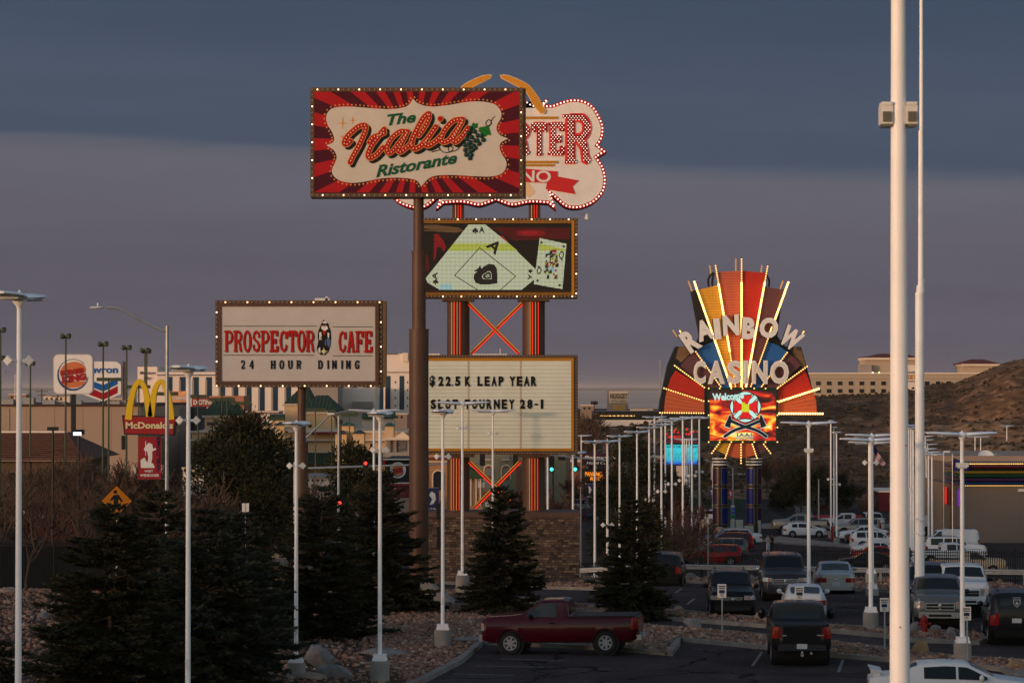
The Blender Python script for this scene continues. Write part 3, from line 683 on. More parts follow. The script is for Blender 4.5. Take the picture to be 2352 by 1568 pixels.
# script word
SCR = [([(351, 523), (328, 544), (312, 539), (320, 507), (355, 468), (400, 432), (439, 421), (450, 437), (437, 480), (406, 550), (367, 620), (348, 660)], 29), ([(472, 530), (496, 498), (537, 485), (569, 469)], 27), ([(567, 446), (532, 490), (486, 554), (463, 610), (477, 632), (515, 612), (560, 564)], 29), ([(713, 462), (667, 464), (618, 503), (585, 562), (592, 599), (622, 587), (667, 530), (708, 480)], 28), ([(717, 462), (688, 521), (659, 575), (669, 594), (704, 571), (748, 530)], 28), ([(852, 347), (819, 375), (776, 451), (743, 530), (758, 572), (799, 556), (844, 509)], 30), ([(854, 347), (855, 377), (825, 439), (789, 488)], 26), ([(899, 431), (865, 480), (832, 531), (846, 553), (889, 531), (935, 488)], 29), ([(1066, 383), (1013, 393), (959, 447), (932, 509), (949, 531), (988, 513), (1033, 451), (1066, 406)], 28), ([(1072, 383), (1042, 447), (1009, 511), (1025, 530), (1062, 498), (1105, 439)], 28)]
for dx, dy, grow, d, m, nm in ((17, 16, 8, .088, mINK, 'lettering_shadow'), (0, 0, 9, .098, mODOT, 'lettering_outline'), (0, 0, 0, .108, mLRED, 'lettering')):
    mb = MB()
    for k, (p, w) in enumerate(SCR): zi.stroke(mb, [(x + dx, y + dy) for x, y in p], w + grow, d + .0022 * k)
    zi.disc(mb, 928 + dx, 380 + dy, 16 + grow / 2, d + .02, 14)
    mb.build(nm, m, it)
mb = MB()
for k, (p, w) in enumerate(SCR):
    q = catmull(p, 8); acc = 8
    for a, b in zip(q, q[1:]):
        l = math.hypot(b[0] - a[0], b[1] - a[1])
        while acc < l: t = acc / l; zi.disc(mb, a[0] + (b[0] - a[0]) * t, a[1] + (b[1] - a[1]) * t, 4.4, .15, 7); acc += 21
        acc -= l
mb.build('lettering_dots', mDOT, it)
mb = MB(); zi.text(mb, 'The', 588, 342, 770, 414, .09, bold=.03, shear=.35, rot=R(-7)); zi.text(mb, 'Ristorante', 505, 636, 1038, 712, .09, bold=.03, shear=.4, rot=R(-10)); mb.build('lettering', mGRN, it)
mb = MB()
for x, y, r in ((300, 408, 42), (364, 390, 26), (298, 495, 12)):
    for a in range(4):
        c, s = math.cos(a * math.pi / 2), math.sin(a * math.pi / 2); zi.flat(mb, [(x - s * 4, y + c * 4), (x + c * r, y + s * r), (x + s * 4, y - c * 4)], .09 + a * .002)
mb.build('stars', mODOT, it)
mVINE = vinyl('vine_dark', (.03, .025, .03)); mGRP = mat('grape_green', (.006, .035, .028), .35, var=.2); mLEAF = vinyl('leaf_green', (.012, .15, .02))
mb = MB(); zi.stroke(mb, [(875, 592), (925, 575), (905, 545), (940, 590), (985, 595), (1010, 570), (985, 555), (985, 590), (1040, 575), (1075, 520)], 6, .092)
zi.stroke(mb, [(1175, 440), (1210, 432), (1255, 412), (1240, 385), (1218, 412), (1245, 425), (1258, 385), (1278, 366)], 5, .094)
mb.build('vine', mVINE, it)
mb = MB(); zi.flat(mb, [(1122, 432), (1138, 404), (1152, 412), (1168, 408), (1166, 436), (1140, 450)], .10); zi.flat(mb, [(1172, 460), (1178, 436), (1205, 430), (1238, 428), (1246, 455), (1254, 484), (1228, 484), (1215, 497), (1195, 480)], .10)
mb.build('leaves', mLEAF, it)
mb = MB(); gr = [(1122, 442), (1148, 462), (1104, 472), (1168, 488), (1128, 498), (1096, 508), (1192, 490), (1204, 516), (1150, 520), (1176, 540), (1118, 530), (1086, 548), (1140, 552), (1152, 566), (1114, 560), (1088, 580), (1120, 590), (1094, 610), (1126, 612), (1118, 632), (1164, 520), (1106, 545), (1134, 580)]
for i, (x, y) in enumerate(gr):
    q = zi.at(x, y); mb.ball((q[0], zi.y0() - .11, q[1]), .105, 1, .35, 1, 6)
mb.build('grapes', mGRP, it, True)
def L_(n): return lambda p: n.get(tuple(round(q_, 4) for q_ in p), False)
def mark(pts, every, ph=0): return {tuple(round(q_, 4) for q_ in p): (i % every == ph) for i, p in enumerate(pts)}
tp = bulb_line(pi_, (717.5, 206.5), (1197, 206.5), 41, .09); bt = bulb_line(pi_, (717.5, 448.5), (1197, 448.5), 41, .09)
lf = bulb_line(pi_, (717.5, 218), (717.5, 437), 17, .09); rg = bulb_line(pi_, (1197, 218), (1197, 437), 17, .09)
border(it, pi_, 713, 202, 1201, 453, 9, .07, mBRN2, t=.07)
dd = {}; dd.update(mark(tp, 4, 1)); dd.update(mark(bt, 4, 2)); dd.update(mark(lf, 3, 2)); dd.update(mark(rg, 4, 3))
bulbs(it, tp + bt + lf + rg, .030, mLIT, mDIM, L_(dd))
# footing
mb = MB(); q = [(-2.3, -1.0, -.1), (1.7, -1.0, -.1), (1.7, 1.4, -.1), (-2.3, 1.4, -.1), (-.6, -.6, .75), (.5, -.6, .95), (.5, .6, .95), (-.6, .6, .75)]
mb.add(q, [(0, 1, 5, 4), (1, 2, 6, 5), (2, 3, 7, 6), (3, 0, 4, 7), (4, 5, 6, 7)]); mb.build('concrete_footing', mCONC, it)
mb = MB(); mb.tube((.95, -.2, .3), (.95, -.2, 4.4), .035); mb.b2((.78, -.3, 3.6), (1.12, -.1, 4.3)); mb.b2((.8, -.27, 2.3), (1.05, -.12, 3.3)); mb.build('electrical_conduit', mBLK, it)

# ---------------------------------------------------------------- cafe sign
DP = 135; gp = P(690, 900, DP); gp.z = gz(DP)
pc = thing('pole_sign', 'white sign reading Prospector Cafe 24 hour dining on a brown pole', 'sign', gp)
pp = Pl(DP, pc); zp = Pl(DP, pc, (459.4, 661.5), .3398)   # zoom3: 1/(2.7036*1.08844)
pole(pc, pp, [(691, 880, 1020, 19), (691, 1016, 1520, 29), (691, 1015, 1019, 31)], mBRN)
cabinet(pc, pp, 495, 690, 878, 889, 1.3, mBRN2)
m_ = mat('bronze_side', (.15, .085, .035), .5, var=.15)
mb = MB(); a, b = pp.at(878.5, 691), pp.at(886, 889); mb.b2((a[0], pp.y0() + .02, b[1]), (b[0], pp.y0() + 1.28, a[1])); mb.build('side_panel', m_, pc)
border(pc, pp, 495, 690, 870, 889, 6, .07, mBRN2, t=.07)
border(pc, pp, 501, 696, 870, 883, 8, .10, mBRN, name='inner_frame', t=.10)
mb = MB(); pp.rect(mb, 508, 702, 864, 877, .06, .05); mb.build('sign_face', vinyl('cafe_face', (.52, .475, .455)), pc)
mb = MB(); zp.text(mb, 'PROSPECTOR', 163, 285, 772, 433, .085, glyphs=1, w=(.27, .13)); zp.text(mb, 'CAFE', 935, 288, 1166, 437, .085, glyphs=1, w=(.27, .13)); mb.build('lettering', mLRED, pc)
mb = MB(); zp.text(mb, 'PROSPECTOR', 167, 288, 776, 436, .075, glyphs=1, w=(.27, .13)); zp.text(mb, 'CAFE', 939, 291, 1170, 440, .075, glyphs=1, w=(.27, .13)); mb.build('lettering_shadow', mINK, pc)
mb = MB(); zp.text(mb, '24  HOUR  DINING', 276, 487, 1078, 548, .08, glyphs=1, w=(.36, .20), spacing=1.75); mb.build('lettering', mINK, pc)
mb = MB()
for x0, y0, x1 in ((160, 257, 790), (897, 262, 1166), (160, 453, 772), (898, 457, 1166)): zp.rect(mb, x0, y0 - 2, x1, y0 + 2, .08)
mb.build('rule_lines', mINK, pc)
# small drawing of a bearded man with a hat, kerchief and gold pan
mb = MB(); zp.flat(mb, [(800, 290), (812, 262), (824, 232), (836, 214), (848, 224), (868, 236), (874, 262), (886, 292), (888, 340), (884, 386), (870, 432), (846, 454), (816, 452), (798, 432), (790, 405), (800, 360), (796, 320)], .07); mb.build('picture', mINK, pc)
mb = MB()
zp.flat(mb, [(822, 232), (846, 222), (864, 236), (842, 240)], .082); zp.flat(mb, [(822, 256), (860, 256), (866, 276), (842, 292), (820, 274)], .082)
zp.flat(mb, [(806, 300), (820, 296), (824, 340), (808, 352)], .082); zp.flat(mb, [(800, 410), (812, 398), (814, 440), (804, 434)], .082); zp.flat(mb, [(862, 300), (874, 304), (872, 340), (864, 330)], .082); mb.build('picture_highlights', mWHT, pc)
mb = MB(); zp.flat(mb, [(828, 250), (856, 250), (850, 262), (832, 262)], .086); zp.flat(mb, [(814, 330), (822, 326), (826, 350), (818, 356)], .086); mb.build('picture_skin', vinyl('skin_print', (.35, .18, .10)), pc)
mb = MB(); zp.flat(mb, [(828, 288), (858, 288), (846, 312), (838, 320)], .09); mb.build('picture_kerchief', mLRED, pc)
mb = MB(); zp.flat(mb, [(856, 340), (868, 336), (884, 356), (876, 400), (862, 390)], .084); zp.flat(mb, [(846, 352), (854, 350), (852, 392), (842, 380)], .084); mb.build('picture_overalls', vinyl('blue_print', (.08, .14, .28)), pc)
mb = MB()
for a in range(8):
    r = 30 if a % 2 == 0 else 18; c, s = math.cos(a * math.pi / 4), math.sin(a * math.pi / 4); zp.flat(mb, [(838 - s * 5, 428 + c * 5), (838 + c * r, 428 + s * r), (838 + s * 5, 428 - c * 5)], .09 + .002 * a)
mb.build('picture_star', vinyl('star_print', (.75, .68, .35)), pc)
tp = bulb_line(pp, (498, 694), (872, 694), 38, .09); bt = bulb_line(pp, (498, 886), (872, 886), 38, .09)
lf = bulb_line(pp, (498, 706), (498, 875), 16, .09); rg = bulb_line(pp, (875, 706), (875, 875), 16, .04)
dd = {}; dd.update(mark(tp, 5, 2)); dd.update(mark(bt, 5, 0)); dd.update(mark(lf, 5, 1)); dd.update(mark(rg, 5, 3))
bulbs(pc, tp + bt + lf + rg, .032, mLIT, mDIM, L_(dd))
mb = MB(); a = pp.at(722, 690); mb.b2((a[0], pp.y0() + .3, a[1]), (a[0] + .7, pp.y0() + .6, a[1] + .12)); mb.b2((a[0] + .5, pp.y0() + .3, a[1]), (a[0] + .62, pp.y0() + .5, a[1] + .2)); mb.build('roof_fitting', mPOLE2, pc)

# ---------------------------------------------------------------- casino sign on two columns
DG = 152; gg = P(1138, 1250, DG); gg.z = gz(DG)
gs = thing('casino_sign', 'red and cream cloud shaped casino sign over a card screen and letter board', 'sign', gg)
pg = Pl(DG, gs); zg = Pl(DG, gs, (679.9, 137.8), .3574); zm = Pl(DG, gs, (937.2, 679.9), .3281)
mNR = mat('neon_red', (.6, .02, .01), .4, var=0, emit=.9, ecol=(1.0, .03, .012)); mNO = mat('neon_orange', (.6, .25, .02), .4, var=0, emit=.5, ecol=(1.0, .35, .03))
mGF = vinyl('gold_frame', (.46, .20, .022))
def cols(name, segs):
    for x, ya, yb_, w in segs:
        mb = MB(); a = pg.at(x - w / 2, ya); b = pg.at(x + w / 2, yb_); mb.b2((a[0], pg.y0() + .25, b[1]), (b[0], pg.y0() + .25 + (b[0] - a[0]), a[1]))
        o = mb.build(name, mBRN, gs)
cols('column', [(1052, 470, 505, 27), (1228, 470, 505, 27)])
for x in (1052, 1226):
    mb = MB(); a = pg.at(x, 680); b = pg.at(x, 1200); r = 26 * DG / F; mb.tube((b[0], .9, b[1]), (a[0], .9, a[1]), r, r, 24); mb.build('column', mBRN, gs, True)
    for ya in (684, 1043):
        mb = MB(); a = pg.at(x - 37, ya); b = pg.at(x + 37, ya + 7); mb.b2((a[0], .05, b[1]), (b[0], 1.8, a[1])); mb.build('capital', mBRN2, gs)
mr_, mo_ = MB(), MB()
def vneon(x, ya, yb_, mb, d, w=2.2):
    a = pg.at(x - w / 2, ya); b = pg.at(x + w / 2, yb_); mb.b2((a[0], .9 - .66 + d, b[1]), (b[0], .9 - .66 + d + .04, a[1]))
for base in (305, 855):
    for dx, m, dz in ((0, mo_, .06), (17, mr_, 0), (38, mo_, 0), (57, mr_, .04)):
        x = 937.2 + (base + dx) * .3281; vneon(x, 693, 814, m, dz, 1.0 if m is mo_ else 1.5); vneon(x - 1.5, 1052, 1172, m, dz, 1.0 if m is mo_ else 1.5)
for x0 in (1046, 1221):
    for dx, m in ((0, mo_), (6, mr_), (12, mr_)): vneon(x0 + dx, 470, 502, m, -.1, 1.1)
mr_.build('red_neon_tubes', mNR, gs); mo_.build('amber_neon_tubes', mNO, gs)
for (p, q) in (((1074, 694), (1193, 812)), ((1201, 694), (1081, 812)), ((1077, 1060), (1180, 1160)), ((1195, 1060), (1088, 1168))):
    mb = MB(); z0 = .75 if p[0] < q[0] else .95; pg.stroke(mb, [p, q], 9, -z0, smooth=False)
    a = pg.at(*p); b = pg.at(*q); mb = MB(); A = Vector((a[0], z0, a[1])); B = Vector((b[0], z0, b[1])); mid = (A + B) / 2; ln = (B - A).length; M = Matrix.Rotation(-math.atan2(B.z - A.z, B.x - A.x), 3, 'Y')
    mb.box(mid, (ln, .14, .2), M=M); br = mb.build('brace', mBRN2, gs)
    nrm = M @ Vector((0, 0, 1)); sgn = 1 if nrm.z > 0 else -1
    for off, m, nm in ((-.06, mNR, 'red_neon_tube'), (.065, mNO, 'amber_neon_tube')):
        mb = MB(); mb.box(mid + nrm * off * sgn + Vector((0, -.1, 0)), (ln * .99, .03, .055 if m is mNR else .032), M=M); mb.build(nm, m, br)
# letter board
def lightbox(x0, y0, x1, y1, nm):
    c = cabinet(gs, pg, x0, y0, x1, y1, 2.0, mBRN2, nm); return c
lightbox(952, 815, 1327, 1043, 'letter_board')
border(gs, pg, 952, 815, 1327, 1043, 8, .08, mBRN2, t=.08); border(gs, pg, 960, 822, 1318, 1035, 6, .12, mGF, 'gold_trim', .11)
mBOARD = mat('letter_board_face', (.72, .73, .62), .35, var=.10, scale=.5)
mb = MB(); pg.rect(mb, 966, 828, 1312, 1029, .05, .04); mb.build('board_face', mBOARD, gs)
mb = MB()
for i in range(21): y = 839 + i * 9.08; pg.rect(mb, 966, y, 1312, y + .55, .058)
mb.build('letter_rails', vinyl('rail_grey', (.22, .21, .18)), gs)
mb = MB(); pg.rect(mb, 1074, 828, 1078, 1029, .062); pg.rect(mb, 1194, 828, 1198, 1029, .062); mb.build('panel_joints', vinyl('joint_tan', (.52, .42, .32)), gs)
mb = MB(); zm.text(mb, '$', 150, 556, 188, 638, .075, bold=.05); mb.build('board_letter', mINK, gs)
def letters(mb, s, x0, pitch, y0, y1, w):
    x = x0
    for ch in s:
        if ch == ' ': x += pitch * .75; continue
        mb = MB()
        if ch == '.': zm.rect(mb, x - pitch * .12, y1 - 12, x - pitch * .12 + 9, y1, .075); x += pitch * .3; mb.build('board_letter', mINK, gs); continue
        if ch == '-': zm.rect(mb, x, (y0 + y1) / 2 - 4, x + w * .7, (y0 + y1) / 2 + 9, .075); x += pitch * .85; mb.build('board_letter', mINK, gs); continue
        ww = w * (.5 if ch == '1' else .42 if ch == 'I' else 1.1 if ch == 'N' else 1)
        zm.text(mb, ch, x, y0, x + ww, y1, .075, bold=.055); x += ww + pitch - w; mb.build('board_letter', mINK, gs)
letters(mb, '22.5', 212, 51, 561, 630, 36); letters(mb, 'K', 398, 51, 561, 630, 40); letters(mb, 'LEAP', 486, 49, 561, 630, 36); letters(mb, 'YEAR', 710, 50, 561, 630, 40)
letters(mb, 'SLOT', 158, 51, 722, 790, 38); letters(mb, 'TOURNEY', 396, 51, 722, 790, 38); letters(mb, '28-1', 783, 51, 722, 788, 36)
# card screen
lightbox(952, 501, 1327, 684, 'screen_cabinet')
border(gs, pg, 952, 501, 1327, 684, 7, .08, mBRN2, t=.08); border(gs, pg, 959, 507, 1319, 678, 6.5, .12, mGF, 'gold_trim', .11)
S = MB(); S.cur = 0
def q(pts, mi, d): S.cur = mi; zg.flat(S, pts, d, .006)
LD = [led('led_black', (.012, .006, .004), .9), led('led_pale', (.74, .76, .50), .85), led('led_yellow', (.62, .66, .10), .85), led('led_dark', (.03, .02, .02), .6), led('led_red', (.55, .01, .01), .8),
      led('led_brown', (.20, .09, .03), .8), led('led_dimred', (.12, .004, .004), .8), led('led_cyan', (.45, .72, .70), .85), led('led_deepred', (.30, .005, .01), .9)]
x0, y0, x1, y1 = 795, 1053, 1768, 1480
q([(x0, y0), (x1, y0), (x1, y1), (x0, y1)], 0, .055)
q([(1250, 1075), (1760, 1080), (1760, 1150), (1400, 1160)], 6, .06); q([(1420, 1098), (1510, 1092), (1600, 1100), (1600, 1126), (1510, 1134), (1420, 1126)], 8, .064); q([(1455, 1106), (1550, 1106), (1550, 1120), (1455, 1120)], 4, .068)
q([(818, 1062), (900, 1060), (1050, 1078), (1075, 1098), (1020, 1112), (900, 1098), (818, 1080)], 5, .06); q([(818, 1090), (1000, 1110), (820, 1098)], 5, .061)
q([(888, 1120), (912, 1116), (948, 1160), (965, 1205), (950, 1235), (930, 1200), (905, 1205), (900, 1265), (885, 1290)], 8, .062); q([(818, 1225), (850, 1260), (860, 1340), (820, 1380)], 6, .062)
q([(1285, 1128), (1330, 1130), (1362, 1165), (1362, 1192), (1330, 1180)], 4, .064)
card = [(834, 1402), (1110, 1057), (1216, 1057), (1375, 1185), (1540, 1345), (1532, 1410), (1448, 1478), (925, 1478), (845, 1430)]
q(card, 1, .07)
q([(1012, 1180), (1368, 1180), (1425, 1226), (975, 1226)], 2, .075); q([(925, 1440), (1005, 1438), (1005, 1477), (925, 1477)], 7, .075)
S.cur = 3
for a, b in (((1180, 1207), (1412, 1390)), ((1412, 1390), (1315, 1476)), ((1180, 1207), (1020, 1385)), ((1020, 1385), (1165, 1476))): zg.stroke(S, [a, b], 5, .08, smooth=False)
def spade(cx, cy, s, rot, mi, d, heart=False):
    S.cur = mi; c, n = math.cos(rot), math.sin(rot)
    pts = [(0, -1), (.35, -.5), (.85, -.1), (.95, .3), (.7, .6), (.3, .55), (.1, .4), (.15, .7), (.35, .95), (-.35, .95), (-.15, .7), (-.1, .4), (-.3, .55), (-.7, .6), (-.95, .3), (-.85, -.1), (-.35, -.5)]
    zg.flat(S, [(cx + s * (x * c - y * n), cy + s * (x * n + y * c)) for x, y in pts], d, .006)
hp = [(1138, 1358), (1170, 1340), (1184, 1318), (1192, 1342), (1208, 1326), (1240, 1310), (1272, 1314), (1290, 1338), (1294, 1380), (1294, 1436), (1240, 1442), (1190, 1444), (1155, 1432), (1140, 1402), (1146, 1376), (1164, 1360)]
for k_ in range(6):
    sc_ = (1, .40, .34, .16, .10, .03)[k_]; S.cur = 3 if k_ % 2 == 0 else 1; cx_, cy_ = 1232, 1388; zg.flat(S, [(cx_ + (x - cx_) * sc_, cy_ + (y - cy_) * sc_) for x, y in (hp if k_ == 0 else hp[5:])], .081 + k_ * .003, .006)
spade(1152, 1096, 21, 0, 3, .08); S.cur = 3; zg.text(S, 'A', 1176, 1072, 1212, 1112, .08, bold=.03)
zg.text(S, 'A', 1232, 1160, 1318, 1236, .08, bold=.03, rot=R(42)); spade(898, 1424, 19, R(5), 3, .08); S.cur = 3; zg.text(S, 'A', 868, 1370, 916, 1404, .08, bold=.03, rot=R(-85))
spade(1506, 1358, 15, R(180), 3, .08); S.cur = 3; zg.text(S, 'A', 1486, 1382, 1520, 1408, .08, bold=.03, rot=R(95))
q([(1566, 1145), (1738, 1182), (1712, 1473), (1528, 1440)], 1, .085); q([(1562, 1180), (1734, 1218), (1733, 1228), (1560, 1224)], 2, .09)
for i in range(46):
    rr = random.Random(i * 7); x = 1600 + rr.random() * 72; y = 1218 + rr.random() * 172; w = rr.uniform(8, 22); h = rr.uniform(8, 26)
    q([(x, y), (x + w, y - 6), (x + w, y + h), (x - 4, y + h)], (4, 3, 3, 5, 7, 2)[i % 6], .091 + i * .0004)
S.cur = 3; zg.text(S, 'Q', 1690, 1228, 1720, 1288, .092, bold=.02, rot=R(8)); spade(1672, 1252, 13, 0, 3, .094); zg.text(S, 'Q', 1548, 1322, 1578, 1378, .092, bold=.02, rot=R(188)); spade(1604, 1362, 14, R(180), 3, .094)
spade(1578, 1172, 10, 0, 3, .094); spade(1720, 1198, 10, 0, 3, .094); spade(1694, 1448, 10, R(180), 3, .094); spade(1552, 1418, 10, R(180), 3, .094)
S.build('screen', LD, gs)
a = pg.at(966, 507); b = pg.at(1313, 678); mb = MB()
# thin louvre grid of the display in front of the diodes
nx, nz_ = 116, 56
for i in range(nx): x = a[0] + (b[0] - a[0]) * i / nx; mb.b2((x - .006, pg.y0() - .125, b[1]), (x + .006, pg.y0() - .12, a[1]))
for j in range(nz_): z = b[1] + (a[1] - b[1]) * j / nz_; mb.b2((a[0], pg.y0() - .135, z - .009), (b[0], pg.y0() - .128, z + .009))
mb.build('screen_louvres', mBLK, gs)
pts = bulb_line(pg, (958, 504), (1323, 504), 44, .10) + bulb_line(pg, (958, 681), (1323, 681), 44, .10) + bulb_line(pg, (1323.5, 512), (1323.5, 674), 19, .10)
dd = mark(pts, 5, 1); bulbs(gs, pts, .036, mLIT, mDIM, L_(dd))
pts = bulb_line(pg, (958, 818), (1323, 818), 60, .09) + bulb_line(pg, (958, 1040), (1323, 1040), 60, .09) + bulb_line(pg, (1323.5, 826), (1323.5, 1034), 30, .09)
mb = MB()
for p in pts: mb.ball(p, .03, n=3)
o = mb.build('unlit_bulb', mDIM, gs, True); o['kind'] = 'stuff'
# cloud board
half = [(1285, 270), (1330, 258), (1400, 248), (1470, 256), (1520, 286), (1562, 284), (1622, 244), (1600, 290), (1650, 288), (1705, 268), (1765, 253), (1840, 258), (1905, 292), (1950, 358), (1978, 430), (1972, 500), (1945, 550), (1999, 590), (1938, 628), (1978, 690), (1994, 770), (1978, 850), (1920, 915), (1845, 950), (1780, 957), (1720, 940), (1640, 868), (1672, 966), (1620, 925), (1500, 920), (1400, 940), (1340, 926), (1285, 904)]
def segs(pl_, cus, k=4):
    o_ = []; last = 0
    for c_ in cus + [len(pl_) - 1]:
        s_ = pl_[last:c_ + 1]; o_ += (catmull(s_, k)[:-1] if len(s_) > 2 else s_[:-1]); last = c_
    return o_ + [pl_[-1]]
hr = segs(half, [6, 7, 16, 17, 18, 26, 27, 28])
full = hr + [(2570 - x, y) for x, y in reversed(hr[1:-1])]
def inset(poly, d):
    n = len(poly); ar = sum(poly[i][0] * poly[(i + 1) % n][1] - poly[(i + 1) % n][0] * poly[i][1] for i in range(n)); sg = 1 if ar > 0 else -1
    r = []
    for i in range(n):
        a, b, c_ = poly[i - 1], poly[i], poly[(i + 1) % n]; e1 = Vector((b[0] - a[0], b[1] - a[1])).normalized(); e2 = Vector((c_[0] - b[0], c_[1] - b[1])).normalized()
        n1 = Vector((-e1.y, e1.x)) * sg; n2 = Vector((-e2.y, e2.x)) * sg; m = (n1 + n2); m = m.normalized() if m.length > .2 else n1
        k = d / max(.45, m.dot(n1)); r.append((b[0] + m.x * k, b[1] + m.y * k))
    return r
mb = MB(); zg.flat(mb, full, .10, 1.6); mb.build('cloud_board', mRED, gs)
mb = MB(); zg.flat(mb, inset(full, 21), .112, .01); mb.build('cloud_face', mWHT, gs)
pts = []; acc = 0
mid = inset(full, 10)
for i in range(len(mid)):
    a, b = mid[i], mid[(i + 1) % len(mid)]; l = math.hypot(b[0] - a[0], b[1] - a[1])
    while acc < l: t = acc / l; q_ = zg.at(a[0] + (b[0] - a[0]) * t, a[1] + (b[1] - a[1]) * t); pts.append((q_[0], zg.y0() - .13, q_[1])); acc += 23
    acc -= l
pts.sort(key=lambda p: -p[0]); mLW = mat('lit_white_bulb', (1, .9, .8), .4, var=0, emit=2.2, ecol=(1.0, .72, .55))
bulbs(gs, pts, .042, mLW, mDIM, lambda p: True)
def slab_letter(mbo, mbi, mbd, ch, x0, x1, y0, y1, seed):
    zg.text(mbo, ch, x0, y0, x1, y1, .17, glyphs=1, w=(.36, .22)); zg.text(mbi, ch, x0 + 6, y0 + 6, x1 - 6, y1 - 6, .195, glyphs=1, w=(.25, .12))
mo1, mo2, md = MB(), MB(), MB()
GT = [('G', 676, 850, 345, 675), ('A', 845, 1000, 400, 618), ('R', 990, 1140, 400, 618), ('T', 1130, 1260, 400, 618), ('E', 1255, 1380, 400, 618)]
GT = [('G', 880, 1080, 345, 675), ('A', 1085, 1235, 400, 618), ('R', 1235, 1370, 400, 618), ('T', 0, 0, 0, 0)]
GT = [('G', 1010, 1190, 345, 675), ('A', 1195, 1345, 400, 618), ('R', 1350, 1506, 400, 618), ('T', 1510, 1616, 400, 618), ('E', 1616, 1732, 400, 618), ('R', 1712, 1898, 345, 676)]
for c_, xa, xb, ya, yb_ in GT: slab_letter(mo1, mo2, None, c_, xa, xb, ya, yb_, 0)
lo = mo1.build('letters', mat('letter_edge_red', (.40, .01, .012), .4, var=.05, emit=.25, ecol=(1, .03, .03)), gs); mo2.build('letter_faces', vinyl('letter_maroon', (.16, .012, .012)), gs)
# bulbs inside the letters, on the face mesh
V, Fc = mo2.v, mo2.f; mbl = MB()
def pt_in(f, x, z):
    c_ = False; p = [(V[i][0], V[i][2]) for i in f]; j = 3
    for i in range(4):
        if (p[i][1] > z) != (p[j][1] > z) and x < (p[j][0] - p[i][0]) * (z - p[i][1]) / (p[j][1] - p[i][1]) + p[i][0]: c_ = not c_
        j = i
    return c_
xa = min(v[0] for v in V); xb = max(v[0] for v in V); za = min(v[2] for v in V); zb = max(v[2] for v in V); st_ = .165
r_ = 0; z = za
while z < zb:
    x = xa + (st_ / 2 if r_ % 2 else 0)
    while x < xb:
        if any(pt_in(f, x, z) for f in Fc if min(V[i][0] for i in f) - .01 < x < max(V[i][0] for i in f) + .01): mbl.ball((x, zg.y0() - .23, z), .024, n=3)
        x += st_
    z += st_ * .62; r_ += 1
mbl.build('letter_bulbs', mLW, gs)['kind'] = 'stuff'
mb = MB()
for a in ((1080, 366, 1684, 382), (1080, 650, 1684, 666), (1080, 671, 1660, 685)): zg.rect(mb, *a, .16, .04)
mb.build('gold_bars', mGF, gs)
mb = MB(); zg.flat(mb, [(1000, 690), (1480, 700), (1682, 718), (1680, 750), (1817, 775), (1776, 815), (1796, 864), (1604, 832), (1612, 792), (1480, 786), (1000, 780)], .15, .03)
mb.build('ribbon', mat('ribbon_red', (.40, .012, .014), .4, var=.05, emit=.12, ecol=(1, .02, .02)), gs)
mb = MB(); zg.text(mb, 'CASINO', 1190, 706, 1638, 782, .165, bold=.02, rot=R(2)); mb.build('lettering', mWHT, gs)
mPK = vinyl('pick_gold', (.60, .27, .035)); mPKL = vinyl('pick_pale', (.78, .55, .32))
pk = [(1310, 100), (1335, 97), (1372, 103), (1420, 122), (1462, 142), (1500, 166), (1525, 196), (1560, 244), (1586, 292), (1606, 330), (1594, 350), (1566, 346), (1522, 292), (1494, 238), (1470, 200), (1412, 170), (1350, 138), (1318, 122)]
mb = MB(); mi_ = MB()
for fl in (0, 1):
    p = [(2570 - x, y) for x, y in pk] if fl else pk
    zg.flat(mb, p, .20 + .03 * fl, .12); zg.flat(mi_, inset(p, 4), .215 + .03 * fl, .01)
hd = [(1490, 782), (1538, 850), (1498, 888), (1436, 822)]; zg.flat(mb, hd, .125, .01); zg.flat(mb, [(2570 - x, y) for x, y in hd], .125, .01)
mb.build('pick_outline', mPKL, gs); mi_.build('pick_heads', mPK, gs)
mb = MB(); a = pg.at(1327, 503); mb.path([(a[0], .5, a[1]), (a[0] + .25, .45, a[1] + .28), (a[0] + .5, .4, a[1] + .3)], .022); ca = mb.build('camera_arm', mGALV, gs)
mb = MB(); mb.ball((a[0] + .5, .4, a[1] + .05), .12, 1, 1, 1.3, 6); mb.tube((a[0] + .5, .4, a[1] + .1), (a[0] + .5, .4, a[1] + .3), .1, .06); mb.build('dome_camera', mPOLE2, gs, True)
mb = MB(); a, b = pg.at(1085, 812), pg.at(1165, 815); mb.b2((a[0], .4, b[1]), (b[0], .6, a[1])); a = pg.at(1149, 800); mb.tube((a[0], .5, b[1]), (a[0], .5, a[1]), .03); mb.build('roof_fitting', mPOLE2, gs)

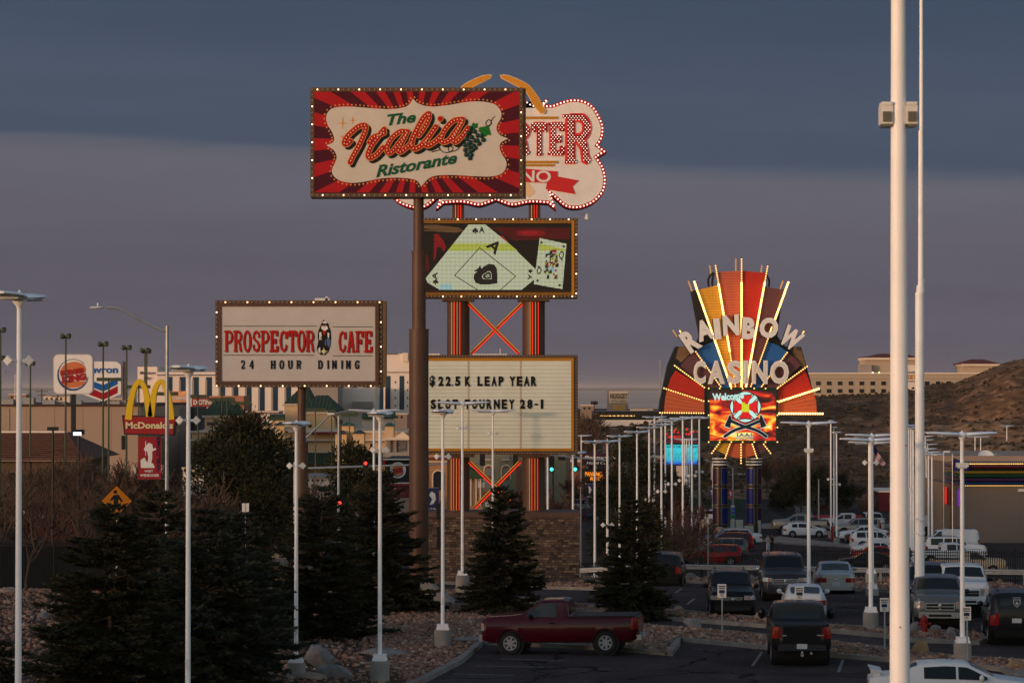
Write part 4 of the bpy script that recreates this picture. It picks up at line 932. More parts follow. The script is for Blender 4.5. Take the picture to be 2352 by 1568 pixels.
# stone plinth
st = thing('stone_wall', 'brown stacked stone wall with a cap under the casino sign columns', 'wall', gg)
m = bpy.data.materials.new('stacked_stone'); m.use_nodes = True; t = m.node_tree; b_ = t.nodes['Principled BSDF']; b_.inputs['Roughness'].default_value = .9
co = nd(t, 'ShaderNodeTexCoord'); sp_ = nd(t, 'ShaderNodeSeparateXYZ'); cb = nd(t, 'ShaderNodeCombineXYZ'); t.links.new(co.outputs['Object'], sp_.inputs[0]); t.links.new(sp_.outputs[0], cb.inputs[0]); t.links.new(sp_.outputs[2], cb.inputs[1])
bk = nd(t, 'ShaderNodeTexBrick'); bk.inputs['Scale'].default_value = 1; bk.inputs['Brick Width'].default_value = .33; bk.inputs['Row Height'].default_value = .135; bk.inputs['Mortar Size'].default_value = .012; bk.offset = .37; bk.squash = .6; bk.squash_frequency = 3
bk.inputs['Color1'].default_value = (0, 0, 0, 1); bk.inputs['Color2'].default_value = (1, 1, 1, 1); bk.inputs['Mortar'].default_value = (.5, .5, .5, 1)
t.links.new(cb.outputs[0], bk.inputs['Vector']); r = nd(t, 'ShaderNodeValToRGB'); el = r.color_ramp.elements
el[0].position = 0; el[0].color = (.040, .023, .017, 1); el[1].position = 1; el[1].color = (.25, .165, .11, 1)
for p_, c_ in ((.25, (.085, .047, .034)), (.45, (.15, .085, .052)), (.6, (.085, .055, .045)), (.8, (.19, .115, .065))): x = el.new(p_); x.color = c_ + (1,)
t.links.new(bk.outputs['Color'], r.inputs[0]); mxr = nd(t, 'ShaderNodeMixRGB', blend_type='MIX'); mxr.inputs[2].default_value = (.02, .015, .013, 1); t.links.new(bk.outputs['Fac'], mxr.inputs[0]); t.links.new(r.outputs[0], mxr.inputs[1]); t.links.new(mxr.outputs[0], b_.inputs['Base Color'])
bp = nd(t, 'ShaderNodeBump'); bp.inputs['Strength'].default_value = .8; bp.inputs['Distance'].default_value = .04; t.links.new(bk.outputs['Color'], bp.inputs['Height']); t.links.new(bp.outputs[0], b_.inputs['Normal'])
ps = Pl(DG - 1.2, st)
a = ps.at(950, 1187); b = ps.at(1331, 1348); mb = MB(); mb.b2((a[0], ps.y0(), b[1]), (b[0], ps.y0() + 3.6, a[1])); mb.build('stone_face', m, st)
mb = MB(); a = ps.at(948, 1176); b = ps.at(1333, 1187); mb.b2((a[0], ps.y0() - .08, b[1] + .002), (b[0], ps.y0() + 3.7, a[1])); mb.build('coping', mat('coping_brown', (.12, .065, .048), .7, var=.15), st)

# ---------------------------------------------------------------- rainbow fan sign
gr_ = G(1695, 1231); DR = gr_.y
rb = thing('casino_sign', 'fan shaped rainbow casino sign with bulb rays over a fire screen on banded columns', 'sign', gr_)
zr = Pl(DR, rb, (1470, 569.6), .3164); C_ = (735, 1205)
def fanmat(name, c): 
    return mat(name, c, .5, var=.10, scale=.35)
cY, cS, cR, cP, cB, cO = fanmat('fan_yellow', (.70, .36, .03)), fanmat('fan_salmon', (.56, .12, .06)), fanmat('fan_red', (.52, .022, .010)), fanmat('fan_purple', (.12, .045, .055)), fanmat('fan_blue', (.010, .12, .40)), fanmat('fan_orange', (.58, .12, .045))
def raypt(x, y, t): return (C_[0] + (x - C_[0]) * t, C_[1] + (y - C_[1]) * t)
SEC = [('yellow_panel', cY, [(425, 302), (566, 270), (708, 1015), (655, 1015)], 1), ('salmon_panel', cS, [(566, 174), (735, 165), (735, 1015), (700, 1015)], 1), ('red_panel', cR, [(735, 165), (910, 180), (775, 1015), (735, 1015)], 1), ('purple_panel', cP, [(905, 280), (1042, 306), (815, 1015), (765, 1015)], 1),
       ('blue_panel', cB, [(404, 748), (470, 705), (543, 674), (660, 1015), (580, 1015)], 0), ('purple_panel', cP, [(290, 857), (340, 800), (396, 757), (585, 1015), (470, 1015)], 0), ('red_panel', cR, [(200, 1020), (225, 940), (258, 888), (470, 1015), (470, 1110)], 0), ('orange_panel', cO, [(175, 1190), (182, 1100), (195, 1030), (470, 1110), (470, 1192)], 0),
       ('blue_panel', cB, [(925, 680), (1000, 705), (1066, 748), (885, 1015), (805, 1015)], 0), ('purple_panel', cP, [(1078, 757), (1130, 805), (1166, 852), (990, 1015), (880, 1015)], 0), ('red_panel', cR, [(1190, 868), (1228, 960), (1246, 1030), (1000, 1110), (1000, 1008)], 0), ('orange_panel', cO, [(1258, 1040), (1278, 1110), (1284, 1195), (1000, 1195), (1000, 1115)], 0),
       ('yellow_panel', cY, [(578, 1412), (645, 1412), (625, 1500), (540, 1460)], 2), ('orange_panel', cO, [(650, 1412), (730, 1412), (730, 1526), (628, 1506)], 2), ('orange_panel', cO, [(735, 1412), (808, 1412), (838, 1502), (735, 1526)], 2), ('purple_panel', cP, [(815, 1412), (885, 1412), (925, 1468), (848, 1498)], 2)]
for nm, m, p, dz in SEC:
    mb = MB(); zr.flat(mb, p, .1 * dz if dz < 2 else .05, .25); o = mb.build(nm, m, rb)
    # panel seams
    ms = MB()
    if dz == 1:
        ya, yb_ = min(q_[1] for q_ in p) + 20, 1000; y = ya
        while y < yb_:
            t = (y - p[0][1]) / (p[3][1] - p[0][1]); t2 = (y - p[1][1]) / (p[2][1] - p[1][1]); t = max(0, t); t2 = max(0, t2)
            xa = p[0][0] + (p[3][0] - p[0][0]) * t; xb = p[1][0] + (p[2][0] - p[1][0]) * t2; zr.rect(ms, xa, y, xb, y + 2.2, .105, .006); y += 19
    elif dz == 0:
        for t in (.2, .4, .6, .8):
            A = (p[0][0] * (1 - t) + (p[2][0] if len(p) == 5 and nm != 'x' else p[1][0]) * t, p[0][1] * (1 - t) + p[2][1] * t); Bx = raypt(A[0], A[1], .42)
            zr.stroke(ms, [A, Bx], 2.2, .006, smooth=False)
    if ms.v: ms.build('panel_seams', mat('seam_dark', (.13, .05, .04), .8, var=0), o)  # seams drawn as dark reddish strips
# black backing structure seen past the left edge
mb = MB(); off = (-48, -2)
B_ = [(140, 1195), (150, 1110), (172, 1010), (205, 850), (262, 714), (400, 714), (440, 640), (378, 310), (425, 300), (545, 275), (735, 270), (1040, 300), (1000, 640), (1060, 714), (1172, 716), (1240, 960), (1285, 1195)]
zr.flat(mb, B_, -.35, 2.6); mb.build('backing', mBLK, rb)
mTAN = mat('back_panel_tan', (.17, .10, .05), .7, var=.6, scale=.7)
mb = MB(); zr.flat(mb, [(282, 714), (372, 716), (385, 745), (300, 830), (262, 800)], -.33, .02); zr.flat(mb, [(1120, 716), (1168, 718), (1212, 880), (1160, 850), (1110, 770)], -.33, .02); mb.build('back_panel', mTAN, rb)
mb = MB()
for x in (515, 925):
    zr.stroke(mb, [(x - 16 if x < 700 else x - 15, 275), (x - 16 if x < 700 else x - 15, 220), (x + (20 if x < 700 else -18), 180), (x + 12, 230), (x + 12, 275)], 16, -.2)
mb.build('lifting_ears', mBLK, rb)
for x, y, x2, y2 in ((697, 80, 697, 165), (508, 128, 516, 185), (886, 128, 880, 175), (353, 242, 378, 310), (1038, 240, 1018, 302), (240, 596, 268, 640), (1143, 598, 1120, 640)):
    mb = MB(); zr.stroke(mb, [(x, y), (x2, y2)], 10, -.3, smooth=False); mb.build('rear_ray', mat('rear_ray_gold', (.55, .30, .10), .5, var=.1, emit=.15, ecol=(1, .6, .25)), rb)
# letters
mLT = mat('letter_white', (.80, .77, .76), .5, var=.08, scale=2); mb = MB(); RW = [('R', 362, 672, 105, 165, -34), ('A', 462, 596, 120, 150, -17), ('I', 556, 588, 46, 150, -6), ('N', 656, 560, 118, 150, -3), ('B', 785, 584, 95, 158, 4), ('O', 930, 580, 135, 150, 14), ('W', 1090, 655, 150, 150, 34)]
mbk = MB()
for ch, x, y, w, h, a in RW:
    zr.text(mb, ch, x - w / 2, y - h / 2, x + w / 2, y + h / 2, .75, bold=.055, rot=R(a), t=.12); zr.text(mbk, ch, x - w / 2 - 6, y - h / 2, x + w / 2 - 6, y + h / 2, .5, bold=.06, rot=R(a), t=.2)
for ch, x0, x1 in (('C', 385, 474), ('A', 488, 613), ('S', 628, 735), ('I', 748, 782), ('N', 808, 922), ('O', 940, 1076)):
    zr.text(mb, ch, x0, 816, x1, 986, .55, bold=.05, t=.12)
mb.build('letters', mLT, rb); mbk.build('letter_cans', mBLK, rb)
mb = MB()
for ch, x0, x1 in (('C', 385, 474), ('A', 488, 613), ('S', 628, 735), ('I', 748, 782), ('N', 808, 922), ('O', 940, 1076)): zr.text(mb, ch, x0 + 13, 830, x1 - 13, 972, .69, bold=.0, t=.01)
mb.build('letter_tubes', vinyl('tube_pale', (.74, .67, .60)), rb)
# bulb rays
RAYS = [((735, 75), (735, 1010), 0), ((545, 122), (692, 1010), 1), ((925, 128), (766, 1010), 1), ((390, 240), (660, 1010), 2), ((1076, 244), (800, 1010), 2), ((398, 746), (588, 1010), 0), ((1070, 752), (876, 1010), 0), ((243, 848), (472, 1016), 0), ((1217, 854), (996, 1014), 0),
        ((165, 1014), (468, 1112), 0), ((1302, 1018), (1000, 1116), 2), ((135, 1194), (468, 1197), 0), ((1330, 1201), (1000, 1200), 2), ((572, 1415), (514, 1494), 0), ((652, 1415), (614, 1530), 0), ((731, 1415), (731, 1568), 0), ((810, 1415), (850, 1530), 0), ((890, 1415), (950, 1494), 0), ((285, 596), (300, 625), 0), ((1190, 602), (1166, 632), 0)]
mCH = mat('ray_channel', (.30, .17, .07), .5, var=.1); n_b = 0; bme = MB().add([], []); b0 = MB(); b0.ball((0, 0, 0), .115, n=4); b_hi = b0.mesh('bulb', mYLIT, True); b0 = MB(); b0.ball((0, 0, 0), .075, n=4); b_md = b0.mesh('bulb', mYMID, True)
rest = MB()
mb_t = MB()
for a, b, k in RAYS:
    mb = MB(); zr.stroke(mb, [a, b], 11, .32, smooth=False); A, B = zr.at(*a), zr.at(*b)
    mb = MB(); v = Vector((B[0] - A[0], 0, B[1] - A[1])); M = Matrix.Rotation(-math.atan2(v.z, v.x), 3, 'Y'); mid = Vector(((A[0] + B[0]) / 2, zr.y0() - .32, (A[1] + B[1]) / 2)); mb.box(mid, (v.length, .14, .13), M=M)
    rr = mb.build('ray', mCH, rb); n = max(3, int(v.length / .24))
    if n > 100: n = 100
    for i in range(n):
        t = (i + .5) / n; yy = a[1] + (b[1] - a[1]) * t
        hot = (k == 2 and yy > 0) or (k == 0 and 255 < yy < 1010 and a[0] == 735) or (k == 1 and 255 < yy < 1010 and (a[0] > 700 or yy < 490 or 620 < yy < 760))
        if k == 2 and yy > 640 and yy < 1010: hot = a[0] < 700
        o = bpy.data.objects.new('bulb', b_hi if hot else b_md); COL.objects.link(o); o.parent = rr
        o.location = (A[0] + (B[0] - A[0]) * t, zr.y0() - .42, A[1] + (B[1] - A[1]) * t)
# fire screen
a = zr.at(490, 1012); b = zr.at(1000, 1412); y = zr.y0(); mGFR = mat('green_frame', (.008, .035, .018), .5)
mb = MB(); mb.b2((a[0], y - .5, b[1]), (b[0], y + 2.0, a[1])); scn = mb.build('screen_cabinet', mGFR, rb)
mb = MB(); a = zr.at(440, 1200); b = zr.at(492, 1402); mb.b2((a[0], y - .1, b[1]), (b[0], y + 2.2, a[1])); a = zr.at(466, 1014); mb.b2((a[0], y - .2, b[1]), (b[0] - .01, y + 2.1, a[1])); mb.build('rear_cabinet', mBLK, rb)
m = bpy.data.materials.new('fire_screen'); m.use_nodes = True; t = m.node_tree; bs = t.nodes['Principled BSDF']; bs.inputs['Base Color'].default_value = (.01, .01, .01, 1)
co = nd(t, 'ShaderNodeTexCoord'); mp = nd(t, 'ShaderNodeMapping'); mp.inputs['Rotation'].default_value = (0, R(35), 0); mp.inputs['Scale'].default_value = (.22, 1, .5); t.links.new(co.outputs['Object'], mp.inputs[0])
nz_ = nd(t, 'ShaderNodeTexNoise'); nz_.inputs['Scale'].default_value = 1.25; nz_.inputs['Detail'].default_value = 4; nz_.inputs['Distortion'].default_value = 1.6; t.links.new(mp.outputs[0], nz_.inputs['Vector'])
sp_ = nd(t, 'ShaderNodeSeparateXYZ'); t.links.new(co.outputs['Object'], sp_.inputs[0])
zt = zr.at(735, 1032)[1]; zb_ = zr.at(735, 1395)[1]; xl = zr.at(505, 1200)[0]; xr = zr.at(983, 1200)[0]
g1 = nd(t, 'ShaderNodeMapRange'); g1.inputs['From Min'].default_value = zt; g1.inputs['From Max'].default_value = (zt + zb_) / 2; g1.inputs['To Min'].default_value = -.34; g1.inputs['To Max'].default_value = .05; t.links.new(sp_.outputs[2], g1.inputs[0])
ad = nd(t, 'ShaderNodeMath', operation='ADD'); cn_ = nd(t, 'ShaderNodeMath', operation='MULTIPLY_ADD'); cn_.inputs[1].default_value = 2.0; cn_.inputs[2].default_value = -.50; t.links.new(nz_.outputs[0], cn_.inputs[0])
g2 = nd(t, 'ShaderNodeMapRange'); g2.inputs['From Min'].default_value = xl; g2.inputs['From Max'].default_value = xr; g2.inputs['To Min'].default_value = .08; g2.inputs['To Max'].default_value = -.06; t.links.new(sp_.outputs[0], g2.inputs[0])
a2_ = nd(t, 'ShaderNodeMath', operation='ADD'); t.links.new(g1.outputs[0], a2_.inputs[0]); t.links.new(g2.outputs[0], a2_.inputs[1]); t.links.new(cn_.outputs[0], ad.inputs[0]); t.links.new(a2_.outputs[0], ad.inputs[1])
r = nd(t, 'ShaderNodeValToRGB'); el = r.color_ramp.elements; el[0].position = .2; el[0].color = (.03, .002, .002, 1); el[1].position = .82; el[1].color = (1, .9, .35, 1)
for p_, c_ in ((.34, (.22, .004, .003)), (.46, (.75, .012, .005)), (.58, (.95, .22, .01)), (.68, (1, .62, .03))): x = el.new(p_); x.color = c_ + (1,)
t.links.new(ad.outputs[0], r.inputs[0]); t.links.new(r.outputs[0], bs.inputs['Emission Color']); bs.inputs['Emission Strength'].default_value = 1.0 / KX
mb = MB(); zr.rect(mb, 505, 1032, 983, 1395, .51, .009); sc = mb.build('screen', m, rb)
S = MB(); LD2 = [led('led2_white', (.55, .85, .75), 1.0), led('led2_black', (.004, .004, .012), 1), led('led2_red', (.70, .01, .012), 1), led('led2_lime', (.62, .66, .02), 1), led('led2_pink', (.8, .45, .7), 1), led('led2_orange', (.9, .25, .03), 1)]
def q(pts, mi, d): S.cur = mi; zr.flat(S, pts, d, .006)
S.cur = 1; zr.text(S, 'Welcome', 520, 1048, 752, 1100, .66, bold=.07, rot=R(-4)); S.cur = 0; zr.text(S, 'Welcome', 522, 1046, 750, 1098, .68, bold=.04, rot=R(-4), arc=-5)
cx, cy = 762, 1152
def ring(r0, mi, d, n=32, wob=0):
    q([(cx + (r0 * (1 + wob * math.cos(4 * a_)) ) * math.cos(a_), cy + (r0 * (1 + wob * math.cos(4 * a_))) * math.sin(a_)) for a_ in [2 * math.pi * i / n for i in range(n)]], mi, d)
ring(112, 1, .54, 32, .035); ring(106, 0, .55, 32, .035); ring(84, 1, .557, 32, .0); ring(76, 0, .562); ring(58, 1, .568); ring(52, 0, .574)
for a_ in range(4):
    A = a_ * math.pi / 2 + math.pi / 4
    for w, mi, d in ((20, 1, .545), (14, 0, .553)): 
        c, s_ = math.cos(A), math.sin(A); q([(cx - s_ * w + c * 30, cy + c * w + s_ * 30), (cx + c * 108 - s_ * w, cy + s_ * 108 + c * w), (cx + c * 108 + s_ * w, cy + s_ * 108 - c * w), (cx + s_ * w + c * 30, cy - c * w + s_ * 30)], mi, d + a_ * .0015 + .03)
for a_ in range(4):
    A = a_ * math.pi / 2; c, s_ = math.cos(A), math.sin(A)
    for k_, mi, d in ((1.08, 1, .60), (1, 2, .61)):
        p = [(12, -12 * k_), (86 * k_, -48 * k_), (82 * k_, 0), (86 * k_, 48 * k_), (12, 12 * k_)]; q([(cx + x * c - y_ * s_, cy + x * s_ + y_ * c) for x, y_ in p], mi, d + a_ * .001)
q([(735, 1120), (758, 1120), (758, 1132), (788, 1132), (788, 1188), (735, 1188)], 3, .63)
for fl in (1, -1):
    f_ = lambda x: cx + fl * (x - cx)
    for g_, mi, d in ((5, 0, .615), (0, 1, .625)):
        S.cur = mi; zr.stroke(S, [(f_(612), 1365), (f_(680), 1322), (f_(780), 1290), (f_(870), 1252)], 22 + g_, d + (0 if fl > 0 else .004))
        p = [(865, 1236), (868, 1208), (882, 1216), (896, 1250), (914, 1290), (872, 1306), (868, 1270), (850, 1262)]
        xc = sum(x for x, _ in p) / 8; yc = sum(y_ for _, y_ in p) / 8; q([(f_(xc + (x - xc) * (1 + g_ * .02)), yc + (y_ - yc) * (1 + g_ * .02)) for x, y_ in p], mi, d + .003 + (0 if fl > 0 else .004))
for g_, mi, d in ((2, 0, .615), (0, 1, .635)):
    S.cur = mi; zr.text(S, 'I.A.A.I.', 700 - g_, 1340 - g_, 818 + g_, 1368 + g_, d, bold=.02 + .02 * g_); zr.text(S, 'UTAH CHAPTER', 696 - g_, 1372 - g_ / 2, 818 + g_, 1386 + g_ / 2, d, bold=.01 + .02 * g_)
S.build('screen_picture', LD2, sc)
pts = [(x, y_) for x in (496, 576, 660, 742, 826, 908, 994) for y_ in (1018, 1406)] + [(x, y_) for x in (496, 994) for y_ in (1110, 1212, 1300)]
for i, (x, y_) in enumerate(pts): 
    q_ = zr.at(x, y_); o = bpy.data.objects.new('bulb', b_md); COL.objects.link(o); o.parent = scn; o.location = (q_[0], y - .54, q_[1])
# columns
zc_ = Pl(DR, rb, (1561.9, 937.2), .22268)
mPUR, mBLU, mCG = mat('column_purple', (.030, .008, .036), .25, var=.1, spec=.15), mat('column_blue', (.004, .014, .12), .25, var=.1, spec=.15), mat('column_gold', (.16, .11, .045), .35, metal=.3, var=.1)
for x0, x1, fl in ((345, 500, 0), (693, 852, 1)):
    cxm = (x0 + x1) / 2; a = zc_.at(cxm, 490); b = zc_.at(cxm, 1330); r = (x1 - x0) / 2 * .22268 * DR / F
    mb = MB(); mb.tube((b[0], y + 1.2, b[1]), (a[0], y + 1.2, a[1]), r * .96, r * .96, 28); co_ = mb.build('column', mBLK, rb, True)
    mb = MB()
    for yy in (520, 552, 582): 
        q_ = zc_.at(cxm, yy); mb.lathe([(r * .9, -.08), (r * 1.06, -.06), (r * 1.06, .06), (r * .9, .08)], (q_[0], y + 1.2, q_[1]), 28)
    mb.build('ring', mPOLE2, co_, True)
    for ya, yb_ in ((622, 785), (828, 992), (1028, 1195)):
        for side, m in ((0, mPUR), (1, mBLU)):
            if fl: side_ = 1 - side
            else: side_ = side
            g_ = (math.pi * 1.5) + R(-8 if not fl else 8)
            t0, t1 = (math.pi * 1.02, g_ - R(10)) if side_ == 0 else (g_ + R(10), math.pi * 1.98)
            za, zb2 = zc_.at(cxm, ya)[1], zc_.at(cxm, yb_)[1]; mb = MB(); mg_ = MB()
            def arcp(mb_, ta, tb, z0, z1, rr):
                k_ = 10; vs = []
                for i in range(k_ + 1):
                    A = ta + (tb - ta) * i / k_
                    for zz in (z0, z1): vs.append((a[0] + rr * math.cos(A), y + 1.2 + rr * math.sin(A), zz))
                mb_.add(vs, [(2 * i, 2 * i + 1, 2 * i + 3, 2 * i + 2) for i in range(k_)])
            arcp(mb, t0 + R(2), t1 - R(2), zb2, za, r * 1.0); p_ = mb.build('glass_panel', m, co_)
            arcp(mg_, t0, t0 + R(5), zb2, za, r * 1.02); arcp(mg_, t1 - R(5), t1, zb2, za, r * 1.02); arcp(mg_, t0, t1, za, za + .07, r * 1.02); arcp(mg_, t0, t1, zb2 - .07, zb2, r * 1.02); mg_.build('gold_trim', mCG, p_)
# ================================================================== vehicles
def paint(name, c, metal=.0, rough=.28): return mat('paint_' + name, c, rough, metal=metal, var=.03, coat=.18, spec=.15)
PW = paint('white', (.62, .62, .63)); PK = paint('black', (.008, .008, .010)); PM = paint('maroon', (.046, .002, .007), 0, .2); PR = paint('red', (.26, .008, .010)); PS = paint('silver', (.36, .37, .39), .5); PG = paint('grey', (.11, .115, .12), .4)
PD = paint('dark_grey', (.035, .036, .045), .3); PT = paint('tan', (.38, .31, .22), .2); PB = paint('dark_blue', (.012, .015, .030), .2); PY = paint('yellow', (.55, .38, .02)); PBG = paint('beige', (.32, .28, .24), .4); PDR = paint('dark_red', (.16, .008, .012)); PGN = paint('lime', (.10, .38, .04))
mGL = mat('car_glass', (.006, .009, .010), .06, var=0, spec=.35); mTY = mat('tyre_rubber', (.012, .012, .012), .85, var=.1); mRIM = mat('wheel_alloy', (.27, .27, .29), .4, metal=.2, var=0); mDK = mat('black_plastic', (.010, .010, .011), .6, var=0)
mCHR = mat('chrome', (.60, .60, .62), .2, metal=.75, var=0); mHL = mat('headlight_glass', (.45, .45, .46), .15, metal=.4, var=.2, scale=12); mTL = mat('taillight_red', (.24, .006, .008), .2, var=0); mTLL = mat('tail_lamp_lit', (.6, .01, .01), .2, var=0, emit=.6, ecol=(1, .03, .01)); mAMB = mat('amber_lens', (.55, .14, .02), .25, var=0); mPL = mat('number_plate', (.48, .50, .52), .4, var=.35, scale=22)
mSEAT = mat('car_interior', (.02, .02, .022), .9, var=0)

def lerp(t, x): return interp(t, x)
class Car:
    """x forward, z up, origin on the ground under the centre"""
    def __init__(s, L, W, top, belt, cabin, wb, rw=.36, sill=.30, roofw=.76, nose=.35, bed=None, frontx=0):
        s.L, s.W, s.top, s.belt, s.cab, s.wb, s.rw, s.sill, s.roofw, s.nose, s.bed = L, W, top, belt, cabin, wb, rw, sill, roofw, nose, bed
        s.ra = rw + .07
    def hw(s, x):
        d = s.L / 2 - abs(x); k = 1 - .22 * max(0, 1 - d / s.nose) ** 2.2 - (.03 * max(0, 1 - d / 1.1)); return s.W / 2 * k
    def sec(s, x):
        hw = s.hw(x); zb = s.sill
        for wx in s.wb:
            d = abs(x - wx)
            if d < s.ra: zb = max(zb, s.rw + math.sqrt(s.ra ** 2 - d ** 2) - .0)
        e_ = s.L / 2 - abs(x); zb += .05 * max(0, 1 - e_ / .5)
        zl = lerp(s.belt, x); zt = max(lerp(s.top, x), zl + .02); h = zl - s.sill
        k = min(1, max(0, (zt - zl - .03) / .45)); rwid = hw * (.90 * (1 - k) + s.roofw * k)
        z1 = max(zb, s.sill + h * .30); z2 = max(zb, s.sill + h * .62)
        return [(hw * .95, zb), (hw * .985, max(zb, s.sill + h * .12)), (hw, z1), (hw * .992, z2), (hw * .965, max(zb, zl - .05)), (hw * .93, zl),
                (rwid + (hw * .93 - rwid) * .12, zt - .09 * k - .01 * (1 - k)), (rwid * .94, zt - .03 * k - .004), (rwid * .6, zt - .006), (0, zt + .01)]
    def y(s, x, z):
        p = s.sec(x)
        for (y0, z0), (y1, z1) in zip(p, p[1:]):
            if z0 <= z <= z1 and z1 > z0: return y0 + (y1 - y0) * (z - z0) / (z1 - z0)
        return p[0][0] if z < p[0][1] else p[-3][0]
    def xs(s):
        X = set(); n = 34
        for i in range(n + 1): X.add(round(-s.L / 2 + s.L * i / n, 3))
        for wx in s.wb:
            for i in range(15): X.add(round(wx + s.ra * math.cos(math.pi * i / 14), 3))
            X.add(round(wx + s.ra + .004, 3)); X.add(round(wx - s.ra - .004, 3))
        for t in s.top + s.belt: X.add(t[0])
        for d in (.03, .1, .2): X.add(round(s.L / 2 - d, 3)); X.add(round(d - s.L / 2, 3))
        if s.bed: X.add(s.bed[1] + .004)
        return sorted(x for x in X if abs(x) <= s.L / 2 + 1e-6)
    def body(s):
        mb = MB(); X = s.xs(); n = 10; vs = []
        for x in X:
            p = s.sec(x); vs += [(x, y, z) for y, z in p] + [(x, -y, z) for y, z in reversed(p[:-1])]
        m = 2 * n - 1; fs = []
        for i in range(len(X) - 1):
            for k in range(m - 1): fs.append((i * m + k, i * m + k + 1, (i + 1) * m + k + 1, (i + 1) * m + k))
            fs.append((i * m + m - 1, i * m, (i + 1) * m, (i + 1) * m + m - 1))
        fs.append(tuple(range(m))); fs.append(tuple(range((len(X) - 1) * m, len(X) * m)))
        mb.add(vs, fs); return mb
    def side(s, mb, x0, x1, zlo, zhi, sg, off=.012, n=8, t=.0):
        """patch lying on the side between two heights (functions or numbers of x)"""
        f = lambda q, x: q(x) if callable(q) else q
        vs = []
        for i in range(n + 1):
            x = x0 + (x1 - x0) * i / n; a, b = f(zlo, x), f(zhi, x); b = max(a + .004, b)
            for k in range(4): z = a + (b - a) * k / 3; vs.append((x, sg * (s.y(x, z) + off), z))
        fs = [(i * 4 + k, i * 4 + k + 1, (i + 1) * 4 + k + 1, (i + 1) * 4 + k) for i in range(n) for k in range(3)]
        return mb.add(vs, fs)
    def topp(s, mb, x0, x1, fy0=.9, off=.012, n=6, fy1=None):
        """patch lying on the centre surface: windscreen, rear window"""
        vs = []; fy1 = fy1 or fy0
        for i in range(n + 1):
            x = x0 + (x1 - x0) * i / n; p = s.sec(x); w = p[7][0] * (fy0 + (fy1 - fy0) * i / n)
            for k in range(7):
                y = w * (-1 + 2 * k / 6); a = abs(y)
                z = p[9][1] + (p[8][1] - p[9][1]) * a / max(.01, p[8][0]) if a < p[8][0] else p[8][1] + (p[7][1] - p[8][1]) * (a - p[8][0]) / max(.01, p[7][0] - p[8][0])
                vs.append((x + (off if x > 0 else -off) * .7, y, z + off))
        fs = [(i * 7 + k, i * 7 + k + 1, (i + 1) * 7 + k + 1, (i + 1) * 7 + k) for i in range(n) for k in range(6)]
        return mb.add(vs, fs)
WHEEL = {}
def wheel_meshes(r, w=.24, style='alloy'):
    k = (r, w, style)
    if k in WHEEL: return WHEEL[k]
    t = MB(); t.lathe([(r * .62, -w / 2), (r * .94, -w / 2), (r, -w * .35), (r, w * .35), (r * .94, w / 2), (r * .62, w / 2)], n=28, axis='Y', cap=False)
    rim = MB(); rim.cur = 0
    rim.lathe([(r * .58, w * .18), (r * .64, w * .34), (r * .63, w / 2 + .005), (r * .56, w / 2 + .004), (r * .52, w * .20)], n=28, axis='Y', cap=False)
    rim.lathe([(.001, w * .44), (r * .16, w * .44), (r * .18, w * .18)], n=14, axis='Y')
    rim.cur = 1; rim.lathe([(.001, w * .20), (r * .56, w * .20), (r * .56, w * .205)], n=24, axis='Y'); rim.cur = 0
    ns = 7 if style == 'alloy' else 6
    for i in range(ns):
        a = 2 * math.pi * i / ns; M = Matrix.Rotation(a, 3, 'Y'); rim.box(M @ Vector((r * .34, w * .33, 0)), (r * .52, w * .16, r * .19), M=M)
    WHEEL[k] = (t.mesh('tyre', mTY, True), rim.mesh('rim', [mRIM, mDK], True)); return WHEEL[k]
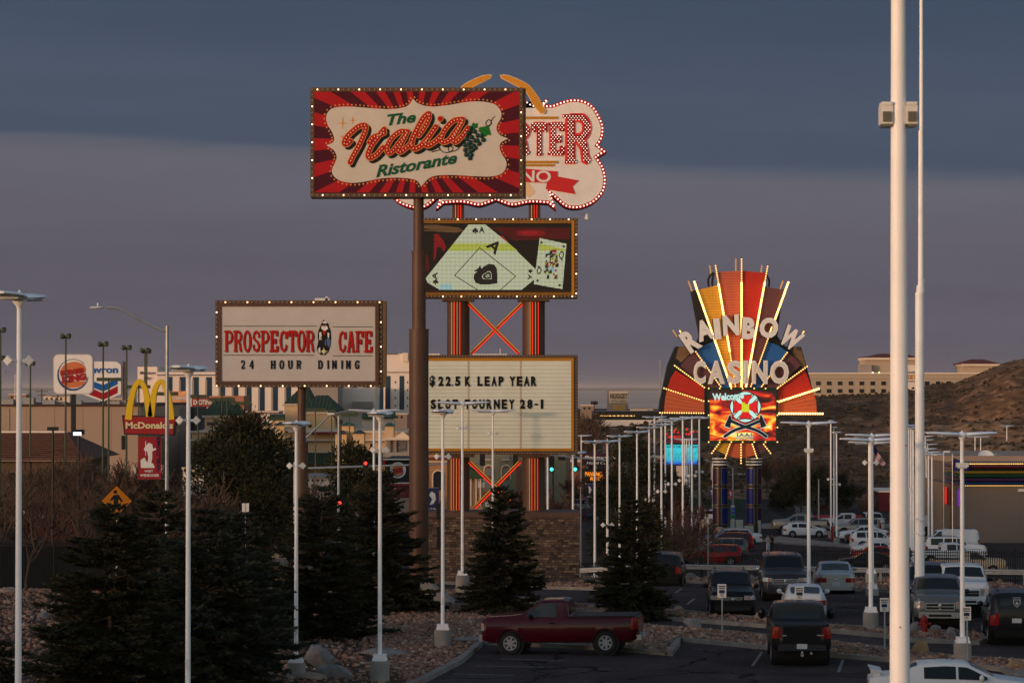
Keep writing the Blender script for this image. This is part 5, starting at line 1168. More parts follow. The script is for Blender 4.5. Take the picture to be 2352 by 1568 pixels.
def make_car(label, cat, kind, pm, loc, rz, group='cars and trucks parked in the lots', name='parked_car', detail=2, lit=False, opts=()):
    if kind == 'sedan': c = Car(4.85, 1.83, [(-2.42, .98), (-2.2, 1.06), (-1.75, 1.10), (-1.0, 1.42), (-.3, 1.46), (.3, 1.43), (1.15, 1.02), (2.2, .88), (2.42, .70)], [(-2.42, .86), (-2.2, .96), (-1.0, .96), (1.1, .92), (2.2, .78), (2.42, .62)], (-1.62, 1.1), (-1.42, 1.45), .33, .24, .72, .45); ws = (.38, 1.06); rwn = (-1.68, -1.06); sw = [(.98, .05, 'f'), (-.02, -.95, 'r')]
    elif kind == 'hatch': c = Car(4.4, 1.76, [(-2.2, .95), (-2.1, 1.15), (-1.75, 1.38), (-.7, 1.49), (.1, 1.47), (1.2, 1.02), (2.0, .84), (2.2, .66)], [(-2.2, .9), (-1.9, .98), (1.2, .92), (2.0, .76), (2.2, .6)], (-1.9, 1.2), (-1.33, 1.35), .32, .24, .72, .45); ws = (.2, 1.1); rwn = (-2.08, -1.72); sw = [(1.05, .15, 'f'), (.08, -.75, 'r'), (-.83, -1.45, 'q')]
    elif kind == 'coupe_hatch': c = Car(4.1, 1.74, [(-2.05, .95), (-1.95, 1.08), (-1.2, 1.34), (-.4, 1.40), (.0, 1.38), (1.0, 1.0), (1.85, .80), (2.05, .62)], [(-2.05, .9), (-1.8, .96), (1.1, .90), (1.9, .74), (2.05, .58)], (-1.9, 1.2), (-1.22, 1.28), .32, .22, .70, .5); ws = (.1, .92); rwn = (-1.9, -1.25); sw = [(.85, -.1, 'f'), (-.18, -.9, 'r')]
    elif kind == 'suv': c = Car(4.75, 1.87, [(-2.37, 1.2), (-2.25, 1.55), (-2.0, 1.72), (-.6, 1.77), (.25, 1.74), (1.0, 1.22), (2.15, 1.08), (2.37, .84)], [(-2.37, 1.08), (-2.1, 1.12), (1.0, 1.10), (2.15, .98), (2.37, .76)], (-2.1, 1.0), (-1.4, 1.45), .37, .32, .78, .4); ws = (.32, .92); rwn = (-2.30, -2.06); sw = [(.92, -.02, 'f'), (-.1, -1.05, 'r'), (-1.13, -2.0, 'q')]
    elif kind == 'bigsuv': c = Car(5.3, 2.02, [(-2.65, 1.25), (-2.55, 1.75), (-2.35, 1.90), (-.8, 1.93), (.35, 1.90), (1.0, 1.36), (2.45, 1.2), (2.65, .95)], [(-2.65, 1.15), (-2.4, 1.2), (1.0, 1.2), (2.45, 1.1), (2.65, .85)], (-2.1, 1.0), (-1.6, 1.62), .39, .35, .82, .3); ws = (.42, .95); rwn = (-2.63, -2.42); sw = [(.93, .05, 'f'), (-.03, -1.1, 'r'), (-1.18, -2.3, 'q')]
    elif kind == 'van': c = Car(5.2, 1.95, [(-2.6, 1.3), (-2.5, 1.85), (-2.3, 1.98), (0, 2.02), (1.1, 1.92), (1.9, 1.22), (2.4, 1.05), (2.6, .8)], [(-2.6, 1.1), (1.9, 1.08), (2.4, .96), (2.6, .72)], (-2.1, 1.0), (-1.55, 1.6), .35, .30, .84, .35); ws = (1.2, 1.82); rwn = (-2.57, -2.36); sw = [(1.75, .85, 'f')]
    elif kind in ('pickup', 'pickup_ext', 'pickup_crew'):
        cl = {'pickup': -.10, 'pickup_ext': -.55, 'pickup_crew': -1.0}[kind]; lf = .10 if 'lift' in opts else 0
        c = Car(5.75, 2.0, [(-2.87, 1.29 + lf), (cl - .30, 1.29 + lf), (cl - .28, 1.34 + lf), (cl - .22, 1.83 + lf), (cl - .05, 1.89 + lf), (.60, 1.88 + lf), (1.36, 1.42 + lf), (1.6, 1.38 + lf), (2.6, 1.32 + lf), (2.8, 1.24 + lf), (2.87, 1.04 + lf)], [(-2.87, 1.27 + lf), (cl - .28, 1.27 + lf), (cl, 1.24 + lf), (1.34, 1.27 + lf), (2.6, 1.22 + lf), (2.8, 1.14 + lf), (2.87, .96 + lf)], (0, 1), (-1.72, 1.78), .40, .45 + lf, .82, .20, bed=(-2.80, cl - .34))
        ws = (.68, 1.32); rwn = (cl - .27, cl - .17); sw = [(1.30, .50, 'f'), (.40, cl + .15, 'r')]
        if kind == 'pickup': sw = [(1.30, .06, 'f')]
    root = thing(name, label, cat, loc, rz, group)
    b = c.body().build('body', pm, root, True)
    # dark floor and wheel wells
    mb = MB(); mb.b2((-c.L / 2 + .25, -c.W / 2 + .22, c.sill - .06), (c.L / 2 - .25, c.W / 2 - .22, c.sill + .3))
    for wx in c.wb: mb.tube((wx, -c.W / 2 + .12, c.rw), (wx, c.W / 2 - .12, c.rw), c.ra + .03, n=20)
    mb.build('underbody', mDK, root)
    # arches
    for wx in c.wb:
        for sg in (1, -1):
            mb = MB(); vs = []
            for i in range(13):
                a = math.pi * i / 12
                for rr in (c.ra - .005, c.ra + .045):
                    x = wx + rr * math.cos(a); z = max(c.sill * .98, c.rw + rr * math.sin(a)); vs.append((x, sg * (c.hw(max(-c.L / 2, min(c.L / 2, x))) + .012), z))
            mb.add(vs, [(2 * i, 2 * i + 1, 2 * i + 3, 2 * i + 2) for i in range(12)])
            mb.build('wheel_arch', mDK if kind in ('suv', 'pickup_ext') and pm not in (PM,) else pm, root)
    ty, rim = wheel_meshes(c.rw)
    for wx in c.wb:
        for sg in (1, -1):
            w = bpy.data.objects.new('wheel', None); COL.objects.link(w); w.parent = root; w.location = (wx, sg * (c.W / 2 - .15), c.rw); w.empty_display_size = .1
            if sg < 0: w.rotation_euler = (0, 0, math.pi)
            for nm, me in (('tyre', ty), ('rim', rim)):
                o = bpy.data.objects.new(nm, me); COL.objects.link(o); o.parent = w
    # glazing
    mb = MB(); c.topp(mb, ws[0] + .03, ws[1] - .02, .93, fy1=1.0); mb.build('windscreen', mGL, root, True)
    if kind.startswith('pickup'):
        zt = lerp(c.top, rwn[0] + .2); mb = MB(); zt = c.top[3][1]; zb_ = c.top[0][1]
        mb.add([(rwn[0] - .025, -.74, zb_ + .07), (rwn[0] - .025, .74, zb_ + .07), (rwn[0] + .075, .66, zt - .06), (rwn[0] + .075, -.66, zt - .06)], [(0, 1, 2, 3)]); mb.build('rear_window', mGL, root)
    else:
        mb = MB(); c.topp(mb, rwn[0] + .02, rwn[1] - .02, .86, fy1=.94); mb.build('rear_window', mGL, root, True)
    for x0, x1, ty_ in sw:
        for sg in (1, -1):
            lo = lambda x: lerp(c.belt, x) + .045
            hi = lambda x: min(lerp(c.top, x) - .115, 9)
            mb = MB()
            if ty_ == 'f': c.side(mb, x1, x0 - .12, lo, hi, sg, .014, 9)
            elif ty_ == 'q': c.side(mb, x1 + .08, x0, lo, hi, sg, .014, 6)
            else: c.side(mb, x1 + .04, x0, lo, hi, sg, .014, 8)
            mb.build('side_window', mGL, root, True)
    # doors: seams, handles, mirrors
    dz = lerp(c.belt, 0)
    mb = MB(); seams = [x for x0, x1, _ in sw for x in (x1 - .04,)] + [sw[0][0] - .10]
    for x in seams:
        for sg in (1, -1): c.side(mb, x - .008, x + .008, c.sill + .1, lambda q_: lerp(c.belt, q_) - .01, sg, .004, 1)
    mb.build('door_seams', mDK, root)
    for x0, x1, ty_ in sw[:2 if kind != 'pickup' else 1]:
        if ty_ == 'q': continue
        for sg in (1, -1):
            mb = MB(); x = x1 + .16; mb.box((x, sg * (c.y(x, dz - .16) + .02), dz - .15), (.2, .035, .035)); mb.build('door_handle', PK if kind.startswith('pickup') or pm is PK else pm, root)
    mxp = ws[1] - (.38 if not kind.startswith('pickup') else .32); big = 1.5 if 'tow' in opts else 1.0
    for sg in (1, -1):
        mb = MB(); yy = c.y(mxp, dz + .02); mb.ball((mxp, sg * (yy + .17 * big), dz + .10 * big), .13 * big, .55, .85 * (1 if big == 1 else .8), .72 * (1 if big == 1 else 1.5), 6); mb.b2((mxp - .03, sg * (yy - .02), dz), (mxp + .05, sg * (yy + .12), dz + .05))
        mb.build('mirror', mCHR if 'chrome_mirror' in opts else (PK if big > 1 or kind.startswith('pickup') else pm), root, True)
    Lh = c.L / 2; fz = c.belt[-2][1]; rz_ = lerp(c.belt, -Lh + .1)
    # front
    hwf = c.hw(Lh - .02)
    mb = MB(); gh = (.30 if not kind.startswith('pickup') else .36)
    zg0 = fz - gh - (.02 if kind in ('sedan', 'hatch', 'coupe_hatch') else 0)
    gw = hwf * (.55 if kind in ('sedan', 'hatch', 'coupe_hatch', 'suv') else .66)
    mb.b2((Lh - .05, -gw, zg0), (Lh + .018, gw, fz - .12)); gr = mb.build('grille', mDK, root)
    mb = MB()
    if 'crosshair' in opts or 'bars' in opts:
        zc = (zg0 + fz - .12) / 2; top_ = fz - .10
        for z in ((zg0 - .02, zg0 + .02), (top_ - .04, top_)): mb.b2((Lh, -gw - .03, z[0]), (Lh + .05, gw + .03, z[1]))
        for sg in (1, -1): mb.b2((Lh, sg * (gw - .01), zg0), (Lh + .048, sg * (gw + .03), top_))
        mb.b2((Lh, -gw, zc - .018), (Lh + .045, gw, zc + .018)); mb.b2((Lh, -.03, zg0), (Lh + .044, .03, top_)); mb.ball((Lh + .05, 0, zc + .03), .07, .4, 1, 1.1, 5)
    else:
        mb.b2((Lh, -gw, fz - .15), (Lh + .03, gw, fz - .12)); mb.b2((Lh, -gw, (zg0 + fz - .12) / 2 - .012), (Lh + .03, gw, (zg0 + fz - .12) / 2 + .012)); mb.ball((Lh + .035, 0, (zg0 + fz - .1) / 2), .07, .35, 1.1, .75, 5)
    mb.build('grille_trim', mCHR, gr)
    for sg in (1, -1):
        mb = MB(); c.side(mb, Lh - (.36 if not kind.startswith('pickup') else .14), Lh - .01, fz - .22 - (.08 if kind.startswith('pickup') else 0), fz - .05, sg, .014, 4); mb.b2((Lh - .04, sg * (gw + .05), fz - .22 - (.10 if kind.startswith('pickup') else 0)), (Lh + .014, sg * hwf * .93, fz - .05)); hl = mb.build('headlight', mHL, root)
        mb = MB(); mb.b2((Lh - .03, sg * hwf * .86, fz - .20), (Lh + .020, sg * hwf * .945, fz - .08)); 
        if detail > 1: mb.build('turn_signal', mAMB, hl)
    mb = MB(); zb = c.sill + .02
    bm_ = mCHR if 'chrome' in opts else (mDK if kind == 'suv' and pm is PK else pm)
    mb.b2((Lh - .12, -hwf * 1.0, zb), (Lh + (.09 if kind.startswith('pickup') else .03), hwf * 1.0, zb + (.22 if kind.startswith('pickup') else .16)))
    mb.build('front_bumper', bm_, root)
    mb = MB(); mb.b2((Lh, -gw * .8, zb - .02), (Lh + .035, gw * .8, zb + .10)) if not kind.startswith('pickup') else mb.b2((Lh, -gw * .8, zb + .05), (Lh + .095, gw * .8, zb + .14)); mb.build('air_intake', mDK, root)
    # rear
    hwr = c.hw(-Lh + .02)
    if kind.startswith('pickup'):
        for sg in (1, -1):
            mb = MB(); c.side(mb, -Lh + .01, -Lh + .20, rz_ - .42, rz_ - .03, sg, .014, 3); mb.b2((-Lh - .014, sg * hwr * .85, rz_ - .40), (-Lh + .03, sg * hwr * .95, rz_ - .06)); mb.build('taillight', mTLL if lit else mTL, root)
        mb = MB(); mb.b2((-Lh - .13, -hwr, c.sill + .02), (-Lh + .1, hwr, c.sill + .20)); mb.build('rear_bumper', mCHR if pm is not PK else PD, root)
        mb = MB(); mb.b2((-Lh - .012, -hwr * .78, c.sill + .26), (-Lh + .02, hwr * .78, rz_ - .02)); mb.b2((-Lh - .03, -.13, rz_ - .14), (-Lh, .13, rz_ - .08)); mb.build('tailgate', pm, root)
        x0, x1 = c.bed[0], c.bed[1]; bt = c.top[0][1]; mb = MB()
        mb.b2((x0, -c.W / 2 * .82, bt - .01), (x1, c.W / 2 * .82, bt + .022)); mb.build('bed', mDK, root)  # dark plate on top paints in the shade of the bed hollow
        for sg in (1, -1): mb = MB(); mb.b2((x0, sg * c.W / 2 * .80, bt - .01), (x1, sg * c.W / 2 * .90, bt + .03)); mb.build('bed_rail', mDK, root)
        pz = c.sill + .08 if 'plate_mid' not in opts else c.sill + .06
        mb = MB(); mb.b2((-Lh - .145, -.17, pz), (-Lh - .13, .17, pz + .16)); mb.build('number_plate', mPL, root)
        if 'hitch' in opts:
            mb = MB(); mb.b2((-Lh - .3, -.05, c.sill - .16), (-Lh, .05, c.sill - .06)); mb.ball((-Lh - .28, 0, c.sill - .03), .04, n=4); mb.tube((-Lh - .16, -.3, c.sill - .1), (-Lh - .16, -.3, c.sill - .02), .04, n=8); mb.build('tow_hitch', mCHR, root)
            mb = MB(); mb.b2((rwn[0] + .06, -.16, c.top[3][1] - .03), (rwn[0] + .12, .16, c.top[3][1] + .02)); mb.build('brake_light', mTL, root)
            mb = MB(); mb.b2((-Lh - .02, -.72, rz_ - .32), (-Lh - .01, -.5, rz_ - .29)); mb.b2((-Lh - .02, .5, rz_ - .34), (-Lh - .01, .62, rz_ - .30)); mb.build('badge', mCHR, root)
    else:
        tall = kind in ('suv', 'bigsuv', 'van')
        z0, z1 = (rz_ - .28, rz_ - .08) if not tall else (rz_ - (.34 if kind != 'bigsuv' else .42), rz_ + .12)
        for sg in (1, -1):
            mb = MB(); c.side(mb, -Lh + .01, -Lh + (.26 if not tall else .16), z0, z1 if not tall else rz_ - .05, sg, .014, 4)
            mb.b2((-Lh - .014, sg * hwr * (.60 if not tall else .80), z0), (-Lh + .04, sg * hwr * .96, min(z1, rz_ + .02))); mb.build('taillight', mTLL if lit else mTL, root)
        mb = MB(); mb.b2((-Lh - .05, -hwr * 1.0, c.sill + .04), (-Lh + .1, hwr * 1.0, c.sill + .22)); mb.build('rear_bumper', pm, root)
        pz = rz_ - .42 if kind in ('sedan',) else rz_ - .32
        if kind == 'sedan': pz = c.sill + .24
        mb = MB(); mb.b2((-Lh - .03, -.17, pz), (-Lh + .02, .17, pz + .16)); mb.build('number_plate', mPL, root)
        mb = MB(); mb.b2((-Lh - .02, -hwr * .62, rz_ - .06), (-Lh + .01, hwr * .62, rz_ - .045)); mb.ball((-Lh - .01, 0, rz_ - .16), .05, .4, 1, 1, 5); mb.build('boot_trim', mCHR if kind == 'sedan' else mDK, root)
        if tall or 'rack' in opts:
            mb = MB()
            for sg in (1, -1):
                zt = lerp(c.top, -.7); mb.path([(-1.9, sg * .60, lerp(c.top, -1.9) - .02), (-1.7, sg * .6, zt + .05), (.0, sg * .6, zt + .05), (.2, sg * .6, lerp(c.top, .2) - .02)], .018, 5)
            mb.build('roof_rails', mCHR if pm in (PS,) else mDK, root)
    if 'spoiler' in opts:
        mb = MB(); z = lerp(c.top, -Lh + .2); mb.add([(-Lh + .02, -.72, z + .20), (-Lh + .02, .72, z + .20), (-Lh + .36, .72, z + .13), (-Lh + .36, -.72, z + .13), (-Lh + .02, -.72, z + .16), (-Lh + .02, .72, z + .16), (-Lh + .36, .72, z + .10), (-Lh + .36, -.72, z + .10)], [(0, 1, 2, 3), (4, 5, 6, 7), (0, 1, 5, 4), (2, 3, 7, 6), (0, 3, 7, 4), (1, 2, 6, 5)])
        for sg in (1, -1): mb.b2((-Lh + .1, sg * .62, z - .06), (-Lh + .3, sg * .66, z + .12))
        mb.build('spoiler', pm, root)
    if 'emblem' in opts:
        mb = MB(); mb.b2((-Lh + .19, -.11, rz_ + .30), (-Lh + .20, .11, rz_ + .52))
    return root
def put(px, py, dy=0, off=.02):
    g = G(px, py); y = g.y + dy; x = (px - 1176) / F * y; return (x, y, gz(y) + off)
FR, RE = R(-90), R(90)
CARS = [ # label, cat, kind, paint, (px, contact py, dy), heading deg, opts, name
 ('maroon regular cab pickup parked side-on behind the kerb corner', 'pickup truck', 'pickup', PM, (1293, 1500, 0), 170, ('chrome',), 'pickup_truck'),
 ('black pickup with tow mirrors and a hitch seen from behind', 'pickup truck', 'pickup_ext', PK, (1831, 1527, 1.9), 87, ('tow', 'hitch', 'lift'), 'pickup_truck'),
 ('black compact crossover facing us behind the left reserved parking sign', 'car', 'suv', PK, (1677, 1418, 1.6), -92, ('rack',), 'parked_car'),
 ('dark grey truck facing us with a split chrome grille and chrome mirrors', 'pickup truck', 'bigsuv', PD, (1797, 1380, 1.8), -93, ('bars', 'chrome_mirror'), 'parked_car'),
 ('small white coupe seen from behind beyond the black pickup', 'car', 'coupe_hatch', PW, (1845, 1425, 1.4), 86, (), 'parked_car'),
 ('silver sedan seen from behind near the guardrail', 'car', 'sedan', PS, (1914, 1363, 1.8), 86, (), 'parked_car'),
 ('black hatchback with tall red tail lamps beside the dark fir', 'car', 'suv', PK, (1531, 1346, 1.6), 84, (), 'parked_car'),
 ('silver heavy pickup with a big chrome grille beside the hydrant', 'pickup truck', 'pickup_crew', PG, (2150, 1451, 2.2), -96, ('bars', 'chrome', 'lift'), 'pickup_truck'),
 ('white pickup facing us between the flagpole and the guardrail', 'pickup truck', 'pickup_crew', PW, (2208, 1417, 2.2), -96, ('lift',), 'pickup_truck'),
 ('dark blue sport utility behind the silver heavy pickup', 'car', 'bigsuv', PB, (2136, 1412, 2.2), -97, (), 'parked_car'),
 ('black sport utility with a crest on its rear window at the right border', 'car', 'bigsuv', PK, (2322, 1482, 2.0), 84, ('emblem',), 'parked_car'),
 ('white sports sedan with a rear spoiler cut by the bottom border', 'car', 'sedan', PW, (2190, 1634, 0), -4, ('spoiler',), 'parked_car'),
 ('bright red sport utility behind the iron fence, side-on', 'car', 'suv', PR, (1637, 1298, 0), 181, (), 'parked_car'),
 ('grey hatchback in the row behind the red sport utility', 'car', 'suv', PG, (1654, 1281, 0), 181, (), 'parked_car'),
 ('dark red crossover third in the row behind the red sport utility', 'car', 'suv', PDR, (1668, 1266, 0), 181, (), 'parked_car'),
 ('silver wagon with lit tail lamps in front of the fan sign columns', 'car', 'suv', PS, (1670, 1257, 0), 181, ('rack',), 'parked_car'),
 ('white sedan peeking out farthest back in the row by the fan sign', 'car', 'sedan', PW, (1690, 1250, 0), 180, (), 'parked_car'),
 ('white hatchback side-on in front of the tan pickup', 'car', 'hatch', PW, (1848, 1233, 0), 0, (), 'parked_car'),
 ('tan lifted pickup side-on behind the white hatchback', 'pickup truck', 'pickup_ext', PBG, (1837, 1228, 3), 180, ('lift',), 'pickup_truck'),
 ('white sedan facing left just beyond the concrete pole footings', 'car', 'sedan', PW, (1982, 1241, 0), 180, (), 'parked_car'),
 ('beige wagon behind the white sedan, half hidden', 'car', 'suv', PBG, (1968, 1229, 0), 180, (), 'parked_car'),
 ('white pickup cab beyond the beige wagon', 'pickup truck', 'pickup_ext', PW, (1945, 1219, 0), 180, (), 'pickup_truck'),
 ('white sport utility seen head-on at the back of the lower lot', 'car', 'bigsuv', PW, (2005, 1222, 3), -90, (), 'parked_car'),
 ('white hatchback with lime window edging left of the near tall pole', 'car', 'suv', PW, (2012, 1262, 0), 2, ('lime',), 'parked_car'),
 ('black car with a red neighbour at the back of its row', 'car', 'sedan', PK, (2000, 1252, 0), 2, (), 'parked_car'),
 ('white sedan facing right left of the near tall pole', 'car', 'sedan', PW, (2018, 1281, 0), 2, (), 'parked_car'),
 ('red sedan mostly hidden behind the black sedan at the fence', 'car', 'sedan', PR, (2022, 1293, 0), 2, (), 'parked_car'),
 ('black sedan closest to the iron fence left of the near pole', 'car', 'sedan', PK, (1990, 1309, 0), 180, (), 'parked_car'),
 ('white cargo van right of the flagpole, farthest back', 'van', 'van', PW, (2180, 1265, 0), 181, (), 'parked_van'),
 ('white sport utility with roof rails right of the flagpole', 'car', 'bigsuv', PW, (2192, 1283, 0), 1, ('rack',), 'parked_car'),
 ('white extended cab pickup behind the fence right of the flagpole', 'pickup truck', 'pickup_ext', PW, (2180, 1298, 0), 1, (), 'pickup_truck'),
 ('cream regular cab pickup closest to the iron fence on the right', 'pickup truck', 'pickup', PT, (2222, 1321, 0), 1, (), 'pickup_truck'),
 ('silver car seen from behind on the street between the firs', 'car', 'suv', PS, (612, 1283, 2), 88, (), 'parked_car'),
 ('white jeep like car beyond the bare trees on the left', 'car', 'suv', PW, (150, 1180, 0), 183, (), 'parked_car'),
 ('white pickup nose to the left beyond the bare trees', 'pickup truck', 'pickup_ext', PW, (92, 1200, 0), 178, (), 'pickup_truck'),
 ('dark red car near the left street corner', 'car', 'sedan', PDR, (178, 1212, 0), 10, (), 'parked_car'),
 ('white sedan at the left border behind the bare trees', 'car', 'sedan', PW, (30, 1184, 0), 190, (), 'parked_car'),
 ('black sport utility beyond the bare trees behind the left lamp posts', 'car', 'suv', PK, (205, 1188, 0), 180, (), 'parked_car'),
 ('white van parked below the cafe sign between the firs', 'van', 'van', PW, (505, 1222, 0), 182, (), 'parked_van'),
 ('white covered car below the traffic signal arm', 'car', 'hatch', PW, (832, 1200, 0), 182, (), 'parked_car'),
 ('yellow taxi van on the street right of the brown columns', 'van', 'van', PY, (1302, 1174, 0), 100, (), 'parked_van'),
 ('white pickup on the street beside the yellow van', 'pickup truck', 'pickup_ext', PW, (1335, 1181, 0), 180, (), 'pickup_truck'),
 ('dark blue car just right of the stone wall', 'car', 'sedan', PB, (1346, 1196, 0), 170, (), 'parked_car'),
 ('white van seen from behind beside the tan boulder', 'van', 'van', PW, (1622, 1212, 0), 96, (), 'parked_van'),
 ('red sports car far down the road between the fan sign columns', 'car', 'sedan', PR, (1688, 1110, 0), -92, (), 'moving_car'),
 ('silver pickup on the far street under the letter board', 'pickup truck', 'pickup_ext', PD, (1110, 1176, 0), 180, (), 'pickup_truck'),
 ('white box truck beyond the red buildings right of the sign columns', 'van', 'van', PW, (1310, 1136, 0), 180, (), 'parked_van'),
]
for lb, cat, kind, pm, (px, py, dy), hd_, op, nm in CARS:
    rt = make_car(lb, cat, kind, pm, put(px, py, dy), R(hd_), name=nm, opts=op, lit=('lit tail' in lb))
    if pm is PM: rt.rotation_euler = (0, R(1.3), R(hd_)); rt.location.z += .03; rt.scale = (.95, 1, 1)
    if 'emblem' in op:
        mb = MB(); mb.cur = 0
        mb.prism([(-.13, .14), (.13, .14), (.13, -.02), (0, -.16), (-.13, -.02)], 0, .004); mb.cur = 1; mb.prism([(-.10, .11), (.10, .11), (.10, -.01), (0, -.12), (-.10, -.01)], -.004, 0)
        mb.cur = 0; mb.prism([(-.05, .05), (.05, .05), (.04, -.04), (0, -.07), (-.04, -.04)], -.008, -.004)
        V, Fc = font_text('RAIDERS', .01, 0, 1.0); xs_ = [v[0] for v in V]; zs_ = [v[1] for v in V]; 
        mb.add([((v[0] - (min(xs_) + max(xs_)) / 2) * .3 / (max(xs_) - min(xs_)), -.004 + v[2] * .01, .18 + v[1] * .06) for v in V], Fc)
        o = mb.build('window_crest', [mat('decal_silver', (.35, .36, .38), .5, var=0), mDK], rt); o.location = (-2.66, 0, 1.55); o.rotation_euler = (R(-14), 0, R(-90))
# ================================================================== trees
def leafmat(name, c1, c2, rough=.8):
    m = bpy.data.materials.new(name); m.use_nodes = True; t = m.node_tree; b = t.nodes['Principled BSDF']; b.inputs['Roughness'].default_value = rough; b.inputs['Specular IOR Level'].default_value = .2
    co = nd(t, 'ShaderNodeTexCoord'); n = nd(t, 'ShaderNodeTexNoise'); n.inputs['Scale'].default_value = 1.6; n.inputs['Detail'].default_value = 5; t.links.new(co.outputs['Object'], n.inputs['Vector'])
    r = nd(t, 'ShaderNodeValToRGB'); el = r.color_ramp.elements; el[0].position = .35; el[1].position = .68; el[0].color = c1 + (1,); el[1].color = c2 + (1,)
    t.links.new(n.outputs[0], r.inputs[0]); t.links.new(r.outputs[0], b.inputs['Base Color']); MATS[name] = m; return m
mSPR = leafmat('spruce_needles', (.016, .017, .009), (.050, .045, .021)); mSPB = leafmat('blue_spruce_needles', (.018, .022, .016), (.052, .056, .038)); mPIN = leafmat('pine_needles', (.014, .018, .008), (.045, .042, .016)); mPIN2 = leafmat('juniper_needles', (.03, .026, .012), (.075, .055, .022))
mBARK = mat('bark', (.075, .050, .036), .95, var=.35, scale=4, bump=.3); mTWIG = mat('bare_twigs', (.095, .058, .038), .95, var=.3, scale=2); mTWR = mat('red_twigs', (.10, .038, .028), .95, var=.3, scale=2)
def tuft(mb, p, d, ln, wd, rn):
    d = d.normalized(); s = d.cross(Vector((rn.uniform(-1, 1), rn.uniform(-1, 1), rn.uniform(-1, 1))))
    if s.length < .1: s = d.cross(Vector((1, 0, .3)))
    s = s.normalized() * wd
    mb.add([p - s * .4, p + d * ln * .5 - s, p + d * ln, p + d * ln * .45 + s], [(0, 1, 2, 3)])
def spruce_mesh(seed, h, r, dens=1.0, low=.04):
    rn = random.Random(seed); mb = MB(); tk = MB(); tk.tube((0, 0, -.2), (0, 0, h * .97), .022 * h, .02, 8)
    nl = int(h * 5.2); 
    for l in range(nl):
        f = low + (1 - low) * ((l + rn.random() * .6) / nl); z = h * f; nb = max(6, int(13 * (1 - f) + 6))
        gap = rn.random() < .06
        for b in range(nb):
            if gap and rn.random() < .5: continue
            a = rn.random() * 2 * math.pi; lb = r * (1 - f) ** .66 * rn.uniform(.55, 1.12) + .12
            rise = (.40 * f - .05 + rn.uniform(-.22, .22)); d0 = Vector((math.cos(a), math.sin(a), rise)).normalized()
            sidev = Vector((-math.sin(a), math.cos(a), 0)); n = max(4, int(lb / .115 * dens))
            if lb > .9: tk.tube((0, 0, z), Vector((0, 0, z)) + d0 * lb * .75 + Vector((0, 0, -.10 * lb)), .018, .006, 3, False)
            for i in range(n):
                t = (i + .6) / n; t = .18 + .82 * t; p = Vector((0, 0, z)) + d0 * lb * t + Vector((0, 0, -.16 * lb * t * t + .10 * lb * t ** 4))
                w = .10 + .33 * lb * (1 - t) * .55
                for sg in (1, -1):
                    dd = (d0 * .75 + sidev * sg * rn.uniform(.5, 1.0) + Vector((0, 0, rn.uniform(-.35, .15)))); ln = rn.uniform(.7, 1.25) * (w + .12)
                    tuft(mb, p, dd, ln, .048, rn)
                    for q in range(2): tuft(mb, p + dd.normalized() * ln * rn.uniform(.2, .8), d0 * .8 + sidev * sg * rn.uniform(-.2, .9) + Vector((0, 0, rn.uniform(-.5, .45))), ln * .55, .04, rn)
                tuft(mb, p, d0 + Vector((rn.uniform(-.3, .3), rn.uniform(-.3, .3), rn.uniform(-.4, .5))), .26, .035, rn)
    return mb, tk
def pine_mesh(seed, h, r, n=46, shape=1.0, per=150):
    rn = random.Random(seed); mb = MB(); tk = MB(); tk.path([(0, 0, -.3), (.1, 0, h * .3), (-.1, .1, h * .6), (0, 0, h * .92)], [.03 * h, .024 * h, .015 * h, .01], 8)
    for k in range(n):
        f = rn.random() ** .9; z = h * (.14 + .84 * f); rr = r * (math.sin(math.pi * min(1, (.18 + .80 * f))) ** .6) * shape
        if f > .7: rr = r * (1 - f) / .3 * .8 + .15 * r
        a = rn.random() * 2 * math.pi; q = rr * math.sqrt(rn.random()) * .92; c = Vector((q * math.cos(a), q * math.sin(a), z)); s = r * rn.uniform(.20, .36)
        tk.tube((0, 0, max(.2, z - q * .5)), c, .03, .012, 3, False)
        for i in range(per):
            d = Vector((rn.gauss(0, 1), rn.gauss(0, 1), rn.gauss(0, .7))).normalized(); p = c + d * s * rn.random() ** .45; 
            tuft(mb, p, d + Vector((0, 0, .35)) + Vector((rn.uniform(-.6, .6), rn.uniform(-.6, .6), rn.uniform(-.4, .4))), rn.uniform(.16, .38) * (r / 2.6) ** .5, .05 * (r / 2.6) ** .5, rn)
    return mb, tk
def bare_mesh(seed, h, spread=.5, levels=5, thick=.012, shrub=False, kids=3, rmin=0):
    rn = random.Random(seed); mb = MB()
    def grow(p, d, ln, r, lv):
        pts = [p]; dd = d.copy(); q = p.copy()
        for i in range(3):
            dd = (dd + Vector((rn.gauss(0, .14), rn.gauss(0, .14), rn.gauss(.03, .08)))).normalized(); q = q + dd * ln / 3; pts.append(q.copy())
        mb.path(pts, [max(rmin, q_) for q_ in (r, r * .85, r * .7, r * .55)], 4 if lv > 2 else 3)
        if lv <= 0: return
        for k in range(kids + (1 if rn.random() < .5 else 0)):
            t = rn.choice((1, 2, 3, 3)) if lv < levels else rn.choice((2, 3, 3)); b = pts[t]
            nd_ = (dd + Vector((rn.gauss(0, spread), rn.gauss(0, spread), rn.gauss(.12, spread * .5)))).normalized(); grow(b, nd_, ln * rn.uniform(.55, .82), r * .58, lv - 1)
    if shrub:
        for k in range(9): grow(Vector((rn.uniform(-.3, .3) * h * .4, rn.uniform(-.3, .3) * h * .4, -.1)), Vector((rn.gauss(0, .45), rn.gauss(0, .45), 1)).normalized(), h * .36, thick * h * .5, levels - 1)
    else: grow(Vector((0, 0, -.2)), Vector((0, 0, 1)), h * .36, thick * h, levels)
    return mb
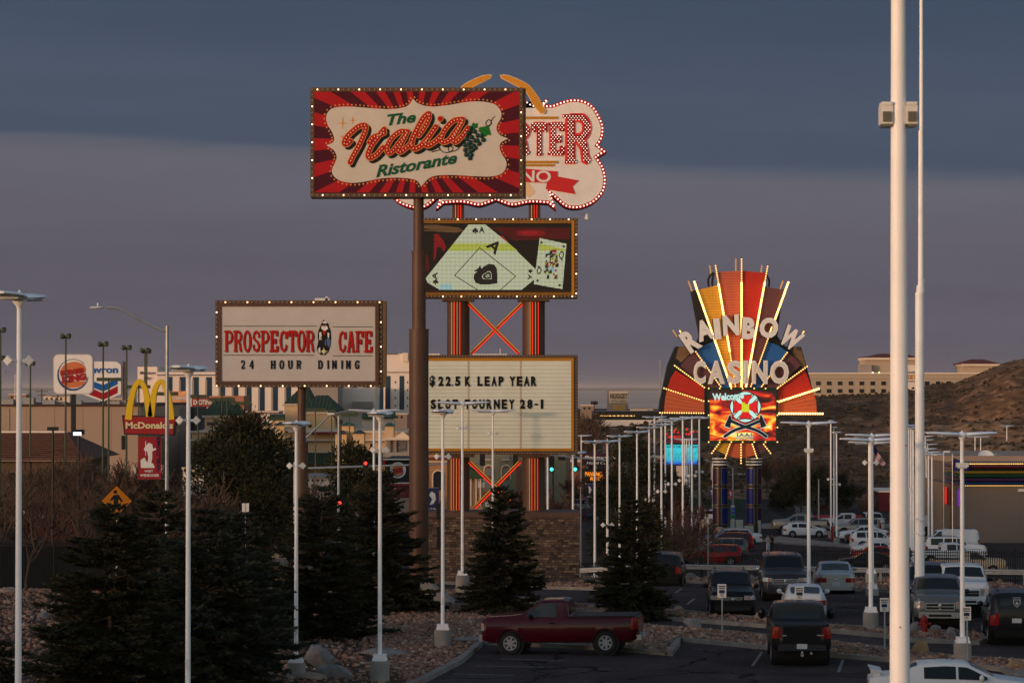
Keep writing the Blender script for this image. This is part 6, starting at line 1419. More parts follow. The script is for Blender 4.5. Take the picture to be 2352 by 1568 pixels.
def plant(name, parts, label, cat, loc, rz=0, sc=(1, 1, 1), group=None):
    r_ = thing(name, label, cat, loc, rz, group); r_.scale = sc
    for nm, me in parts:
        o = bpy.data.objects.new(nm, me); COL.objects.link(o); o.parent = r_
    return r_
def two(pair, lm, n1='crown', n2='trunk'): a, b = pair; return [(n1, a.mesh(n1, lm)), (n2, b.mesh(n2, mBARK))]
GS = 'spruces on the rocky slope and beds'
def spr(px, py, D, top, width, seed, m, lb, low=.04):
    """base at px,py on the ground (or at depth D), top pixel row, crown width px"""
    if D: x = (px - 1176) / F * D; g = Vector((x, D, gz(D)))
    else: g = G(px, py)
    s = F / g.y; hz = (893 - top) / s + CAMZ - g.z; r = width / 2 / s * (1.22 if px < 900 else 1.1)
    plant('spruce_tree', two(spruce_mesh(seed, hz, r * 1.04, 1.0 if g.y < 120 else .85, low), m), lb, 'tree', g, seed * 1.1, (1, 1, 1), GS)
spr(256, 0, 78, 1158, 390, 21, mSPR, 'dark spruce filling the lower left between the first two lamp posts')
spr(366, 0, 96, 1128, 250, 22, mSPR, 'dark spruce just right of the walking person sign')
spr(478, 0, 86, 1172, 400, 23, mSPB, 'broad blue green spruce reaching the bottom border left of the third lamp post')
spr(560, 0, 101, 1176, 190, 24, mSPB, 'blue green spruce peeking behind the broad one')
spr(738, 1468, 0, 1118, 262, 25, mSPR, 'dense dark spruce in front of the cafe sign pole')
spr(872, 1408, 0, 1080, 230, 26, mSPR, 'dark spruce left of the ristorante sign pole')
spr(1156, 1412, 0, 1118, 190, 27, mSPR, 'young spruce with a visible trunk in front of the stone wall', .10)
spr(1452, 1424, 0, 1150, 180, 28, mSPR, 'slim spruce just right of the maroon pickup cab', .08)
spr(5, 0, 82, 1470, 60, 29, mSPB, 'small spruce tip cut by the left border')
spr(700, 0, 100, 1520, 60, 30, mSPB, 'low spruce twig mass at the foot of the third lamp post')
def pin(px, D, top, width, seed, m, lb, grp='pines along the street', n=56, per=210, base=None):
    x = (px - 1176) / F * D; z0 = gz(D); s = F / D; h = (893 - top) / s + CAMZ - z0
    plant('pine_tree', two(pine_mesh(seed, h, width / 2 / s * 1.08, n, 1.0, per), m), lb, 'tree', (x, D, z0), 0, (1, 1, 1), grp)
pin(566, 232, 966, 262, 41, mPIN, 'big dark round pine under the cafe sign', n=125, per=270)
pin(812, 222, 1024, 170, 42, mPIN, 'dark pine behind the lamp post right of the cafe sign', n=64, per=230)
pin(852, 200, 1090, 110, 43, mPIN2, 'brownish conifer beside the cafe sign right post', n=40)
pin(1452, 250, 1000, 150, 44, mPIN, 'tall dark pine right of the letter board', n=60, per=190)
pin(1400, 232, 1090, 110, 45, mPIN, 'dark pine between the white poles near the restaurant sign', n=44)
pin(1522, 262, 1070, 120, 46, mPIN2, 'brownish pine in front of the cyan screen sign', n=44)
pin(1470, 205, 1150, 150, 47, mPIN2, 'rusty brown juniper behind the slim spruce', n=50)
pin(1838, 345, 1080, 110, 48, mPIN, 'dark pine behind the white hatchback', n=50)
pin(1800, 352, 1110, 70, 49, mPIN, 'lower dark pine right of the fan sign column', n=36)
pin(1925, 350, 1100, 90, 50, mPIN, 'dark pine behind the bundle of white poles', n=44)
pin(2178, 380, 1052, 60, 51, mPIN, 'dark pine left of the striped casino building', n=36)
pin(1580, 520, 1030, 70, 52, mPIN, 'far dark pine right of the cyan screen sign', n=30, per=110)
pin(1462, 470, 975, 50, 53, mPIN, 'far dark tree in front of the long dark canopy', n=30, per=110)
pin(1610, 300, 1050, 40, 54, mPIN, 'narrow dark tree left of the fan sign column', n=30, per=110)
# bare trees, shared shapes
BM = [bare_mesh(60 + i, 8, .42, 5, .012, kids=3).mesh('branches', mTWIG) for i in range(3)]
BS = [bare_mesh(70 + i, 4, .5, 5, .010, shrub=True, kids=3).mesh('branches', mTWIG if i else mTWR) for i in range(3)]
BFT = [bare_mesh(80 + i, 8, .34, 5, .013, kids=4, rmin=.022).mesh('branches', mTWIG) for i in range(2)]
BFS = [bare_mesh(90 + i, 4, .5, 5, .012, shrub=True, kids=3, rmin=.016).mesh('branches', mTWIG if i else mTWR) for i in range(3)]
print('bare', [len(m.polygons) for m in BM + BS])
def bare(px, D, top, seed, lb, kind=0, wf=1.0, grp='bare winter trees'):
    x = (px - 1176) / F * D; z0 = gz(D); s = F / D; h = (893 - top) / s + CAMZ - z0; base = [8.0, 4.0][kind]; k = h / base / (1.05 if kind == 0 else 1.0); me = (BM, BS)[kind][seed % 3] if D < 190 else (BFT[seed % 2] if kind == 0 else BFS[seed % 3])
    zmax = max(v.co.z for v in me.vertices); k = h / zmax
    plant('bare_tree' if kind == 0 else 'bare_shrub', [('branches', me)], lb, 'tree' if kind == 0 else 'shrub', (x, D, z0), seed * 1.7, (k * wf, k * wf, k), grp)
bare(62, 128, 1020, 0, 'bare tree right of the leftmost lamp post by the black fence'); bare(178, 134, 1010, 1, 'bare young tree in front of the black fence, second from left', 0, .9)
bare(8, 180, 985, 2, 'bare tree at the left border'); bare(128, 250, 1050, 3, 'bare tree behind the dark shoebox lights'); bare(240, 240, 1040, 4, 'bare tree below the green light post'); bare(330, 210, 1045, 5, 'bare tree behind the red welcome banner')
for i, (px, D, top, kd, lb) in enumerate([(420, 190, 1075, 1, 'tangled bare shrub left of the big pine'), (470, 200, 1120, 1, 'reddish bare shrub at the foot of the big pine'), (300, 260, 1060, 1, 'bare shrub under the red restaurant sign'), (200, 300, 1040, 1, 'bare shrub in front of the beige warehouse'), (70, 300, 1060, 1, 'bare shrub in front of the brown tiled roof'),
    (1290, 300, 1110, 1, 'dark bare shrub right of the brown columns'), (730, 300, 1090, 1, 'bare shrub behind the cafe sign pole'), (1592, 245, 1100, 0, 'bare tree left of the fan sign, nearer one'), (1570, 230, 1130, 1, 'dense bare shrub in front of the white poles'), (1545, 215, 1170, 1, 'low bare shrub beside the slim spruce'),
    (1990, 340, 1130, 1, 'bare shrub behind the parked white sedan'), (1890, 345, 1150, 1, 'bare tree between the two dark pines'), (2080, 345, 1120, 1, 'bare shrub beside the near tall pole'), (1975, 360, 1110, 0, 'bare tree in front of the hill behind the flag'), (150, 230, 1090, 1, 'broad bare shrub behind the second bare tree'), (40, 235, 1080, 1, 'bare shrub behind the leftmost lamp post'), (270, 205, 1085, 1, 'dense bare shrub left of the red banner'), (380, 240, 1060, 1, 'bare shrub right behind the street light pole'), (265, 175, 1110, 1, 'bare shrub behind the walking person sign'), (900, 300, 1110, 1, 'bare shrub beside the burger restaurant'), (1215, 330, 1120, 1, 'bare shrub between the brown columns'),
    (1385, 430, 940, 0, 'bare tree on the rise right of the letter board'), (1350, 420, 960, 1, 'bare brush on the rise beyond the traffic lights'), (1380, 330, 1040, 1, 'bare brush behind the restaurant sign')]):
    bare(px, D, top, i + 1, lb, kd)
for i in range(17):
    px = 1742 + i * 13 + (i % 3) * 5; bare(px, 372 + (i * 7) % 31, 1036 + (i * 13) % 30 + max(0, i - 8) * 5, i, ['tall pale bare poplar in the thicket right of the fan sign'][0], 0, .55, 'bare poplars in the thicket')
# ================================================================== white lamp posts
def blade_head(mb, mbr, L2, w):
    """two long blades either side of a hub, with ribs beneath; x is the long axis"""
    for sg in (1, -1):
        st_ = [(.10, .10, .10), (.28, w * .46, .10), (.6, w * .5, .10), (1.0, w * .44, .07), (L2, w * .2, .03)]
        vs = []; k = 8
        for x, hw_, th in st_:
            for i in range(k):
                a = 2 * math.pi * i / k; vs.append((sg * x, hw_ * math.cos(a), .05 * x + th * .5 * math.sin(a) + .03 * math.sin(a) * (1 if math.sin(a) > 0 else 0)))
        fs = [(i * k + j, i * k + (j + 1) % k, (i + 1) * k + (j + 1) % k, (i + 1) * k + j) for i in range(4) for j in range(k)] + [tuple(range(k)), tuple(range(4 * k, 5 * k))]
        mb.add(vs, fs)
        for i in range(9): x = .16 + i * .075; mbr.b2((sg * x - .012, -w * .40, -.045), (sg * x + .012, w * .40, .0))
    mb.lathe([(.05, -.22), (.07, -.16), (.17, -.03), (.17, .03), (.10, .08), (.03, .12), (.005, .16)], n=14)
HM = MB(); HR = MB(); blade_head(HM, HR, 1.22, .58); me_head = HM.mesh('luminaire', mPOLE, True); me_rib = HR.mesh('cooling_ribs', mat('rib_grey', (.45, .45, .47), .5, var=0))
FM = MB(); FM.tube((0, -.05, 0), (0, .12, 0), .02, n=6); M45 = Matrix.Rotation(R(45), 3, 'Y'); FM.box((0, -.02, 0), (.28, .10, .28), M=M45); FM.box((0, -.08, 0), (.23, .03, .23), M=M45); me_fl = FM.mesh('floodlight', mPOLE2)
def lamp(px, D, ytop, ybase, ang, lb, flood=None, conc=True, r=.068, box=None, plate=True, grp='white parking lot lamp posts', fsc=.56):
    x = (px - 1176) / F * D; z0 = gz(D) if not conc else gz(D); ztop = P(px, ytop, D).z
    root = thing('lamp_post', lb, 'lamp post', (x, D, z0), 0, grp); cz = 0
    if conc:
        cz = (P(px, ybase, D).z - z0) if ybase else .75; cz = max(.3, cz)
        mb = MB(); mb.lathe([(.30, -.3), (.30, cz - .03), (.28, cz)], n=20); mb.build('concrete_base', mCONC, root, True)
    if plate:
        mb = MB(); mb.b2((-.23, -.23, cz), (.23, .23, cz + .07)); mb.b2((-.20, -.20, cz + .07), (.20, .20, cz + .20)); mb.build('base_plate', mPOLE, root)
    zt = ztop - z0 - .14
    mb = MB(); mb.tube((0, 0, cz + .1), (0, 0, zt), r, r * .74, 16); mb.build('pole', mPOLE, root, True)
    if plate: mb = MB(); mb.b2((-.03, -r - .05, cz + .9), (.05, -r + .01, cz + 1.15)); mb.build('hand_hole_cover', mPOLE2, root)
    h = bpy.data.objects.new('luminaire', me_head); COL.objects.link(h); h.parent = root; h.location = (0, 0, zt + .0); h.rotation_euler = (0, 0, ang)
    k = bpy.data.objects.new('cooling_ribs', me_rib); COL.objects.link(k); k.parent = h
    if flood:
        zf = P(px, flood, D).z - z0
        for sg in (1, -1):
            f = bpy.data.objects.new('floodlight', me_fl); COL.objects.link(f); f.parent = root; f.location = (sg * (r + .24 * fsc), -.05, zf); f.rotation_euler = (0, 0, sg * R(18)); f.scale = (fsc,) * 3
        mb = MB(); mb.b2((-.3 * fsc, .0, zf - .03), (.3 * fsc, .05, zf + .03)); mb.build('bracket', mPOLE, root)
    if box:
        zf = P(px, box, D).z - z0; mb = MB(); mb.b2((-.19, -.20, zf - .07), (.19, .14, zf + .07)); mb.b2((-.14, -.17, zf - .11), (.14, .1, zf - .07)); mb.build('floodlight', mPOLE2, root)
    return root
lamp(44, 57, 668, 0, R(81), 'tall white lamp post nearest the left border', 828, plate=False)
lamp(433, 71, 836, 0, R(82), 'white lamp post crossing the broad spruce', 965)
lamp(681, 90, 965, 1520, R(82), 'white lamp post in front of the cafe sign pole', 1069)
lamp(873, 88.5, 942, 1516, R(83), 'white lamp post on the big concrete footing between cafe and ristorante signs', 1033)
lamp(1017, 100.7, 938, 1445, R(80), 'white lamp post on a round footing just left of the maroon pickup', 1048)
lamp(1062, 127.5, 920, 1320, R(10), 'white lamp post with a footing in front of the stone wall', 982)
lamp(1132, 150, 939, 1340, R(8), 'white lamp post behind the young spruce', 995)
lamp(859, 136, 938, 1340, R(5), 'white lamp post just behind the one between cafe and ristorante signs', None)
lamp(1857, 122, 966, 1440, R(8), 'white lamp post rising behind the black pickup', None, box=1033, r=.085)
lamp(1999, 108, 1003, 1405, R(15), 'front one of three white lamp posts in line beside the flag', 1062, r=.085)
lamp(2002, 127, 994, 1359, R(15), 'middle one of three white lamp posts in line beside the flag', None, r=.085)
lamp(2000, 146, 1012, 1316, R(15), 'rear one of three white lamp posts in line beside the flag', None, r=.085)
lamp(2209, 95.6, 989, 1475, R(12), 'white lamp post on a footing in front of the striped building', None, box=1067, r=.085)
for px, D, yt, fl, a, lb in [(1366, 172, 1010, None, 50, 'leftmost white lamp post of the row right of the stone wall'), (1395, 171, 1009, 1205, 50, 'second white lamp post of the row right of the stone wall'), (1423, 197, 998, None, 45, 'third white lamp post of the row right of the stone wall'),
    (1463, 197, 988, None, 45, 'fourth white lamp post of the row, in front of the tall pine'), (1491, 212, 978.5, 1148, 40, 'fifth white lamp post of the row, left of the fan sign'), (1519, 212, 971.5, 1128, 40, 'sixth white lamp post of the row, left of the fan sign'),
    (1543, 220, 960, 1111, 35, 'seventh white lamp post of the row, crossing the cyan screen'), (1568, 230, 957.5, 1103, 30, 'eighth white lamp post of the row, crossing the cyan screen'), (1589, 243, 955, 1092, 30, 'ninth white lamp post of the row, right part of the cyan screen'), (1606, 264, 957, 1083, 30, 'tenth white lamp post of the row, beside the fan sign'),
    (1503, 250, 955, None, 30, 'thin white lamp post behind the fifth of the row'), (1528, 250, 964.5, None, 30, 'thin white lamp post behind the sixth of the row'), (1335, 330, 998, None, 10, 'small distant white lamp post right of the letter board'),
    (1572, 330, 1006, None, 5, 'small distant white lamp post in front of the cyan screen, left one'), (1577, 345, 1008, None, 5, 'small distant white lamp post in front of the cyan screen, middle one'), (1583, 360, 1006, None, 5, 'small distant white lamp post in front of the cyan screen, right one'),
    (1258, 172, 1038, None, 50, 'white pole just right of the right brown column'), (1316, 175, 1036, None, 50, 'white pole at the right end of the letter board'),
    (1908, 285, 964, 1100, 80, 'thickest white pole of the bundle right of the fan sign'), (1915, 300, 979, None, 75, 'middle white pole of the bundle right of the fan sign'), (1921, 270, 990, 1112, 70, 'right white pole of the bundle right of the fan sign'),
    (2087, 232, 974, 1120, 60, 'leftmost white pole of the cluster between the two tall poles'), (2092, 245, 976, None, 60, 'second white pole of the cluster between the two tall poles'), (2097, 226, 980, 1125, 60, 'third white pole of the cluster between the two tall poles'),
    (2121, 400, 991, None, 20, 'topmost white head of the stack right of the flagpole'), (2125, 372, 1000, None, 20, 'second white head of the stack right of the flagpole'), (2123, 347, 1008, None, 20, 'third white head of the stack right of the flagpole'),
    (2130, 319, 1018, None, 20, 'fourth white head of the stack right of the flagpole'), (2127, 295, 1028, None, 20, 'fifth white head of the stack right of the flagpole'), (2132, 265, 1036, 1255, 20, 'sixth white head of the stack right of the flagpole'), (2140, 255, 1041, 1250, 20, 'lowest white head of the stack right of the flagpole'),
    (2239, 372, 1001, None, 10, 'left one of two distant white lamp posts above the striped building roof'), (2252, 380, 1001, None, 10, 'right one of two distant white lamp posts above the striped building roof'), (2312, 480, 976, None, 10, 'lone distant white lamp post above the right end of the roof')]:
    lamp(px, D, yt, None, R(a), lb, fl, conc=(D < 300), r=.078 if D < 200 else .09, fsc=.78, plate=D < 240)
# the near pole on the right, its twin floodlights beside it, head above the frame
DN = 22.0; xn = (2065 - 1176) / F * DN
nr = thing('lamp_post', 'very near thick white pole running the full height on the right', 'lamp post', (xn, DN, gz(DN)), 0, 'white parking lot lamp posts')
mb = MB(); mb.lathe([(.3, -.3), (.3, .75), (.28, .78)], n=20); mb.build('concrete_base', mCONC, nr, True); mb = MB(); mb.b2((-.2, -.2, .78), (.2, .2, .9)); mb.build('base_plate', mPOLE, nr)
mb = MB(); mb.tube((0, 0, .8), (0, 0, 8.7), .088, .055, 32); np_ = mb.build('pole', mPOLE, nr, True)
h = bpy.data.objects.new('luminaire', me_head); COL.objects.link(h); h.parent = nr; h.location = (0, 0, 8.75)
zf = P(2065, 264, DN).z - gz(DN)
for sg in (1, -1):
    mb = MB(); mb.b2((sg * .05, -.06, zf - .075), (sg * .14, .12, zf + .07)); mb.b2((sg * .055, -.07, zf + .07), (sg * .135, .12, zf + .095)); fl = mb.build('floodlight', mPOLE2, nr)
    mb = MB(); mb.b2((sg * .065, -.075, zf - .06), (sg * .13, -.06, zf + .02)); mb.b2((sg * .06, -.055, zf - .095), (sg * .135, .1, zf - .075)); mb.build('lens', mat('lens_dark', (.10, .09, .07), .2, var=.1), fl)
mb = MB(); mb.box((-.005, -.074, P(2059, 1438, DN).z - gz(DN)), (.012, .006, .014)); mb.box((.045, -.062, P(2076, 1022, DN).z - gz(DN)), (.014, .006, .014)); mb.build('rust_spots', mat('rust', (.25, .14, .10), .9, var=.2), nr)

# tall stepped flagpole
gf = G(2112, 1440); fp = thing('flagpole', 'tall stepped white flagpole with rope loops behind the near pole', 'flagpole', gf); fpl = Pl(gf.y, fp)
mb = MB()
for x, ya, yb_, w0, w1 in ((2116, -260, 300, 7, 9), (2115, 300, 655, 11, 13), (2114, 655, 672, 17, 20), (2112, 672, 1440, 20, 22)):
    a = fpl.at(x, ya); b = fpl.at(x, yb_); mb.tube((b[0], 0, b[1]), (a[0], 0, a[1]), w1 / 2 * gf.y / F, w0 / 2 * gf.y / F, 20)
mb.build('pole', mPOLE, fp, True)
mb = MB()
for yy in (1191, 1225):
    a = fpl.at(2112, yy); mb.path([(a[0] + .2 * math.cos(t / 12 * 6.283), .2 * math.sin(t / 12 * 6.283), a[1] + .06 * math.cos(t)) for t in range(13)], .022, 5)
a = fpl.at(2123, 640); b = fpl.at(2123, 1425); mb.tube((b[0], -.05, b[1]), (a[0] - .02, -.05, a[1]), .008, n=4); mb.build('rope', mPOLE2, fp)

# ================================================================== flags
def flag(name, lb, poleX, poleTop, poleBase, D, pts, mats, stripes, flip=False):
    x = (poleX - 1176) / F * D; root = thing(name, lb, 'flag', (x, D, gz(D)), 0); pl = Pl(D, root)
    a = pl.at(poleX, poleTop); mb = MB(); mb.tube((0, 0, 0), (0, 0, a[1]), .05, .035, 8); mb.ball((0, 0, a[1] + .06), .07, n=4); mb.build('pole', mALU, root, True)
    # pts: top edge & bottom edge lists (px)
    top, bot = pts; top = catmull(top, 5); bot = catmull(bot, 5); n = len(top); m = 13; mb = MB(); vs = []
    for i in range(n):
        for j in range(m + 1):
            t = j / m; q_ = pl.at(top[i][0] + (bot[i][0] - top[i][0]) * t, top[i][1] + (bot[i][1] - top[i][1]) * t); vs.append((q_[0], .12 * math.sin(i * .9 + t), q_[1]))
    mb.v = vs
    for i in range(n - 1):
        for j in range(m):
            mb.f.append((i * (m + 1) + j, i * (m + 1) + j + 1, (i + 1) * (m + 1) + j + 1, (i + 1) * (m + 1) + j)); mb.mi.append(2 if (j < 7 and i < n * .42 and stripes) else (j % 2 if stripes else 0))
    mb.build('cloth', mats, root, True)
fR, fW, fB = vinyl('flag_red', (.28, .02, .03)), vinyl('flag_white', (.55, .52, .52)), vinyl('flag_blue', (.015, .02, .10))
flag('flag', 'large striped flag drooping beside the three lamp posts in line', 1995, 1008, 1260, 150, ([(1996, 1016), (2008, 1022), (2018, 1040), (2030, 1056), (2034, 1064)], [(1994, 1046), (2004, 1052), (2012, 1060), (2022, 1066), (2030, 1071)]), [fR, fW, fB], True)
flag('flag', 'small striped flag beyond the white pole cluster', 2146, 1070, 1250, 300, ([(2148, 1074), (2156, 1077), (2164, 1082), (2169, 1087)], [(2148, 1090), (2156, 1092), (2164, 1093), (2170, 1094)]), [fR, fW, fB], True)
flag('flag', 'blue state flag in front of the striped building', 2187, 1042, 1250, 245, ([(2190, 1051), (2204, 1056), (2216, 1064), (2233, 1068)], [(2190, 1082), (2206, 1081), (2218, 1080), (2230, 1079)]), [vinyl('flag_state_blue', (.010, .014, .10))], False)

# ================================================================== street furniture
# cobra head street light
gl = P(383, 1180, 160); gl.z = gz(160); sl = thing('street_light', 'galvanised cobra head street light left of the cafe sign', 'street light', gl); sp = Pl(160, sl)
mb = MB(); a = sp.at(384, 748); mb.tube((0, 0, -.2), (a[0], 0, a[1]), .12, .095, 16); mb.build('pole', mGALV, sl, True)
mb = MB(); mb.path([(sp.at(*q_)[0], 0, sp.at(*q_)[1]) for q_ in [(383, 762), (350, 748), (315, 730), (290, 716), (272, 708), (258, 706), (244, 707)]], [.09, .085, .08, .075, .07, .065, .065], 8); mb.build('arm', mGALV, sl, True)
mb = MB(); a = sp.at(222, 706); mb.ball((a[0], 0, a[1]), .30, 1.4, .55, .24, 6); a = sp.at(235, 698); mb.tube((a[0] - .25, 0, a[1] - .12), (a[0] - .25, 0, a[1] + .06), .05, n=8); mb.build('lamp_head', mPOLE2, sl, True)
# banner on it
bn = thing('banner', 'red welcome banner hanging from the street light with a white figure', 'banner', sp and (P(344, 1100, 160))); bp_ = Pl(160, bn)
mb = MB(); bp_.rect(mb, 318, 1003, 370, 1100, .03, .02); mb.build('banner_cloth', mat('banner_red', (.30, .012, .02), .7, var=.1), bn)
mb = MB(); a = bp_.at(316, 1004); b = bp_.at(383, 1004); mb.tube((a[0], 0, a[1]), (b[0], 0, b[1]), .02, n=6); a = bp_.at(316, 1099); b = bp_.at(383, 1099); mb.tube((a[0], 0, a[1]), (b[0], 0, b[1]), .02, n=6); mb.build('bracket', mGALV, bn)
mb = MB(); bp_.text(mb, 'WEST', 332, 1079, 352, 1084, .045, bold=.03); bp_.text(mb, 'WENDOVER', 322, 1088, 366, 1094, .045, bold=.03)
bp_.flat(mb, [(336, 1022), (342, 1016), (350, 1020), (352, 1030), (358, 1028), (359, 1032), (350, 1036), (350, 1052), (346, 1070), (338, 1070), (341, 1050), (338, 1036), (331, 1034), (331, 1030)], .046); bp_.flat(mb, [(323, 1056), (332, 1050), (337, 1060), (352, 1064), (356, 1074), (324, 1074)], .044); bp_.rect(mb, 334, 1012, 335.4, 1046, .044); mb.build('banner_print', mWHT, bn)
mb = MB(); bp_.text(mb, 'WELCOME', 325, 1038, 403, 1046, .05, bold=.03, rot=R(-90)); mb.build('lettering', vinyl('banner_navy', (.02, .02, .06)), bn)
def simple_banner(px, py0, py1, w, D, lb, col, txt, pole_x):
    x = (pole_x - 1176) / F * D; r_ = thing('banner', lb, 'banner', P(px, py1, D)); p = Pl(D, r_)
    mb = MB(); p.rect(mb, px - w / 2, py0, px + w / 2, py1, .03, .02); mb.build('banner_cloth', col, r_)
    mb = MB(); hgt = py1 - py0; p.flat(mb, [(px - w * .3, py0 + hgt * .3), (px - w * .1, py0 + hgt * .15), (px + w * .2, py0 + hgt * .25), (px + w * .25, py0 + hgt * .5), (px + w * .05, py0 + hgt * .7), (px - w * .25, py0 + hgt * .75), (px - w * .05, py0 + hgt * .5)], .04)
    p.text(mb, txt, px - w * .35, py1 - hgt * .12, px + w * .35, py1 - hgt * .04, .04, bold=.02); mb.build('banner_print', mat('banner_pale', (.45, .45, .5), .6, var=.2), r_)
    mb = MB(); a = p.at(px - w / 2, py0); b = p.at(pole_x, py0); mb.tube((a[0], 0, a[1]), (b[0], 0, b[1]), .03, n=6); mb.build('bracket', mGALV, r_)
nv = mat('banner_blue', (.012, .018, .07), .7, var=.15)
simple_banner(994, 1120, 1172, 28, 215, 'dark blue banner right of the ristorante sign pole', nv, 'UTAH', 1008); simple_banner(1354, 1111, 1143, 17, 300, 'dark blue welcome banner below the restaurant sign', nv, 'UTAH', 1364)
simple_banner(1634, 1120, 1142, 10, 330, 'small dark blue banner left of the fan sign column', nv, 'UTAH', 1640); simple_banner(1678, 1124, 1146, 9, 330, 'small red banner between the fan sign columns', mat('banner_red', (.3, .01, .02)), 'UTAH', 1683)
# walking person warning sign
gw = P(268, 1180, 118); gw.z = gz(118); ws_ = thing('warning_sign', 'yellow diamond sign with a black walking person among the spruces', 'sign', gw); wp = Pl(118, ws_)
mb = MB(); mb.tube((0, .05, 0), (0, .05, wp.at(268, 1130)[1]), .035, n=8); mb.build('post', mGALV, ws_)
mb = MB(); wp.flat(mb, [(268, 1112), (306, 1150), (268, 1188), (230, 1150)], .02, .02); mb.build('sign_plate', mINK, ws_); mb = MB(); wp.flat(mb, [(268, 1115), (303, 1150), (268, 1185), (233, 1150)], .03, .01); mb.build('sign_face', vinyl('warning_yellow', (.46, .15, .010)), ws_)
mb = MB(); wp.disc(mb, 265, 1129, 4.2, .042, 12); wp.flat(mb, [(262, 1136), (272, 1135), (276, 1141), (282, 1150), (279, 1153), (272, 1144), (271, 1158), (278, 1172), (273, 1175), (266, 1162), (260, 1176), (256, 1173), (261, 1158), (262, 1145), (255, 1150), (253, 1147)], .042); mb.build('walking_figure', mINK, ws_)
# rectangular small signs & posts
def sign_post(px, py, w, h, D, base_py, lb, texts, face=mWHT, post=mGALV, name='road_sign', cat='sign', ink=None, post_px=None):
    z0 = gz(D); x = ((post_px or px) - 1176) / F * D; r_ = thing(name, lb, cat, (x, D, z0)); p = Pl(D, r_)
    mb = MB(); mb.box((0, .04, (p.at(px, py - h / 2)[1]) / 2), (.05, .04, p.at(px, py - h / 2)[1] - .02)); mb.build('post', post, r_)
    mb = MB(); p.rect(mb, px - w / 2, py - h / 2, px + w / 2, py + h / 2, .02, .012); mb.build('sign_plate', face, r_)
    for (t_, x0, y0, x1, y1, m) in texts:
        mb = MB()
        if t_ is None: p.rect(mb, x0, y0, x1, y1, .028, .006)
        else: p.text(mb, t_, x0, y0, x1, y1, .028, bold=.03, t=.004)
        mb.build('lettering', m, r_)
    return r_
mNAVY = vinyl('sign_navy', (.02, .03, .07))
def reserved(px, py, D, lb, w=20, h=31):
    l, t = px - w / 2, py - h / 2
    sign_post(px, py, w, h, D, 0, lb, [('RESERVED', l + 2, t + 3, l + w - 2, t + 6.5, mINK), ('PARKING', l + 2.5, t + 8, l + w - 2.5, t + 11.5, mINK), (None, l + 3.5, t + 13.5, l + w - 3.5, t + 21, mNAVY), ('ONLY', l + 6, t + 22.5, l + w - 6, t + 25.5, mINK), (None, l + 4, t + 27, l + w - 4, t + 28, mINK), (None, l, t, l + w, t + .9, mLRED), (None, l, t + h - .9, l + w, t + h, mLRED)], grp)
def reserved(px, py, D, lb, w=20, h=31):
    l, t = px - w / 2, py - h / 2
    r_ = sign_post(px, py, w, h, D, 0, lb, [('RESERVED', l + 2, t + 3, l + w - 2, t + 6.5, mINK), ('PARKING', l + 2.5, t + 8, l + w - 2.5, t + 11.5, mINK), (None, l + 3.5, t + 13.5, l + w - 3.5, t + 21, mNAVY), ('ONLY', l + 6, t + 22.5, l + w - 6, t + 25.5, mINK), (None, l + 4, t + 27, l + w - 4, t + 28, mINK)], name='parking_sign')
    r_['group'] = 'reserved parking signs'
reserved(1658, 1356, 105.5, 'reserved parking sign in front of the black crossover'); reserved(1836, 1361, 98.5, 'reserved parking sign above the roof of the black pickup', 21)
reserved(2031, 1388, 98.5, 'reserved parking sign just left of the near white pole'); reserved(2220, 1408, 94.5, 'reserved parking sign beside the right lamp post footing', 20)
sign_post(564, 1165, 16, 20, 185, 0, 'blank white sign back on a post below the cafe sign', [(None, 563, 1155, 565, 1175, mGALV)]); sign_post(1626, 1196, 4, 10, 160, 0, 'thin grey sign post seen edge-on behind the guardrail', [])
sign_post(1123, 1165, 16, 24, 235, 0, 'speed limit sign between the brown columns', [('SPEED', 1117, 1155, 1129, 1160, mINK), ('LIMIT', 1117, 1162, 1129, 1167, mINK), ('25', 1118, 1168, 1128, 1176, mINK)])
sign_post(1105, 1108, 16, 22, 300, 0, 'white sign ending in tch between the brown columns', [('TCH', 1099, 1102, 1111, 1107, mINK)])
sign_post(1683, 1180, 9, 40, 310, 0, 'blue and green route signs between the fan sign columns', [(None, 1679, 1164, 1688, 1172, vinyl('shield_blue', (.02, .08, .35))), (None, 1679, 1173, 1688, 1180, vinyl('shield_blue', (.02, .08, .35))), (None, 1679, 1181, 1688, 1190, vinyl('shield_green', (.01, .18, .12)))], face=mGALV)
sign_post(820, 1172, 9, 24, 200, 0, 'white board sign right of the pedestrian signal', [])
